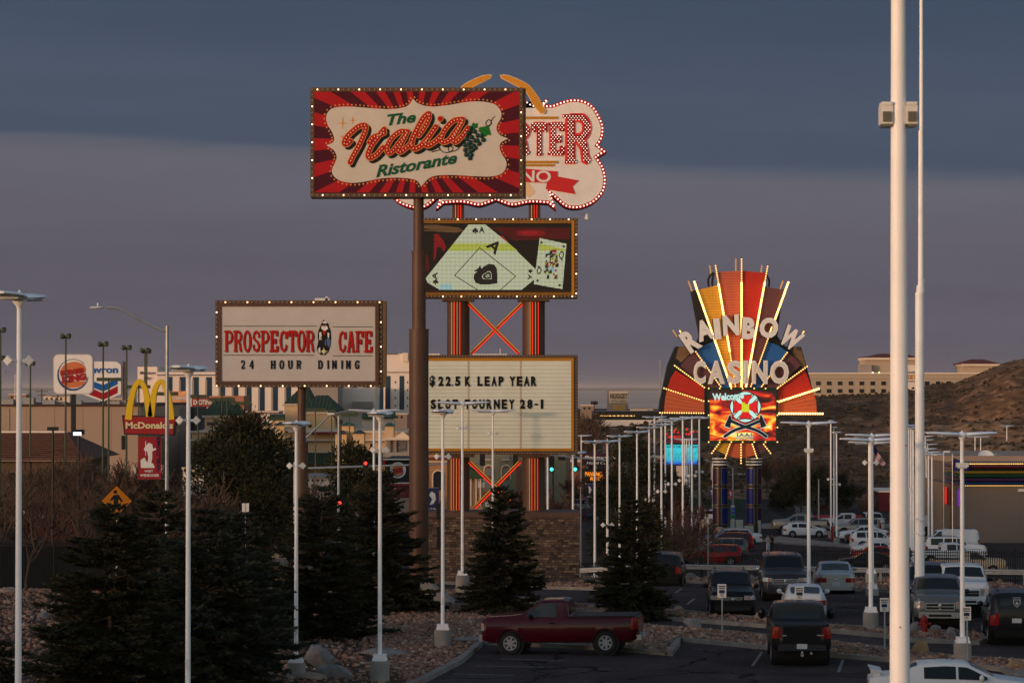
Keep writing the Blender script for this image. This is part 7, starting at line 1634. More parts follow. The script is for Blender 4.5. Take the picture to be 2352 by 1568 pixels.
# traffic signals
def signal_head(root, p, px, py, D, lit=2, w=9, h=27, dy=0, arm=None):
    mb = MB(); a = p.at(px - w / 2, py - h / 2); b = p.at(px + w / 2, py + h / 2); y = p.y0() + dy; mb.b2((a[0], y - .1, b[1]), (b[0], y + .15, a[1])); o = mb.build('signal_head', mBLK, root)
    cols_ = [led('sig_red', (1, .03, .02), 3), led('sig_amber', (1, .5, .02), 3), led('sig_green', (.05, 1, .62), 4)]; off_ = mat('lens_off', (.02, .015, .012), .3, var=0)
    for i in range(3):
        mb = MB(); c = p.at(px, py - h / 2 + h * (i + .5) / 3); mb.tube((c[0], y - .12, c[1]), (c[0], y - .1, c[1]), .115 * D / 200, n=14); mb.build('lens', cols_[i] if i == lit else off_, o)
    return o
def signal_arm(px_base, D, y_arm0, y_arm1, px_end, lb, heads, top=None, r=.11):
    x = (px_base - 1176) / F * D; r_ = thing('traffic_signal', lb, 'traffic light', (x, D, gz(D))); p = Pl(D, r_)
    mb = MB(); mb.tube((0, 0, 0), (0, 0, p.at(px_base, top or y_arm0 - 10)[1]), r, r * .7, 12); mb.build('pole', mGALV, r_, True)
    if px_end: mb = MB(); a = p.at(px_base, y_arm0); b = p.at(px_end, y_arm1); mb.tube((a[0], 0, a[1]), (b[0], 0, b[1]), .10, .05, 10); mb.build('mast_arm', mGALV, r_, True)
    for h in heads: signal_head(r_, p, *h[:2], D, lit=h[2], dy=-.15, w=h[3] if len(h) > 3 else 9, h=h[4] if len(h) > 4 else 27)
    return r_
signal_arm(677, 200, 1076, 1062, 1108, 'long signal mast arm crossing behind the ristorante sign pole', [(840, 1072, 0, 12, 26), (1108, 1054, -1, 12, 30), (1184, 1058, -1, 12, 36)], top=1060)
signal_arm(1398, 250, 1057, 1044, 1255, 'signal mast arm with two green lights right of the brown columns', [(1267, 1067, 2, 12, 30), (1321, 1067, 2, 10, 30)])
signal_arm(778, 195, 1000, 1000, None, 'pole with a red pedestrian signal below the cafe sign', [(781, 1158, 0, 8, 12)], top=955)
# short signal posts with dark backs
signal_arm(1334, 235, 1120, 1120, None, 'short post with two dark signal heads by the blue banner', [(1318, 1128, -1, 12, 20), (1346, 1128, -1, 12, 20)], top=1118)
# curved camera/light arm over the restaurant roofs
x = (768 - 1176) / F * 230; ca_ = thing('street_light', 'bent street light with a small camera right of the cafe pole', 'street light', (x, 230, gz(230))); p = Pl(230, ca_)
mb = MB(); mb.path([(p.at(*q_)[0], 0, p.at(*q_)[1]) for q_ in [(779, 1180), (779, 1030), (777, 990), (772, 962), (764, 952)]], [.13, .11, .09, .07, .05], 8); mb.build('pole', mBLK, ca_, True); mb = MB(); a = p.at(760, 950); mb.box((a[0], 0, a[1]), (.55, .25, .16)); mb.build('lamp_head', mPOLE2, ca_)
x = (702 - 1176) / F * 250; ca_ = thing('street_light', 'slanted grey light arm behind the cafe sign pole', 'street light', (x, 250, gz(250))); p = Pl(250, ca_)
mb = MB(); mb.tube((0, 0, 0), (0, 0, p.at(702, 1006)[1]), .13, .1, 8); mb.path([(p.at(*q_)[0], 0, p.at(*q_)[1]) for q_ in [(702, 1006), (758, 952), (800, 942)]], [.09, .06, .04], 8); mb.build('pole', mGALV, ca_, True)
# small lamps along the far road
for i, (px, D, yt, w) in enumerate([(1637, 330, 1063, -18), (1683, 360, 1075, -16), (1722, 430, 1095, -22), (1880, 300, 1100, 0), (1392, 620, 955, 14), (1322, 480, 1000, 8), (1520, 500, 945, -12), (35, 620, 860, -30)]):
    x = (px - 1176) / F * D; r_ = thing('street_light', ['arm street light left of the fan sign column', 'arm street light between the fan sign columns', 'far arm street light between the fan sign columns', 'thin post right of the fan sign', 'slanted arm light in front of the long dark canopy', 'white arm post left of the restaurant sign', 'street light behind the white lamp row', 'distant arm street light left of the green posts'][i], 'street light', (x, D, gz(D)), 0, 'street lights in the town'); p = Pl(D, r_)
    mb = MB(); mb.tube((0, 0, 0), (0, 0, p.at(px, yt)[1]), .12, .08, 8); mb.build('pole', mGALV, r_)
    if w: mb = MB(); a, b = p.at(px, yt), p.at(px + w, yt - 7); mb.path([(a[0], 0, a[1]), ((a[0] + b[0]) / 2, 0, b[1] - .1), (b[0], 0, b[1])], .05, 6); mb.box((b[0], 0, b[1]), (.7, .25, .12)); mb.build('arm', mGALV, r_)
# hydrant
gh = G(2123, 1461); hy = thing('fire_hydrant', 'red fire hydrant in the gravel beside the silver pickup', 'fire hydrant', (gh.x, gh.y, gh.z + .12)); hz = .62
mHY = mat('hydrant_red', (.30, .012, .012), .45, var=.1)
mb = MB(); mb.lathe([(.17, 0), (.17, .04), (.11, .05), (.10, .40), (.14, .41), (.14, .45), (.11, .46)], n=16); mb.build('barrel', mHY, hy, True)
mb = MB(); mb.lathe([(.115, .46), (.12, .50), (.10, .57), (.05, .62), (.02, .64), (.02, .68)], n=16); mb.build('bonnet', mHY, hy, True)
for sg in (1, -1): mb = MB(); mb.tube((sg * .09, 0, .33), (sg * .20, 0, .33), .05, n=10); mb.tube((sg * .20, 0, .33), (sg * .23, 0, .33), .06, n=6); mb.build('side_nozzle', mHY, hy)
mb = MB(); mb.tube((0, -.09, .30), (0, -.19, .30), .07, n=12); mb.tube((0, -.19, .30), (0, -.22, .30), .075, n=6); mb.build('front_nozzle', mHY, hy); hy.scale = (1.05, 1.05, 1.05)
# red bollards & bins in the lower lot
for px, py, lb in ((1911, 1241, 'red bollard at the foot of the white pole bundle'),):
    g = G(px, py); mb = MB(); mb.tube((0, 0, 0), (0, 0, 1.35), .12, n=12); mb.ball((0, 0, 1.35), .12, n=5); o = mb.build('bollard', mHY, None, True, g); tag(o, lb, 'bollard')
for px, py, w, h, lb, nm in ((1586, 1272, 21, 36, 'grey green round utility bin beside the lamp footing', 'utility_bin'), ):
    g = G(px, py); s = g.y / F; mb = MB(); mb.lathe([(w / 2 * s, 0), (w / 2 * s, h * s), (w / 2 * s * .9, h * s + .05)], n=20); o = mb.build(nm, mat('bin_grey', (.06, .07, .065), .6, var=.2), None, True, g); tag(o, lb, 'bin')
# electric cabinets by the fan sign
mEB = mat('cabinet_grey', (.30, .32, .31), .5, metal=.2, var=.15)
for x0, y0, x1, y1, base, lb in ((1679, 1194, 1688, 1212, 1222, 'narrow grey electrical cabinet between the fan sign columns'), (1690, 1194, 1707, 1214, 1222, 'wide grey electrical cabinet on posts between the fan sign columns'), (1710, 1207, 1731, 1232, 1232, 'green grey transformer box in front of the right fan sign column'), (1742, 1195, 1748, 1222, 1234, 'tall thin grey meter box right of the fan sign column')):
    D = 282; x = ((x0 + x1) / 2 - 1176) / F * D; r_ = thing('electrical_cabinet', lb, 'cabinet', (x, D, gz(D)), 0, 'electrical cabinets under the fan sign'); p = Pl(D, r_); a, b = p.at(x0, y0), p.at(x1, y1); mb = MB(); mb.b2((a[0], 0, b[1]), (b[0], .7, a[1])); mb.build('box', mEB, r_)
    mb = MB(); mb.b2((a[0] + .06, -.02, b[1] + .06), ((a[0] + b[0]) / 2 - .02, 0, a[1] - .06)); mb.b2(((a[0] + b[0]) / 2 + .02, -.02, b[1] + .06), (b[0] - .06, 0, a[1] - .06)); mb.build('door', mEB, r_)
    if base > y1: mb = MB(); mb.b2((a[0] + .05, .2, 0), (a[0] + .13, .3, b[1])); mb.b2((b[0] - .13, .2, 0), (b[0] - .05, .3, b[1])); mb.build('leg', mGALV, r_)
# black pad mounted box left of pad etc.
# ================================================================== guardrail, fences
def rail_line(pts, seg): 
    o_ = []
    for a, b in zip(pts, pts[1:]):
        a, b = Vector(a), Vector(b); n = max(1, int((b - a).length / seg))
        for i in range(n): o_.append(a + (b - a) * i / n)
    return o_ + [Vector(pts[-1])]
gpts = [((px - 1176) / F * D, D) for px, D in ((1331, 166), (1500, 163), (1758, 157), (1956, 151.5), (2089, 148), (2352, 142.5), (2520, 139.5))]
gr = thing('guardrail', 'galvanised steel guardrail on posts above the lower parking lot', 'guardrail', (gpts[0][0], gpts[0][1], gz(gpts[0][1])))
L0 = gr.location; pts = rail_line([(x, y) for x, y in gpts], 1.9); mb = MB(); vs = []
pf = [(-.0, .50), (-.05, .53), (-.05, .58), (.0, .62), (.0, .66), (-.05, .70), (-.05, .75), (0, .78)]
for q_ in pts:
    for dy, z in pf: vs.append((q_.x - L0.x, q_.y + dy * 1.4 - L0.y, gz(q_.y) + z + .12 - L0.z))
k = len(pf); mb.add(vs, [(i * k + j, i * k + j + 1, (i + 1) * k + j + 1, (i + 1) * k + j) for i in range(len(pts) - 1) for j in range(k - 1)]); mb.build('rail', mGALV, gr, True)
pm_ = MB(); pm_.b2((-.06, 0, 0), (.06, .16, .86)); mpost = pm_.mesh('post', mGALV)
for q_ in pts: o = bpy.data.objects.new('post', mpost); COL.objects.link(o); o.parent = gr; o.location = (q_.x - L0.x, q_.y + .02 - L0.y, gz(q_.y) - L0.z)
def fence(lb, wp_, hgt, pitch=.13, solid=False, zoff=None, bays=2.4):
    x0, y0 = wp_[0]; r_ = thing('iron_fence', lb, 'fence', (x0, y0, gz(y0))); L0 = r_.location; zf_ = zoff or (lambda y: gz(y))
    pts = rail_line([(x, y) for x, y in wp_], pitch); mb = MB()
    for i, q_ in enumerate(pts): z = zf_(q_.y) - L0.z; x, y = q_.x - L0.x, q_.y - L0.y; mb.b2((x - .022, y - .014, z + .08), (x + .022, y + .014, z + hgt)); 
    o = mb.build('pickets', mFENCE, r_); 
    pp_ = rail_line([(x, y) for x, y in wp_], bays); me = MB().b2((-.04, -.04, 0), (.04, .04, hgt + .12)).mesh('post', mFENCE)
    for q_ in pp_: o = bpy.data.objects.new('post', me); COL.objects.link(o); o.parent = r_; o.location = (q_.x - L0.x, q_.y - L0.y, zf_(q_.y) - L0.z)
    for h in (.18, hgt - .28, hgt - .12):
        mb = MB()
        for a, b in zip(pp_, pp_[1:]): mb.tube((a.x - L0.x, a.y - L0.y, zf_(a.y) - L0.z + h), (b.x - L0.x, b.y - L0.y, zf_(b.y) - L0.z + h), .022, n=4)
        mb.build('rail', mFENCE, r_)
    if solid:
        mb = MB()
        for a, b in zip(pp_, pp_[1:]): mb.add([(a.x - L0.x, a.y + .03 - L0.y, zf_(a.y) - L0.z + .1), (b.x - L0.x, b.y + .03 - L0.y, zf_(b.y) - L0.z + .1), (b.x - L0.x, b.y + .03 - L0.y, zf_(b.y) - L0.z + hgt - .22), (a.x - L0.x, a.y + .03 - L0.y, zf_(a.y) - L0.z + hgt - .22)], [(0, 1, 2, 3)])
        mb.build('dark_sheet', mFENCE, r_)  # dark sheets behind the pickets
fence('black iron picket fence behind the guardrail', [((px - 1176) / F * D, D) for px, D in ((1331, 172), (1521, 170), (1895, 163), (2089, 158), (2330, 153), (2520, 150))], 1.75, .145)
fence('black iron fence with dark sheets behind it left of the spruces', [(-24.2, 132), (-12.5, 133)], 2.35, .12, True)
# ================================================================== people
def person(lb, g, shirt, trousers, hair, face_ang, pose):
    r_ = thing('person', lb, 'person', g, face_ang)
    me = bpy.data.meshes.new('body'); J = {'pel': (0, 0, .95), 'waist': (0, 0, 1.12), 'chest': (0, 0, 1.36), 'neck': (0, 0, 1.52), 'chin': (0, -.02, 1.58), 'head': (0, -.01, 1.66), 'top': (0, 0, 1.74),
        'hipL': (.10, 0, .92), 'kneeL': (.11, -.03 - pose * .05, .50), 'ankL': (.11, .02 + pose * .02, .08), 'toeL': (.12, -.14, .04), 'hipR': (-.10, 0, .92), 'kneeR': (-.11, -.02 + pose * .03, .50), 'ankR': (-.11, .04 - pose * .04, .08), 'toeR': (-.12, -.13, .04),
        'shL': (.19, 0, 1.43), 'elL': (.27, -.04, 1.15), 'haL': (.18, -.22, 1.08 + .06 * pose), 'shR': (-.19, 0, 1.43), 'elR': (-.27, -.02, 1.15), 'haR': (-.20, -.18, 1.0)}
    E = [('pel', 'waist'), ('waist', 'chest'), ('chest', 'neck'), ('neck', 'chin'), ('chin', 'head'), ('head', 'top'), ('pel', 'hipL'), ('hipL', 'kneeL'), ('kneeL', 'ankL'), ('ankL', 'toeL'), ('pel', 'hipR'), ('hipR', 'kneeR'), ('kneeR', 'ankR'), ('ankR', 'toeR'), ('chest', 'shL'), ('shL', 'elL'), ('elL', 'haL'), ('chest', 'shR'), ('shR', 'elR'), ('elR', 'haR')]
    Rr = {'pel': .14, 'waist': .12, 'chest': .15, 'neck': .055, 'chin': .07, 'head': .10, 'top': .075, 'hipL': .10, 'hipR': .10, 'kneeL': .065, 'kneeR': .065, 'ankL': .045, 'ankR': .045, 'toeL': .04, 'toeR': .04, 'shL': .06, 'shR': .06, 'elL': .045, 'elR': .045, 'haL': .035, 'haR': .035}
    K = list(J); me.from_pydata([J[k] for k in K], [(K.index(a), K.index(b)) for a, b in E], []); o = bpy.data.objects.new('body', me); COL.objects.link(o)
    md_ = o.modifiers.new('s', 'SKIN'); 
    for i, k in enumerate(K): me.skin_vertices[0].data[i].radius = (Rr[k], Rr[k] * (.75 if k in ('pel', 'waist', 'chest') else 1))
    me.skin_vertices[0].data[0].use_root = True; s = o.modifiers.new('u', 'SUBSURF'); s.levels = 1; s.render_levels = 1
    dg = bpy.context.evaluated_depsgraph_get(); dg.update(); m2 = bpy.data.meshes.new_from_object(o.evaluated_get(dg)); bpy.data.objects.remove(o)
    sk = mat('skin', (.30, .17, .12), .6)
    for m in (shirt, trousers, sk, mBLK): m2.materials.append(m)
    for p in m2.polygons:
        c = p.center; p.material_index = 2 if c.z > 1.5 else (0 if c.z > .98 else (1 if c.z > .10 else 3)); p.use_smooth = True
        if c.z < 1.16 and c.y < -.14 and c.z > .9: p.material_index = 2
    b = bpy.data.objects.new('body', m2); COL.objects.link(b); b.parent = r_
    mb = MB(); mb.ball((0, .02, 1.70), .105, 1, 1.05, .95, 6); mb.build('hair', hair, r_, True)
mHA = mat('hair_dark', (.02, .012, .008), .7, var=.1)
g = put(1763, 1272); person('person in a pale patterned top and white trousers at the kerb of the lower lot', g, mat('cloth_pale', (.36, .30, .26), .9, var=.5, scale=8), mat('cloth_white', (.48, .48, .52), .9), mHA, R(40), 0)
g = put(1773, 1272, .3); person('person in dark clothes leaning toward a companion in the lower lot', g, mat('cloth_black', (.015, .013, .015), .9), mat('cloth_black2', (.02, .02, .024), .9), mHA, R(-60), 1)
# ================================================================== roadside signs in the town
def fsign(name, lb, D, px, base_px=None, cat='sign', grp=None):
    x = (px - 1176) / F * D; return thing(name, lb, cat, (x, D, gz(D)), 0, grp)
def rrect(x0, y0, x1, y1, r, n=5):
    o_ = []
    for cx, cy, a in ((x1 - r, y0 + r, -90), (x1 - r, y1 - r, 0), (x0 + r, y1 - r, 90), (x0 + r, y0 + r, 180)):
        for i in range(n + 1): t = R(a + 90 * i / n); o_.append((cx + r * math.cos(t), cy + r * math.sin(t)))
    return o_
mBUN = vinyl('bun_orange', (.55, .17, .07)); mBKR = vinyl('burger_red', (.34, .02, .02)); mBLU2 = vinyl('swoosh_blue', (.02, .06, .16))
def burger_logo(p, root, cx, cy, s, d, face=mWHT):
    mb = MB()
    up_ = [(cx + s * .78 * math.cos(R(a)), cy - s * .20 - s * .58 * math.sin(R(a))) for a in range(0, 181, 12)]; p.flat(mb, [(x + (cy - y) * .08, y) for x, y in up_], d)
    lo = [(cx + s * .78 * math.cos(R(a)), cy + s * .40 - s * .40 * math.sin(R(a))) for a in range(180, 361, 12)]; p.flat(mb, [(x + (cy - y) * .08, y) for x, y in lo], d); mb.build('bun_emblem', mBUN, root)
    mb = MB(); p.text(mb, 'BURGER', cx - s * .78, cy - s * .34, cx + s * .74, cy - s * .0, d + .04, bold=.09, rot=R(-8)); p.text(mb, 'KING', cx - s * .68, cy + s * .0, cx + s * .80, cy + s * .44, d + .04, bold=.09, rot=R(-8)); mb.build('lettering', mBKR, root)
    mb = MB(); p.stroke(mb, [(cx + s * .92 * math.cos(R(a)), cy + s * .92 * math.sin(R(a))) for a in range(10, 230, 15)], lambda t: s * .03 + s * .10 * math.sin(math.pi * t), d + .01, smooth=False); p.stroke(mb, [(cx + s * .93 * math.cos(R(a)), cy + s * .93 * math.sin(R(a))) for a in range(180, 320, 15)], s * .035, d + .01, smooth=False); mb.build('swoosh', mBLU2, root)
bk_ = fsign('pole_sign', 'white rounded burger restaurant sign on a pole above the beige warehouse', 380, 168); p = Pl(380, bk_)
mb = MB(); p.flat(mb, rrect(122, 813, 214, 905, 12), 0, .9); mb.build('sign_box', mat('sign_edge_grey', (.45, .42, .40), .5), bk_); mb = MB(); p.flat(mb, rrect(124, 815, 212, 903, 11), .03, .02); mb.build('sign_face', mWHT, bk_); burger_logo(p, bk_, 168, 860, 38, .06)
mb = MB(); mb.b2((-.3, .2, 0), (.3, .7, p.at(168, 900)[1])); mb.build('pole', mBLK, bk_)
cv = fsign('pole_sign', 'white, blue and red fuel station sign behind the burger sign', 430, 240); p = Pl(430, cv)
mb = MB(); p.flat(mb, [(200, 830), (266, 830), (276, 836), (278, 842), (278, 905), (236, 922), (190, 905), (190, 836)], 0, 1.2); mb.build('sign_box', mWHT, cv)
mb = MB(); p.text(mb, 'Chevron', 176, 840, 271, 857, .06, bold=.03); p.flat(mb, [(195, 868), (237, 884), (270, 868), (270, 866), (270, 882), (237, 899), (195, 882)], .05); mb.build('blue_chevron', vinyl('fuel_blue', (.01, .10, .35)), cv)
mb = MB(); p.flat(mb, [(195, 895), (205, 889), (237, 903), (270, 886), (270, 902), (237, 918), (200, 904)], .055); mb.build('red_chevron', vinyl('fuel_red', (.32, .01, .02)), cv)
mb = MB()
for x0 in (281, 287): a = p.at(x0, 830); b = p.at(x0 + 4, 1000); mb.b2((a[0], .3, 0), (b[0], .8, a[1]))
mb.build('pole', mBRN2, cv)
md = fsign('pole_sign', 'yellow double arch over a red restaurant sign board', 250, 344); p = Pl(250, md); mYL = mat('arch_yellow', (.70, .45, .008), .4, var=.05)
zz = lambda x, y: (x * .3518, y * .3518 + 624.8)
mb = MB()
for pts_ in ([(838, 962), (850, 860), (875, 760), (910, 712), (945, 760), (965, 860), (975, 942)], [(985, 942), (995, 860), (1012, 760), (1048, 712), (1082, 760), (1105, 860), (1116, 962)]):
    q_ = [zz(*a) for a in pts_]; q_ = catmull(q_, 6); n = len(q_); A = []; B = []
    for i in range(n):
        a, b = q_[max(i - 1, 0)], q_[min(i + 1, n - 1)]; tx, ty = b[0] - a[0], b[1] - a[1]; l = math.hypot(tx, ty); w = 7.6 - 2.4 * math.sin(math.pi * i / (n - 1)) ** 2; A.append((q_[i][0] - ty / l * w, q_[i][1] + tx / l * w)); B.append((q_[i][0] + ty / l * w, q_[i][1] - tx / l * w))
    for i in range(n - 1): p.flat(mb, [A[i], A[i + 1], B[i + 1], B[i]], .05, .6)
mb.build('double_arch', mYL, md)
mb = MB(); p.flat(mb, [(280, 953), (407, 956), (400, 1000), (285, 998)], 0, 1.0); mb.build('sign_box', mBLK, md); mb = MB(); p.flat(mb, [(284, 956), (403, 959), (397, 997), (288, 995)], .04, .03); mb.build('sign_face', mat('restaurant_red', (.30, .008, .012), .45, var=.06), md)
mb = MB(); p.text(mb, "McDonald's", 289, 968, 398, 984, .08, bold=.035); mb.build('lettering', vinyl('lettering_pale', (.70, .58, .35)), md)
mb = MB()
for x0 in (318, 362): a, b = p.at(x0, 1000), p.at(x0 + 9, 1100); mb.b2((a[0], .3, 0), (b[0], .7, a[1]))
mb.build('pole', mBRN2, md)
mb = MB(); p.rect(mb, 306, 1068, 374, 1096, -.2, .3); mb.build('menu_board', vinyl('menu_cream', (.50, .46, .36)), md)
# burger restaurant wall sign building
def bld(lb, x0, x1, ytop, D, depth, m, name='building', wins=(), wm=None, trim=None, cat='building', wdepth=.05):
    xc = ((x0 + x1) / 2 - 1176) / F * D; r_ = thing(name, lb, cat, (xc, D, gz(D))); p = Pl(D, r_); a, b = p.at(x0, ytop), p.at(x1, ytop); mb = MB(); mb.b2((a[0], 0, -.5), (b[0], depth, a[1])); mb.build('wall', m, r_)
    if trim:
        mt, th = trim; mb = MB(); a, b = p.at(x0, ytop), p.at(x1, ytop + th); mb.b2((a[0] - .15, -.25, b[1]), (b[0] + .15, depth + .15, a[1] + .12)); mb.build('cornice', mt, r_)
    for w in wins[:100]:
        a, b = p.at(w[0], w[1]), p.at(w[2], w[3]); mb = MB(); mb.b2((a[0], -wdepth, b[1]), (b[0], .06, a[1])); mb.build('window', wm or mGL, r_)
    return r_, p
def part(root, p, name, m, x0, y0, x1, y1, d0=.1, d1=.3):
    a, b = p.at(x0, y0), p.at(x1, y1); mb = MB(); mb.b2((a[0], -d0, b[1]), (b[0], d1, a[1])); return mb.build(name, m, root)
wBEI = mat('wall_beige', (.36, .25, .185), .85, var=.06, scale=.08); wCRE = mat('wall_cream', (.72, .56, .43), .85, var=.08, scale=.1); wYEL = mat('wall_yellow', (.66, .44, .24), .85, var=.12, scale=.15); wWH = mat('wall_white', (.76, .64, .55), .85, var=.06, scale=.05); wGRY = mat('wall_grey', (.30, .25, .22), .85, var=.08, scale=.1)
wTAN = mat('wall_tan', (.27, .185, .13), .85, var=.1, scale=.1); wBRK = mat('wall_brick', (.22, .09, .055), .85, var=.25, scale=.6); wSAGE = mat('wall_sage', (.21, .20, .13), .85, var=.08, scale=.15); rGRN = mat('roof_green', (.040, .065, .034), .9, var=.15, scale=.3); rRED = mat('roof_red', (.15, .035, .025), .8, var=.2, scale=.5); rBRN = mat('roof_brown_tiles', (.10, .045, .030), .85, var=.3, scale=2); mBWIN = mat('window_blue', (.008, .035, .075), .12, var=.2, scale=.3); mDWIN = mat('window_dark', (.02, .022, .026), .15, var=.2)
mTRIMD = mat('trim_dark_red', (.05, .018, .015), .6, var=.1); mHV = mat('rooftop_metal', (.30, .29, .28), .55, metal=.4, var=.2)
# warehouse
r_, p = bld('long beige warehouse with a dark cornice at the left', -260, 322, 930, 420, 60, wBEI, 'warehouse', [(279, 1000, 290, 1032)], mDWIN, (mTRIMD, 3))
for i, x in enumerate((60, 125, 190, 255)): part(r_, p, 'wall_joint', mat('joint_brown', (.24, .17, .13), .9), x, 935, x + .8, 1040, .02, .05)  # wall joints drawn as darker strips
part(r_, p, 'downpipe', mHV, 20, 938, 21.5, 1040, .1, .1)
for i, (x0, x1, y) in enumerate([(-6, 28, 917), (38, 72, 913), (92, 118, 918), (100, 140, 922), (155, 175, 920), (232, 262, 922), (268, 292, 920), (76, 84, 917)]): 
    o = part(r_, p, 'rooftop_unit', mHV, x0, y, x1, 929, -1 - i, 3 + i)
r2, p = bld('low building with a brown tiled hip roof at the lower left', -200, 175, 1056, 330, 26, mat('wall_dim', (.13, .085, .06), .9), 'house', [(20, 1085, 50, 1110), (70, 1085, 100, 1110), (125, 1085, 150, 1110)], mDWIN)
mb = MB(); a = p.at(-230, 1056); b = p.at(200, 1056); c = p.at(-180, 996); d = p.at(118, 996); mb.add([(a[0], -2, a[1]), (b[0], -2, b[1]), (b[0], 28, b[1]), (a[0], 28, a[1]), (c[0], 12, c[1]), (d[0], 12, d[1]), (d[0], 14, d[1]), (c[0], 14, c[1])], [(0, 1, 5, 4), (1, 2, 6, 5), (2, 3, 7, 6), (3, 0, 4, 7), (4, 5, 6, 7)]); mb.build('roof', rBRN, r2)
mb = MB()
for i in range(15): t = i / 15; y = -2 + 14 * t; z = a[1] + (c[1] - a[1]) * t; mb.b2((a[0] + (c[0] - a[0]) * t, y - .1, z), (b[0] + (d[0] - b[0]) * t, y + .1, z + .14))
mb.build('roof_courses', rBRN, r2); part(r2, p, 'ridge_cap', wWH, -180, 993, 118, 997, -11.5, 13); part(r2, p, 'fascia', wBEI, -230, 1053, 200, 1058, 2.05, 0)
# far white hotel with blue window strips
r_, p = bld('small white casino tower with a dark roof sign far behind the arches', 316, 361, 842, 830, 30, wWH, 'hotel', [], mBWIN)
mb = MB(); p.text(mb, 'Montego', 321, 852, 358, 862, .3, bold=.02, shear=.3); p.text(mb, 'Bay', 330, 864, 350, 873, .3, bold=.02, shear=.3); mb.build('lettering', vinyl('lettering_dusk_blue', (.10, .08, .14)), r_)
wins = [(382.2 + 30.3 * i + (0 if i else 0), 865 + i * .25, 396 + 30.3 * i, 990) for i in range(17)]
r_, p = bld('long white hotel with tall dark blue window strips behind the cafe sign', 361, 900, 855, 800, 30, wWH, 'hotel', wins, mBWIN, (wWH, 5))
part(r_, p, 'parapet_band', vinyl('band_blue', (.05, .06, .12)), 361, 860, 900, 862, .4, 0)
for i in range(17): part(r_, p, 'balcony_stack', wGRY, 398 + 30.3 * i + 13, 872, 400 + 30.3 * i + 15, 985, .1, .1)
r_, p = bld('tall white hotel block right of the cafe sign', 884, 1010, 812, 760, 40, wWH, 'hotel', [(886 + 31.5 * i, 863, 897 + 31.5 * i, 940) for i in range(4)], mBWIN, None)
part(r_, p, 'dark_ledge', mDWIN, 884, 854, 1010, 855.5, .3, 0); part(r_, p, 'dark_ledge', mDWIN, 884, 812, 914, 813.5, .3, 0); part(r_, p, 'rooftop_mast', mHV, 917.5, 802, 918.5, 812, 0, .2); part(r_, p, 'stair_tower', wCRE, 925, 810, 937, 830, 1.0, 0)
for i in range(8):
    for j in range(4): part(r_, p, 'small_window', mDWIN, 893 + 14 * i, 875 + 18 * j, 895 + 14 * i, 880 + 18 * j, .12, 0) if i % 2 else None
r_, p = bld('plain cream block below the right end of the cafe sign', 776, 862, 890, 740, 25, wWH, 'warehouse'); part(r_, p, 'roof_shed', wGRY, 812, 922, 856, 938, 4, 0)
bld('grey parking deck behind the green roofs', 690, 776, 880, 720, 20, wGRY, 'parking_structure')
# billboards
r_ = fsign('billboard', 'red billboard reading exciting gaming left of the cafe sign', 560, 462); p = Pl(560, r_)
mb = MB(); p.rect(mb, 440, 914, 532, 940, 0, .4); mb.build('panel', mat('billboard_red', (.26, .045, .03), .6, var=.15), r_); mb = MB(); p.text(mb, 'EXCITING GAMING', 444, 918, 531, 929, .05, bold=.02); p.text(mb, 'NIGHTLY AND UP', 450, 934, 486, 938, .05); mb.build('lettering', mWHT, r_)
mb = MB(); mb.b2((-1, .5, 0), (1, 1.2, p.at(462, 938)[1])); mb.build('pole', mBRN2, r_)
r_ = fsign('billboard', 'orange lit billboard right behind the double arch', 600, 415); p = Pl(600, r_); mb = MB(); p.rect(mb, 392, 898, 432, 928, 0, .4); mb.build('panel', mat('billboard_orange', (.62, .28, .13), .6, var=.5, scale=.6), r_); mb = MB(); p.text(mb, 'ENTERTAINMENT', 394, 911, 430, 918, .05, bold=.02); mb.build('lettering', mWHT, r_); mb = MB(); mb.b2((-1, .5, 0), (1, 1.2, p.at(415, 926)[1])); mb.build('pole', mBRN2, r_)
bld('long low orange brick building behind the cafe sign', 480, 560, 909, 640, 14, mat('wall_orange', (.40, .16, .09), .8, var=.3, scale=.5), 'building')
bld('dark brown building behind the red restaurant sign', 395, 445, 935, 480, 20, mat('wall_dark_brown', (.07, .06, .06), .8), 'building'); bld('grey pilaster wall right of the double arch', 408, 426, 938, 470, 4, wGRY, 'building')  # first block has a dark brown wall colour
# casino complex with green roofs
def hip(root, p, x0, x1, x2, x3, ya, yb_, dep, m=rGRN, y0=0, seams=10):
    """eaves x0..x3 at yb_, ridge x1..x2 at ya"""
    A, B, C, Dq = p.at(x0, yb_), p.at(x3, yb_), p.at(x1, ya), p.at(x2, ya); mb = MB()
    mb.add([(A[0], y0 - .6, A[1]), (B[0], y0 - .6, B[1]), (B[0], y0 + dep, B[1]), (A[0], y0 + dep, A[1]), (C[0], y0 + dep * .42, C[1]), (Dq[0], y0 + dep * .42, Dq[1]), (Dq[0], y0 + dep * .58, Dq[1]), (C[0], y0 + dep * .58, C[1])], [(0, 1, 5, 4), (1, 2, 6, 5), (2, 3, 7, 6), (3, 0, 4, 7), (4, 5, 6, 7)]); o = mb.build('roof', m, root)
    ms = MB()
    for i in range(1, seams):
        t = i / seams; a = Vector((A[0] + (B[0] - A[0]) * t, y0 - .6, A[1] + .03)); xt = max(C[0], min(Dq[0], a.x))
        k = min(1, (a.x - A[0]) / (C[0] - A[0]), (B[0] - a.x) / (B[0] - Dq[0])) if C[0] > A[0] else 1
        e_ = Vector((a.x, y0 - .6 + (dep * .42 + .6) * k, A[1] + .03 + (C[1] - A[1]) * k)); ms.tube(a, e_, .07, n=4)
    ms.build('roof_seams', m, o); return o
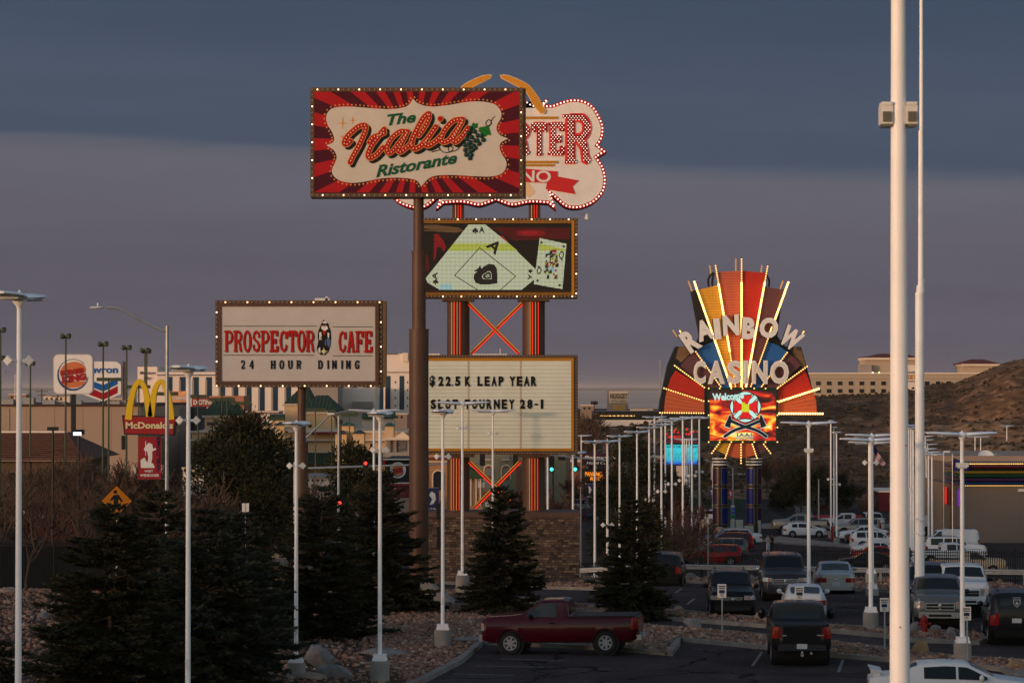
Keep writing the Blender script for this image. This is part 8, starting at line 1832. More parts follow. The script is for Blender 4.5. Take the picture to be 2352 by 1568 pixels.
r_, p = bld('beige tower with a green pyramid roof left of the cafe pole', 470, 541, 955, 470, 12, wYEL, 'building', [(478, 985, 484, 1000), (500, 985, 506, 1000)], mDWIN); hip(r_, p, 463, 483, 532, 551, 921, 954, 14)
part(r_, p, 'eave_band', wCRE, 465, 953, 549, 958, .5, 0); part(r_, p, 'balcony', wCRE, 468, 985, 520, 1008, 1.0, 0)
r_, p = bld('large beige tower with a broad green pyramid roof behind the cafe pole', 690, 768, 945, 480, 22, wYEL, 'building', [(708, 975, 716, 981)], mDWIN); hip(r_, p, 686, 717, 742, 776, 908, 946, 24); part(r_, p, 'eave_band', wCRE, 688, 944, 772, 950, .5, 0)
r_, p = bld('second green roofed tower just left of the broad one', 655, 690, 930, 510, 18, wYEL, 'building'); hip(r_, p, 648, 684, 700, 716, 888, 930, 20); part(r_, p, 'eave_band', wCRE, 650, 927, 700, 932, .5, 0)
r_, p = bld('long yellow casino wing with cream cornices', 440, 935, 990, 440, 30, wYEL, 'casino', [(x, 1018, x + 8, 1026) for x in (500, 640, 690, 768, 850, 905)], mDWIN)
for y in (989, 1008, 1036): part(r_, p, 'cornice', wCRE, 438, y, 937, y + 4, .5, 0)
part(r_, p, 'wall_band', wTAN, 438, 1012, 937, 1016, .2, 0)
mb = MB(); a = p.at(438, 1038); b = p.at(937, 1040); c = p.at(438, 1064); mb.add([(a[0], -.6, a[1]), (b[0], -.6, b[1]), (b[0], -5, c[1]), (a[0], -5, c[1])], [(0, 1, 2, 3)]); aw = mb.build('awning_roof', rGRN, r_); mb = MB()
for i in range(90): t = i / 90; x = a[0] + (b[0] - a[0]) * t; mb.tube((x, -.62, a[1] + .03), (x, -5, c[1] + .03), .05, n=3)
mb.build('roof_seams', rGRN, aw); part(r_, p, 'red_canopy', mat('canopy_red', (.16, .02, .02), .7), 714, 991, 800, 997, 1.6, -.55)
for i, (x0, x1, y0, y1, lb) in enumerate([(505, 528, 952, 976, 'green barrel roof pavilion behind the big pine'), (832, 858, 948, 976, 'green barrel roof pavilion left of the ristorante pole'), (876, 905, 946, 970, 'green barrel roof pavilion behind the lamp posts'), (622, 652, 951, 978, 'dark green barrel roof pavilion near the cafe pole')]):
    r_, p = bld(lb, x0, x1, y0 + 12, 500 + i * 9, 6, wCRE, 'pavilion', cat='building'); mb = MB(); a, b = p.at(x0 - 1, y0 + 14), p.at(x1 + 1, y0); w = b[0] - a[0]; vs = []
    for k in range(9): t = R(180 * k / 8); vs += [(a[0], 3 - 3.6 * math.cos(t), a[1] + (b[1] - a[1]) * math.sin(t)), (b[0], 3 - 3.6 * math.cos(t), a[1] + (b[1] - a[1]) * math.sin(t))]
    mb.add(vs, [(2 * k, 2 * k + 1, 2 * k + 3, 2 * k + 2) for k in range(8)] + [tuple(range(0, 18, 2)), tuple(range(1, 18, 2))]); mb.build('roof', rGRN, r_)
for i, (x0, x1, y0, y1, lb) in enumerate([(500, 520, 970, 990, 'small teal roofed kiosk beside the pyramid tower'), (597, 618, 968, 990, 'small teal roofed kiosk behind the big pine tip'), (630, 655, 969, 988, 'small teal roofed kiosk left of the cafe pole'), (780, 815, 970, 992, 'teal roofed kiosk right of the black light post'), (882, 906, 971, 1005, 'stone gate pier with a teal cap by the arched portal'), (768, 798, 989, 1005, 'slate roofed dormer on the casino wing'), (808, 838, 988, 1004, 'second slate roofed dormer on the casino wing')]):
    r_, p = bld(lb, x0 + 2, x1 - 2, y0 + 6, 432 - i, 4, wYEL, 'kiosk'); hip(r_, p, x0, (x0 + x1) / 2 - 3, (x0 + x1) / 2 + 3, x1, y0, y0 + 7, 5, mat('roof_teal', (.05, .12, .075), .6, var=.1) if i < 5 else mat('roof_slate', (.06, .08, .08), .7), seams=5)
# arched stone portal
r_, p = bld('carved stone portal with a relief above the burger restaurant', 885, 950, 1008, 425, 5, wGRY, 'portal'); part(r_, p, 'cornice', wCRE, 883, 1004, 950, 1010, .8, 0)
mb = MB(); p.flat(mb, [(908, 1004), (925, 990), (942, 1004)], .3, .3); mb.build('pediment', wCRE, r_); part(r_, p, 'relief', mat('relief_dark', (.12, .10, .09), .9, var=.8, scale=2.5), 910, 1012, 933, 1036, .15, 0)
for x in (890, 904): part(r_, p, 'pilaster', wTAN, x, 1010, x + 7, 1040, .4, 0)
part(r_, p, 'base_band', wGRY, 880, 1038, 950, 1050, 1.0, 0); mb = MB()
for i in range(16): a = p.at(884 + i * 4.2, 1052); mb.tube((a[0], -1.6, a[1]), (a[0], 0, a[1] + .25), .14, n=5)
mb.build('roof_tiles', rRED, r_)
# burger restaurant
r_, p = bld('black burger restaurant with a round sign and red windows behind the ristorante pole', 884, 945, 1055, 245, 14, mat('wall_black', (.012, .012, .014), .6), 'restaurant'); mb = MB(); p.disc(mb, 914, 1079, 18.5, .08, 28, .06); mb.build('round_sign', mWHT, r_); burger_logo(p, r_, 914, 1079, 15.5, .11)
part(r_, p, 'red_band', mat('band_red', (.22, .01, .015), .5), 884, 1110, 945, 1116, .12, 0); part(r_, p, 'white_band', wWH, 884, 1107.5, 945, 1110, .14, 0); part(r_, p, 'red_window', mat('poster_red', (.14, .02, .02), .4, var=.6, scale=1.5), 888, 1118, 945, 1142, .05, 0); part(r_, p, 'pale_wall', wBEI, 884, 1143, 945, 1180, .05, 0)
mb = MB(); p.text(mb, "TWO", 899, 1118, 909, 1123, .09); mb.build('lettering', mWHT, r_); part(r_, p, 'white_fascia', wWH, 880, 1053, 945, 1055.5, .5, 0); part(r_, p, 'door_awning', mLRED, 880, 1058, 887, 1066, .6, 0)
# facade seen through the brown columns
ww_ = []
r_, p = bld('yellow brick arcade with a round arched doorway left of the brown column', 940, 1045, 1040, 310, 12, mat('wall_gold', (.42, .22, .11), .85, var=.15, scale=.3), 'building')
def arch(root, p, cx, yt, w, yb_, m1, m2, dd=.1):
    mb = MB(); pts = [(cx - w, yb_), (cx - w, yt + w)] + [(cx - w * math.cos(R(a)), yt + w - w * math.sin(R(a))) for a in range(0, 181, 20)] + [(cx + w, yt + w), (cx + w, yb_)]
    p.flat(mb, pts, dd, .05); o = mb.build('arch_trim', m1, root); mb = MB(); k = .78; pts = [(cx - w * k, yb_), (cx - w * k, yt + w)] + [(cx - w * k * math.cos(R(a)), yt + w - w * k * math.sin(R(a))) for a in range(0, 181, 20)] + [(cx + w * k, yt + w), (cx + w * k, yb_)]
    p.flat(mb, pts, dd + .04, .05); mb.build('arch_opening', m2, o)
arch(r_, p, 1006, 1078, 14, 1125, wCRE, mDWIN); part(r_, p, 'cornice', wCRE, 940, 1058, 1045, 1061, .5, 0); part(r_, p, 'pilaster', wSAGE, 975, 1062, 979, 1130, .3, 0); part(r_, p, 'roof_tiles', rRED, 940, 1050, 1045, 1054, .8, 0)
r_, p = bld('sage green hotel facade with arched windows between the brown columns', 1045, 1300, 1020, 330, 14, wSAGE, 'hotel')
for x in (1122, 1162): 
    arch(r_, p, x, 1066, 12, 1100, wCRE, wBRK, .1); part(r_, p, 'window', mat('window_pale', (.20, .20, .18), .3), x - 7, 1076, x + 7, 1092, .25, 0); part(r_, p, 'window', mat('window_pale', (.20, .20, .18), .3), x - 7, 1108, x + 7, 1122, .15, 0); part(r_, p, 'window', mat('window_pale', (.20, .20, .18), .3), x - 9, 1044, x + 9, 1054, .15, 0); part(r_, p, 'sill', wCRE, x - 10, 1054, x + 10, 1056, .25, 0)
part(r_, p, 'brick_base', wBRK, 1098, 1128, 1200, 1150, .12, 0); part(r_, p, 'brick_pier', wBRK, 1186, 1070, 1196, 1150, .14, 0)
for x in (1225, 1262, 1290): part(r_, p, 'window', mDWIN, x - 8, 1046, x + 8, 1056, .15, 0)
r_, p = bld('timber fronted shop with a green gable between the brown columns', 1060, 1108, 1095, 300, 8, mat('wall_timber', (.36, .22, .12), .85, var=.4, scale=1.2), 'shop'); mb = MB(); p.flat(mb, [(1048, 1098), (1070, 1070), (1112, 1094), (1112, 1098)], .9, 8); mb.build('roof', rGRN, r_)
for x in (1068, 1080, 1092, 1102): part(r_, p, 'post', wCRE, x, 1098, x + 3, 1160, .6, -.4)
bld('beige lodge right of the brown columns', 1290, 1345, 1058, 370, 12, wBRK, 'building', [(1300, 1070, 1310, 1080), (1320, 1070, 1330, 1080)], mDWIN, (wCRE, 3)); bld('tan block with a tiled awning right of the brown column', 1245, 1310, 1030, 350, 12, wTAN, 'building', [(1258, 1044, 1270, 1052), (1285, 1044, 1297, 1052)], mDWIN, (wCRE, 3))
bld('red brick building below the rise left of the tall pine', 1328, 1395, 1008, 520, 14, mat('wall_red', (.16, .045, .035), .8, var=.1), 'building', [], None, (wWH, 1)); bld('pale storefront row below the red brick building', 1325, 1395, 1034, 480, 8, wWH, 'building', [(1330 + 9 * i, 1040, 1336 + 9 * i, 1050) for i in range(6)], mDWIN)
# grey stone pylon
r_, p = bld('grey stone pylon with red edges left of the tall pine', 1372, 1391, 992, 450, 3, mat('pylon_grey', (.11, .115, .125), .8, var=.25, scale=.5), 'pylon', cat='sign'); part(r_, p, 'red_edge', mLRED, 1391, 995, 1393, 1042, .1, 0)
# peppermill style sign
r_ = fsign('pole_sign', 'maroon restaurant sign above an orange letter screen', 330, 1372); p = Pl(330, r_); mb = MB(); p.rect(mb, 1333, 1040, 1410, 1068, 0, .8); mb.build('sign_box', mat('sign_plum', (.05, .015, .03), .5), r_)
mb = MB(); p.text(mb, 'Peppermill', 1341, 1046, 1425, 1056, .05, bold=.03, shear=.25); p.text(mb, 'Hotel Casino', 1347, 1059, 1412, 1066, .05, bold=.03, shear=.25); mb.build('lettering', mWHT, r_)
mb = MB(); p.rect(mb, 1334, 1076, 1405, 1108, 0, .8); mb.build('screen_box', mBLK, r_); mb = MB(); p.rect(mb, 1337.5, 1078, 1402, 1106, .03, .02); mb.build('screen', led('led_off', (.02, .008, .004), .6), r_)
mb = MB(); p.text(mb, 'PANCAKE', 1344, 1083, 1384, 1093, .06, bold=.01); p.text(mb, 'RIBEYE', 1356, 1095, 1394, 1103, .06, bold=.01); mb.build('screen_letters', led('led_orange', (1, .28, .02), 1.4), r_)
for x0 in (1335, 1405): part(r_, p, 'frame_post', mGF, x0, 1038, x0 + 2, 1112, .1, .9)
mb = MB(); mb.b2((-.5, .2, 0), (.5, .7, p.at(1372, 1108)[1])); mb.build('pole', mBRN2, r_)
# cyan screen sign
r_ = fsign('roadside_screen', 'cyan screen with script lettering under a red and purple casino sign', 420, 1567); p = Pl(420, r_)
mb = MB(); p.rect(mb, 1528, 1018, 1605, 1068, 0, 1.5); mb.build('screen_box', mGFR, r_)
m = bpy.data.materials.new('cyan_screen'); m.use_nodes = True; t = m.node_tree; bs = t.nodes['Principled BSDF']; bs.inputs['Base Color'].default_value = (.01, .01, .01, 1); co = nd(t, 'ShaderNodeTexCoord'); sp_ = nd(t, 'ShaderNodeSeparateXYZ'); t.links.new(co.outputs['Object'], sp_.inputs[0]); nn = nd(t, 'ShaderNodeTexNoise'); nn.inputs['Scale'].default_value = .8; t.links.new(co.outputs['Object'], nn.inputs['Vector'])
g1 = nd(t, 'ShaderNodeMapRange'); g1.inputs['From Min'].default_value = p.at(1567, 1066)[1]; g1.inputs['From Max'].default_value = p.at(1567, 1030)[1]; t.links.new(sp_.outputs[2], g1.inputs[0]); ad = nd(t, 'ShaderNodeMath', operation='MULTIPLY_ADD'); ad.inputs[1].default_value = .35; t.links.new(nn.outputs[0], ad.inputs[0]); t.links.new(g1.outputs[0], ad.inputs[2])
rr = nd(t, 'ShaderNodeValToRGB'); el = rr.color_ramp.elements; el[0].position = .2; el[0].color = (.01, .06, .6, 1); el[1].position = .7; el[1].color = (.03, .62, .72, 1); x_ = el.new(.4); x_.color = (.02, .35, .65, 1); t.links.new(ad.outputs[0], rr.inputs[0]); t.links.new(rr.outputs[0], bs.inputs['Emission Color']); bs.inputs['Emission Strength'].default_value = .9 / KX
mb = MB(); p.rect(mb, 1530, 1021, 1603, 1066, .03, .02); mb.build('screen', m, r_)
mb = MB(); p.text(mb, 'AVOID THE TICKET LINE!', 1531, 1023, 1602, 1028, .06, bold=.03); mb.build('screen_letters', mINK, r_); mb = MB(); p.text(mb, 'Weekend', 1534, 1033, 1601, 1052, .06, shear=.5, bold=-.015); mb.build('screen_script', led('led_teal', (.05, .3, .28), .5), r_)
mb = MB(); p.rect(mb, 1528, 992, 1605, 1016, 0, 1.2); mb.build('sign_box', mat('sign_dusk', (.05, .035, .05), .6, var=.3, scale=.5), r_); mb = MB(); p.text(mb, 'RAINBOW', 1534, 1000, 1564, 1006, .05, bold=.03); rr_ = random.Random(3)
for i in range(16): x = 1531 + rr_.random() * 72; y = 984 + rr_.random() * 14; p.flat(mb, [(x, y - 3), (x + 1.2, y - 1), (x + 3, y), (x + 1, y + 1.5), (x, y + 3.4), (x - 1.4, y + 1), (x - 3, y), (x - 1, y - 1)], .05)
mb.build('red_stars', mat('star_red', (.6, .03, .02), .5, var=0, emit=.5, ecol=(1, .04, .03)), r_); mb = MB(); p.text(mb, 'CONCERT HALL', 1534, 1010, 1601, 1016, .05, bold=.04); mb.build('lettering', vinyl('lettering_plum', (.30, .02, .10)), r_)
part(r_, p, 'base_wall', wCRE, 1554, 1069, 1580, 1094, -.1, 1); mb = MB(); mb.b2((-.6, .4, 0), (.6, 1, p.at(1567, 1069)[1])); mb.build('pole', mBRN2, r_); mb = MB(); p.stroke(mb, [(1529, 992), (1548, 984), (1566, 988), (1590, 984), (1604, 992)], 1.4, .06); mb.build('green_neon', vinyl('neon_green_off', (.02, .16, .07)), r_)
# distant sign tower, canopy building
r_ = fsign('sign_tower', 'grey casino sign tower with a small screen on the rise', 900, 1419); p = Pl(900, r_); mb = MB(); a, b = p.at(1395, 896), p.at(1443, 945); mb.b2((a[0], .2, 0), (b[0], 5, a[1])); mb.build('tower', wGRY, r_); part(r_, p, 'upper_face', wCRE, 1399, 898, 1442, 925, .3, 0)
mb = MB(); p.text(mb, 'NUGGET', 1401, 903, 1441, 916, .5, bold=.04); p.text(mb, 'HOTEL CASINO', 1403, 918, 1439, 923, .5, bold=.02); mb.build('lettering', mat('lettering_brass', (.16, .10, .04), .5), r_); part(r_, p, 'screen', mat('tower_screen', (.02, .02, .02), .5, var=.9, scale=.5, emit=.25, ecol=(.5, .25, .05)), 1406, 929.5, 1437, 942, .3, 0)
r_, p = bld('long dark mirrored canopy building across the middle distance', 1365, 1640, 944, 560, 18, mat('mirror_dark', (.018, .016, .018), .15, var=.6, scale=.15), 'casino'); part(r_, p, 'white_wall', wWH, 1366, 964, 1640, 978, .6, 0)
mb = MB(); a, b = p.at(1376, 952), p.at(1460, 957); n = 26
for i in range(n): x = a[0] + (b[0] - a[0]) * i / n; mb.ball((x, -.3, (a[1] + b[1]) / 2), .05 + .03 * ((i * 7) % 3), n=3)
o = mb.build('eave_lamps', mYMID, r_); o['kind'] = 'stuff'; mb = MB(); p.text(mb, 'WINDSOR', 1546, 968, 1582, 975, .7, bold=.03); mb.build('lettering', mat('lettering_brass', (.3, .18, .05)), r_)
# hotel on the hill crest
DH = 720; xx = (2080 - 1176) / F * DH; r_ = thing('hotel', 'long beige hotel with two red hip roofs on the hill crest', 'hotel', (xx, DH, 2)); p = Pl(DH, r_); wH = mat('hotel_beige', (.42, .33, .24), .85, var=.06, scale=.05)
mb = MB(); a, b = p.at(1795, 857), p.at(2520, 930); mb.b2((a[0], 0, b[1] - 4), (b[0], 18, a[1])); mb.build('wall', wH, r_); part(r_, p, 'parapet', wWH, 1793, 855.5, 2522, 858.5, .4, 18); part(r_, p, 'string_course', wGRY, 1795, 869, 2520, 870, .15, 0)
for i in range(27):
    for y in (875.5, 893): x = 1796 + 25 * i + 3; o = part(r_, p, 'window', mDWIN, x, y, x + 10.5, y + 9.5, .12, 0); part(o, p, 'window_frame', wCRE, x - .6, y + 9.5, x + 11.1, y + 10.3, .2, 0)
part(r_, p, 'upper_block', wH, 1989, 826, 2113, 856, -3, 14); mb = MB(); a = p.at(1989, 821); b = p.at(2113, 821); c = p.at(2030, 811); d = p.at(2085, 811); mb.add([(a[0] - .5, 2, a[1]), (b[0] + .5, 2, b[1]), (b[0] + .5, 15, b[1]), (a[0] - .5, 15, a[1]), (c[0], 8, c[1]), (d[0], 8, d[1])], [(0, 1, 5, 4), (1, 2, 5), (2, 3, 4, 5), (3, 0, 4)]); mb.build('roof', rRED, r_); part(r_, p, 'eave', wCRE, 1987, 821, 2115, 826, -1.8, 15)
part(r_, p, 'stair_block', wGRY, 1979, 837, 2003, 856, -1, 8); part(r_, p, 'upper_block', wH, 2215, 840, 2290, 858, -3, 14); mb = MB(); a = p.at(2211, 836); b = p.at(2302, 836); c = p.at(2240, 824); d = p.at(2270, 824); mb.add([(a[0] - .5, 2, a[1]), (b[0] + .5, 2, b[1]), (b[0] + .5, 15, b[1]), (a[0] - .5, 15, a[1]), (c[0], 8, c[1]), (d[0], 8, d[1])], [(0, 1, 5, 4), (1, 2, 5), (2, 3, 4, 5), (3, 0, 4)]); mb.build('roof', rRED, r_); part(r_, p, 'eave', wCRE, 2212, 835.5, 2300, 840, -1.8, 15)
for x in (2003, 2018): o = part(r_, p, 'flood_lamp', mLIT, x, 854, x + 2, 856, .5, 0)
DS = 690; r_ = thing('sign_tower', 'white sign tower with gold lettering in front of the hill hotel', 'sign', ((2090 - 1176) / F * DS, DS, 4)); p = Pl(DS, r_); mb = MB(); a, b = p.at(2080, 838), p.at(2105, 918); mb.b2((a[0], 0, b[1]), (b[0], 2, a[1])); mb.build('tower', wWH, r_)
mb = MB(); p.text(mb, 'WENDOVER', 2066, 853, 2103, 857, .1, bold=.02); p.text(mb, 'HOTEL CASINO', 2066, 874, 2103, 877, .1, bold=.02); mb.build('lettering', mINK, r_); mb = MB(); p.text(mb, 'NUGGET', 2060, 860, 2104, 871, .1, bold=.04); mb.build('gold_lettering', mGF, r_)
# striped casino building on the right
DB = 275; r_, p = bld('grey beige casino building with coloured neon tubes along its roof', 2205, 2560, 1062, DB, 30, mat('wall_dusky', (.17, .135, .115), .9, var=.06, scale=.1), 'casino')
r_.location.z += 0; part(r_, p, 'roof_parapet', wBEI, 2196, 1050, 2560, 1064, -6, 30); part(r_, p, 'base_stripe', mLRED, 2203, 1249, 2562, 1252.5, .08, 0)
for y, c, nm in ((1071, (.10, .012, .02), 'dark_red_tube'), (1084, (.20, .13, .01), 'yellow_tube'), (1092, (.005, .05, .02), 'green_tube'), (1101, (.05, .015, .06), 'purple_tube'), (1109, (.005, .02, .10), 'blue_tube')):
    mb = MB(); a, b = p.at(2202, y), p.at(2560, y); rd = .16; mb.tube((a[0], -.5, a[1]), (b[0], -.5, a[1]), rd, n=10); mb.tube((a[0], -.5, a[1]), (a[0] - .3, 6, a[1]), rd, n=10); mb.build(nm, mat(nm, c, .2, var=.1, metal=.3), r_, True)
part(r_, p, 'dark_fascia', mat('fascia_mirror', (.02, .018, .02), .12, metal=.6, var=.3), 2203, 1064, 2562, 1114, .25, 0)
mb = MB()
for i in range(70): a = p.at(2206 + i * 5, 1064.5); mb.ball((a[0], -.55, a[1]), .06, n=3); a = p.at(2206 + i * 5, 1114.5); mb.ball((a[0], -.4, a[1]), .05, n=3)
mb.build('fascia_bulbs', mYMID, r_)['kind'] = 'stuff'
a, b = p.at(2184, 1112), p.at(2205, 1250); mb = MB(); mb.b2((a[0], 6, -.5), (b[0] - .02, 30, a[1])); mb.build('side_wing', wTAN, r_); part(r_, p, 'wall_lamp', mPOLE2, 2338, 1122, 2352, 1128, .5, 0); part(r_, p, 'wall_joint', wTAN, 2350, 1115, 2351, 1250, .02, 0)
for x, c in ((2192, (1, .03, .02)), (2200, (.25, .03, .6))): part(r_, p, 'neon_sign', mat('neon%d' % x, c, .4, var=0, emit=.35, ecol=c), x, 1123, x + 3, 1162, .3 if x > 2195 else -5.5, 0 if x > 2195 else 6)
for x0, x1, y in ((2237, 2254, 1050), (2302, 2335, 1046), (2335, 2352, 1048)): part(r_, p, 'rooftop_unit', mHV, x0, y, x1, y + 14, -9, 12)
mb = MB(); a = p.at(2292, 1056); M = Matrix.Rotation(R(50), 3, 'X'); mb.lathe([(.02, 0), (.5, .10), (.8, .3), (.78, .32), (.4, .14)], (a[0], 7, a[1]), 16, M); mb.build('satellite_dish', mPOLE2, r_, True); a = p.at(2189, 1040); mb = MB(); mb.tube((a[0], 6, 0), (a[0], 6, a[1]), .06, n=6); mb.box((a[0] + .3, 6, a[1]), (.6, .2, .2)); mb.build('security_camera', mPOLE2, r_)
bld('dark red restaurant building behind the lower lot', 2020, 2120, 1128, 350, 10, mat('wall_dark_red', (.12, .012, .018), .7), 'building', [], None, (wWH, 2)); bld('low red market building behind the white hatchback', 1850, 2010, 1190, 332, 6, mat('wall_dark_red2', (.07, .012, .015), .7), 'building', [], None, (mLRED, 2))
bld('pale shed beside the far road', 1637, 1660, 1066, 420, 5, wWH, 'shed')
# white semi truck nose beside the building
g_ = put(2172, 1240, 10); tr = thing('semi_truck', 'white and red semi truck cab left of the striped building', 'truck', g_, R(180)); mb = MB(); mb.slab([(-1.2, -1.2), (1.2, -1.2), (1.5, 0), (1.2, 1.2), (-1.2, 1.2)], .9, 3.4); mb.prism([(1.2, .9), (2.6, .9), (2.7, 1.9), (1.3, 2.1)], -1.0, 1.0); mb.build('cab', PW, tr)
mb = MB(); mb.prism([(-1.2, 3.4), (.9, 3.4), (-.2, 4.0), (-1.2, 4.2)], -1.1, 1.1); mb.build('roof_fairing', PW, tr); mb = MB(); mb.b2((-9, -1.3, 1.2), (-1.3, 1.3, 3.4)); mb.build('trailer', PDR, tr); mb = MB(); mb.b2((1.22, -1.0, 2.2), (1.42, 1.0, 3.1)); mb.build('windscreen', mGL, tr)
for x in (2.0, -.6, -7.5, -6.4):
    for sg in (1, -1): mb = MB(); mb.lathe([(.3, -.15), (.5, -.14), (.5, .14), (.3, .15)], (x, sg * 1.1, .5), 18, axis='Y'); mb.build('wheel', mTY, tr)
# green and black parking light posts on the left
mGRP_ = mat('post_green', (.045, .060, .032), .6, var=.2)
def twin_flood(px, yt, D, lb):
    r_ = fsign('floodlight_post', lb, D, px, cat='light post', grp='thin green floodlight posts'); p = Pl(D, r_); z = p.at(px, yt)[1]; mb = MB(); mb.tube((0, 0, 0), (0, 0, z), .13, .09, 8); mb.build('post', mGRP_, r_)
    for sg in (1, -1):
        M = Matrix.Rotation(sg * R(35), 3, 'Z') @ Matrix.Rotation(R(35), 3, 'X'); mb = MB(); mb.lathe([(.08, .25), (.2, .12), (.34, -.18), (.30, -.2)], (sg * .36, -.15, z + .12), 12, M @ Matrix.Rotation(R(90), 3, 'X')); mb.tube((0, 0, z), (sg * .36, 0, z + .12), .05, n=6); mb.build('flood_lamp', mGRP_, r_, True)
for px, yt, D, lb in ((151, 776, 300, 'green floodlight post crossing the burger sign'), (237, 794, 305, 'green floodlight post crossing the fuel sign'), (291, 802, 320, 'orange tinted floodlight post right of the fuel sign'), (333, 808, 330, 'floodlight post above the small white tower'), (337, 810, 345, 'floodlight post just behind the one above the small tower'), (70, 838, 330, 'short floodlight post left of the burger sign'), (1, 762, 290, 'floodlight post cut by the left border'), (0, 826, 320, 'lower floodlight post cut by the left border')): twin_flood(px, yt, D, lb)
def box_post(px, yt, D, w, n, lb, m, grp):
    r_ = fsign('parking_light_post', lb, D, px, cat='light post', grp=grp); p = Pl(D, r_); z = p.at(px, yt)[1]; mb = MB(); mb.tube((0, 0, 0), (0, 0, z), .10, .08, 8); mb.build('post', m, r_); s = D / F
    for i in range(n):
        x = (i - (n - 1) / 2) * w / n * s; mb = MB(); mb.box((x, 0, z), (w / n * s * .94, .5, 8 * s)); mb.build('lamp_box', m, r_)
gG = 'green posts with box lamps'
for px, yt, D, w, n, lb in ((250, 871, 270, 56, 2, 'green post with a wide box lamp crossing the fuel sign'), (319, 888, 290, 54, 2, 'green box lamp post left of the yellow arch'), (385, 904, 310, 50, 2, 'green box lamp post right of the yellow arch'), (455, 910, 330, 40, 2, 'green box lamp post in front of the red billboard'), (510, 917, 345, 60, 4, 'green four box lamp post above the pyramid roof'), (522, 916, 365, 20, 1, 'green lamp post right behind the four box one'), (510, 905, 380, 8, 1, 'small green box lamp above the four box one'), (555, 926, 380, 46, 3, 'green three box lamp post left of the cafe pole'), (725, 941, 400, 48, 3, 'green three box lamp post on the broad green roof'), (762, 945, 420, 20, 1, 'green lamp post right of the broad roof'), (803, 952, 420, 38, 3, 'green three box lamp post right of the cafe sign'), (1270, 1040, 330, 14, 2, 'green post beside the right brown column'), (1290, 1040, 340, 8, 1, 'second green post beside the right brown column')): box_post(px, yt, D, w, n, lb, mGRP_, gG)
for px, yt, D, w, n, lb in ((594, 952, 300, 10, 1, 'black box lamp post behind the big pine tip'), (488, 973, 290, 25, 2, 'black twin box lamp post left of the big pine'), (783, 968, 280, 8, 1, 'black box lamp post right of the cafe pole'), (122, 984, 210, 26, 1, 'black shoebox light in front of the warehouse, unlit'), (1305, 940, 600, 12, 2, 'black twin lamp mast right of the letter board'), (1365, 925, 560, 16, 4, 'dark mast with four small lamps on the rise')): box_post(px, yt, D, w, n, lb, mBLK, 'black box lamp posts')
r_ = fsign('parking_light_post', 'black shoebox light with its lamp glowing white', 212, 181, cat='light post', grp='black box lamp posts'); p = Pl(212, r_); z = p.at(181, 992)[1]; mb = MB(); mb.tube((0, 0, 0), (0, 0, z), .10, .08, 8); mb.build('post', mBLK, r_); mb = MB(); a, b = p.at(169, 986), p.at(193, 998); mb.b2((a[0], -.3, b[1]), (b[0], .3, a[1])); hh = mb.build('lamp_box', mBLK, r_); mb = MB(); a, b = p.at(170, 992), p.at(188, 998); mb.b2((a[0], -.36, b[1] - .04), (b[0], -.28, a[1])); mb.build('glowing_lens', mat('lamp_glow', (1, 1, 1), .4, var=0, emit=2.0, ecol=(.95, .97, 1)), hh)
for px, yt, D, lb in ((96, 893, 700, 'wooden utility pole behind the warehouse, left'), (133, 905, 720, 'shorter wooden utility pole behind the warehouse'), (418, 896, 620, 'wooden utility pole in front of the orange billboard'), (1516, 825, 600, 'thin tall antenna mast left of the fan sign')):
    r_ = fsign('utility_pole', lb, D, px, cat='pole'); p = Pl(D, r_); z = p.at(px, yt)[1]; mb = MB(); mb.tube((0, 0, 0), (0, 0, z), .18, .12, 6); mb.build('pole', mBARK if yt > 850 else mALU, r_)
    if yt > 850: mb = MB(); mb.box((0, 0, z - .6), (3, .15, .18)); mb.box((0, 0, z - 1.5), (2.2, .15, .18)); mb.build('crossarm', mBARK, r_)
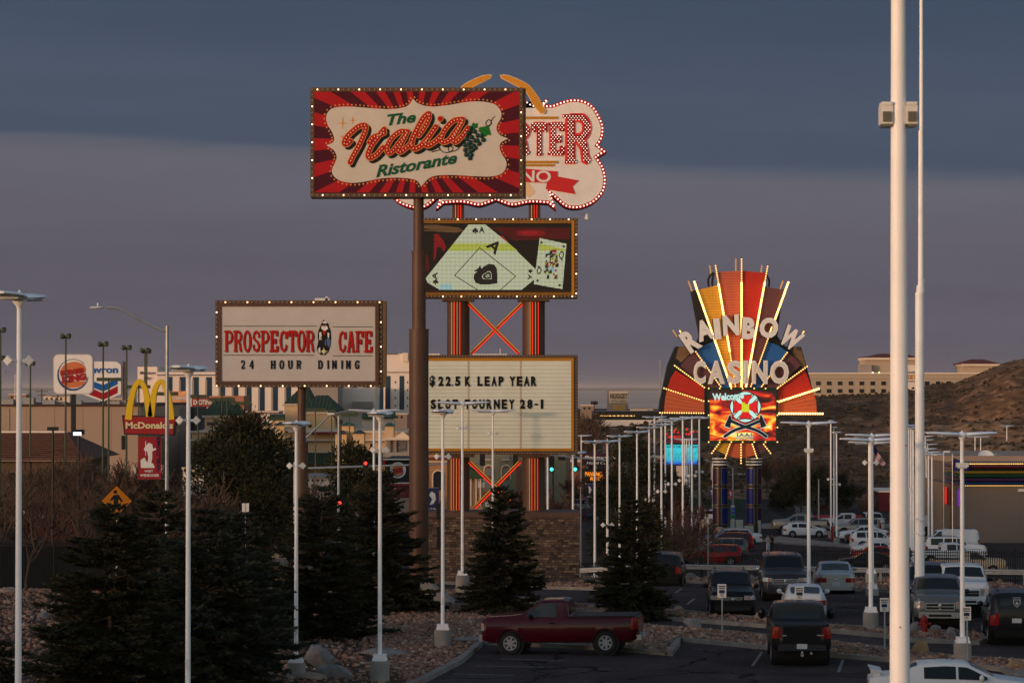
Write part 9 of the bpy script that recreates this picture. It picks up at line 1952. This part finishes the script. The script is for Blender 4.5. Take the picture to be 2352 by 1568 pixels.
# scattered town blocks on the plain and low structures
rnd = random.Random(77)
TL = ['tan', 'cream', 'grey', 'brick', 'white', 'brown']; TM = [wTAN, wCRE, wGRY, wBRK, wWH, wBEI]; TR = [None, rBRN, None, rRED]
for i, (x0, x1, yt, D) in enumerate([(20, 60, 905, 1100), (100, 160, 908, 1200), (225, 300, 915, 900), (560, 640, 945, 620), (600, 655, 952, 560), (860, 935, 950, 640), (1335, 1365, 930, 1100), (1450, 1500, 938, 1050), (540, 600, 985, 460), (1400, 1470, 1004, 620), (1480, 1530, 1000, 700), (1495, 1540, 1050, 480), (570, 660, 1075, 380), (700, 760, 1095, 360), (800, 880, 1090, 350), (150, 250, 1108, 380), (420, 470, 1075, 400)]):
    k = i % 6; r_, p = bld('%s low block %s' % (TL[k], ['behind the warehouse roof, leftmost', 'behind the warehouse roof near the burger sign', 'behind the fuel sign', 'behind the big pine', 'between the big pine and the cafe pole', 'under the white hotel block', 'on the rise by the letter board', 'right of the sign tower', 'right of the pyramid roofed tower', 'behind the tall pine', 'left of the cyan screen', 'under the cyan screen', 'beside the big pine trunk', 'below the cafe sign pole', 'behind the burger restaurant', 'behind the bare shrubs', 'behind the red banner'][i]), x0, x1, yt, D, 12, TM[k], 'building', [(x0 + 5 + 11 * j, yt + 5, x0 + 10 + 11 * j, yt + 10) for j in range(int((x1 - x0 - 8) / 11))], mDWIN, (wCRE if k != 1 else wGRY, 1.5))
# unseen blocks added behind the photographer to keep evening sun off the near lot
sh = thing('added_hotel_block', 'plain unseen hotel deck block added behind the photographer', 'building', (20, -22, 4)); mb = MB(); mb.b2((-50, -40, -2), (60, -18, 2.5)); mb.build('wall', wTAN, sh)
sh = thing('sun_block_wall', 'long unseen wall added behind the photographer to shade the near lot', 'building', (-50, -22, 4)); mb = MB(); mb.b2((-420, -6, -2), (-14, 0, 12)); mb.build('wall', wTAN, sh)
# evening air over the flats
mb = MB(); mb.b2((-32000, -120, -8), (32000, 43000, 60)); hz_ = mb.build('haze', [], None)
m = bpy.data.materials.new('evening_air'); m.use_nodes = True; t = m.node_tree; t.nodes.remove(t.nodes['Principled BSDF']); pv = nd(t, 'ShaderNodeVolumePrincipled'); pv.inputs['Density'].default_value = .00002; pv.inputs['Color'].default_value = (1, .86, .76, 1)
t.links.new(pv.outputs[0], t.nodes['Material Output'].inputs['Volume']); hz_.data.materials.append(m); tag(hz_, 'faint evening haze over the town and the salt flats', 'haze', kind='stuff')
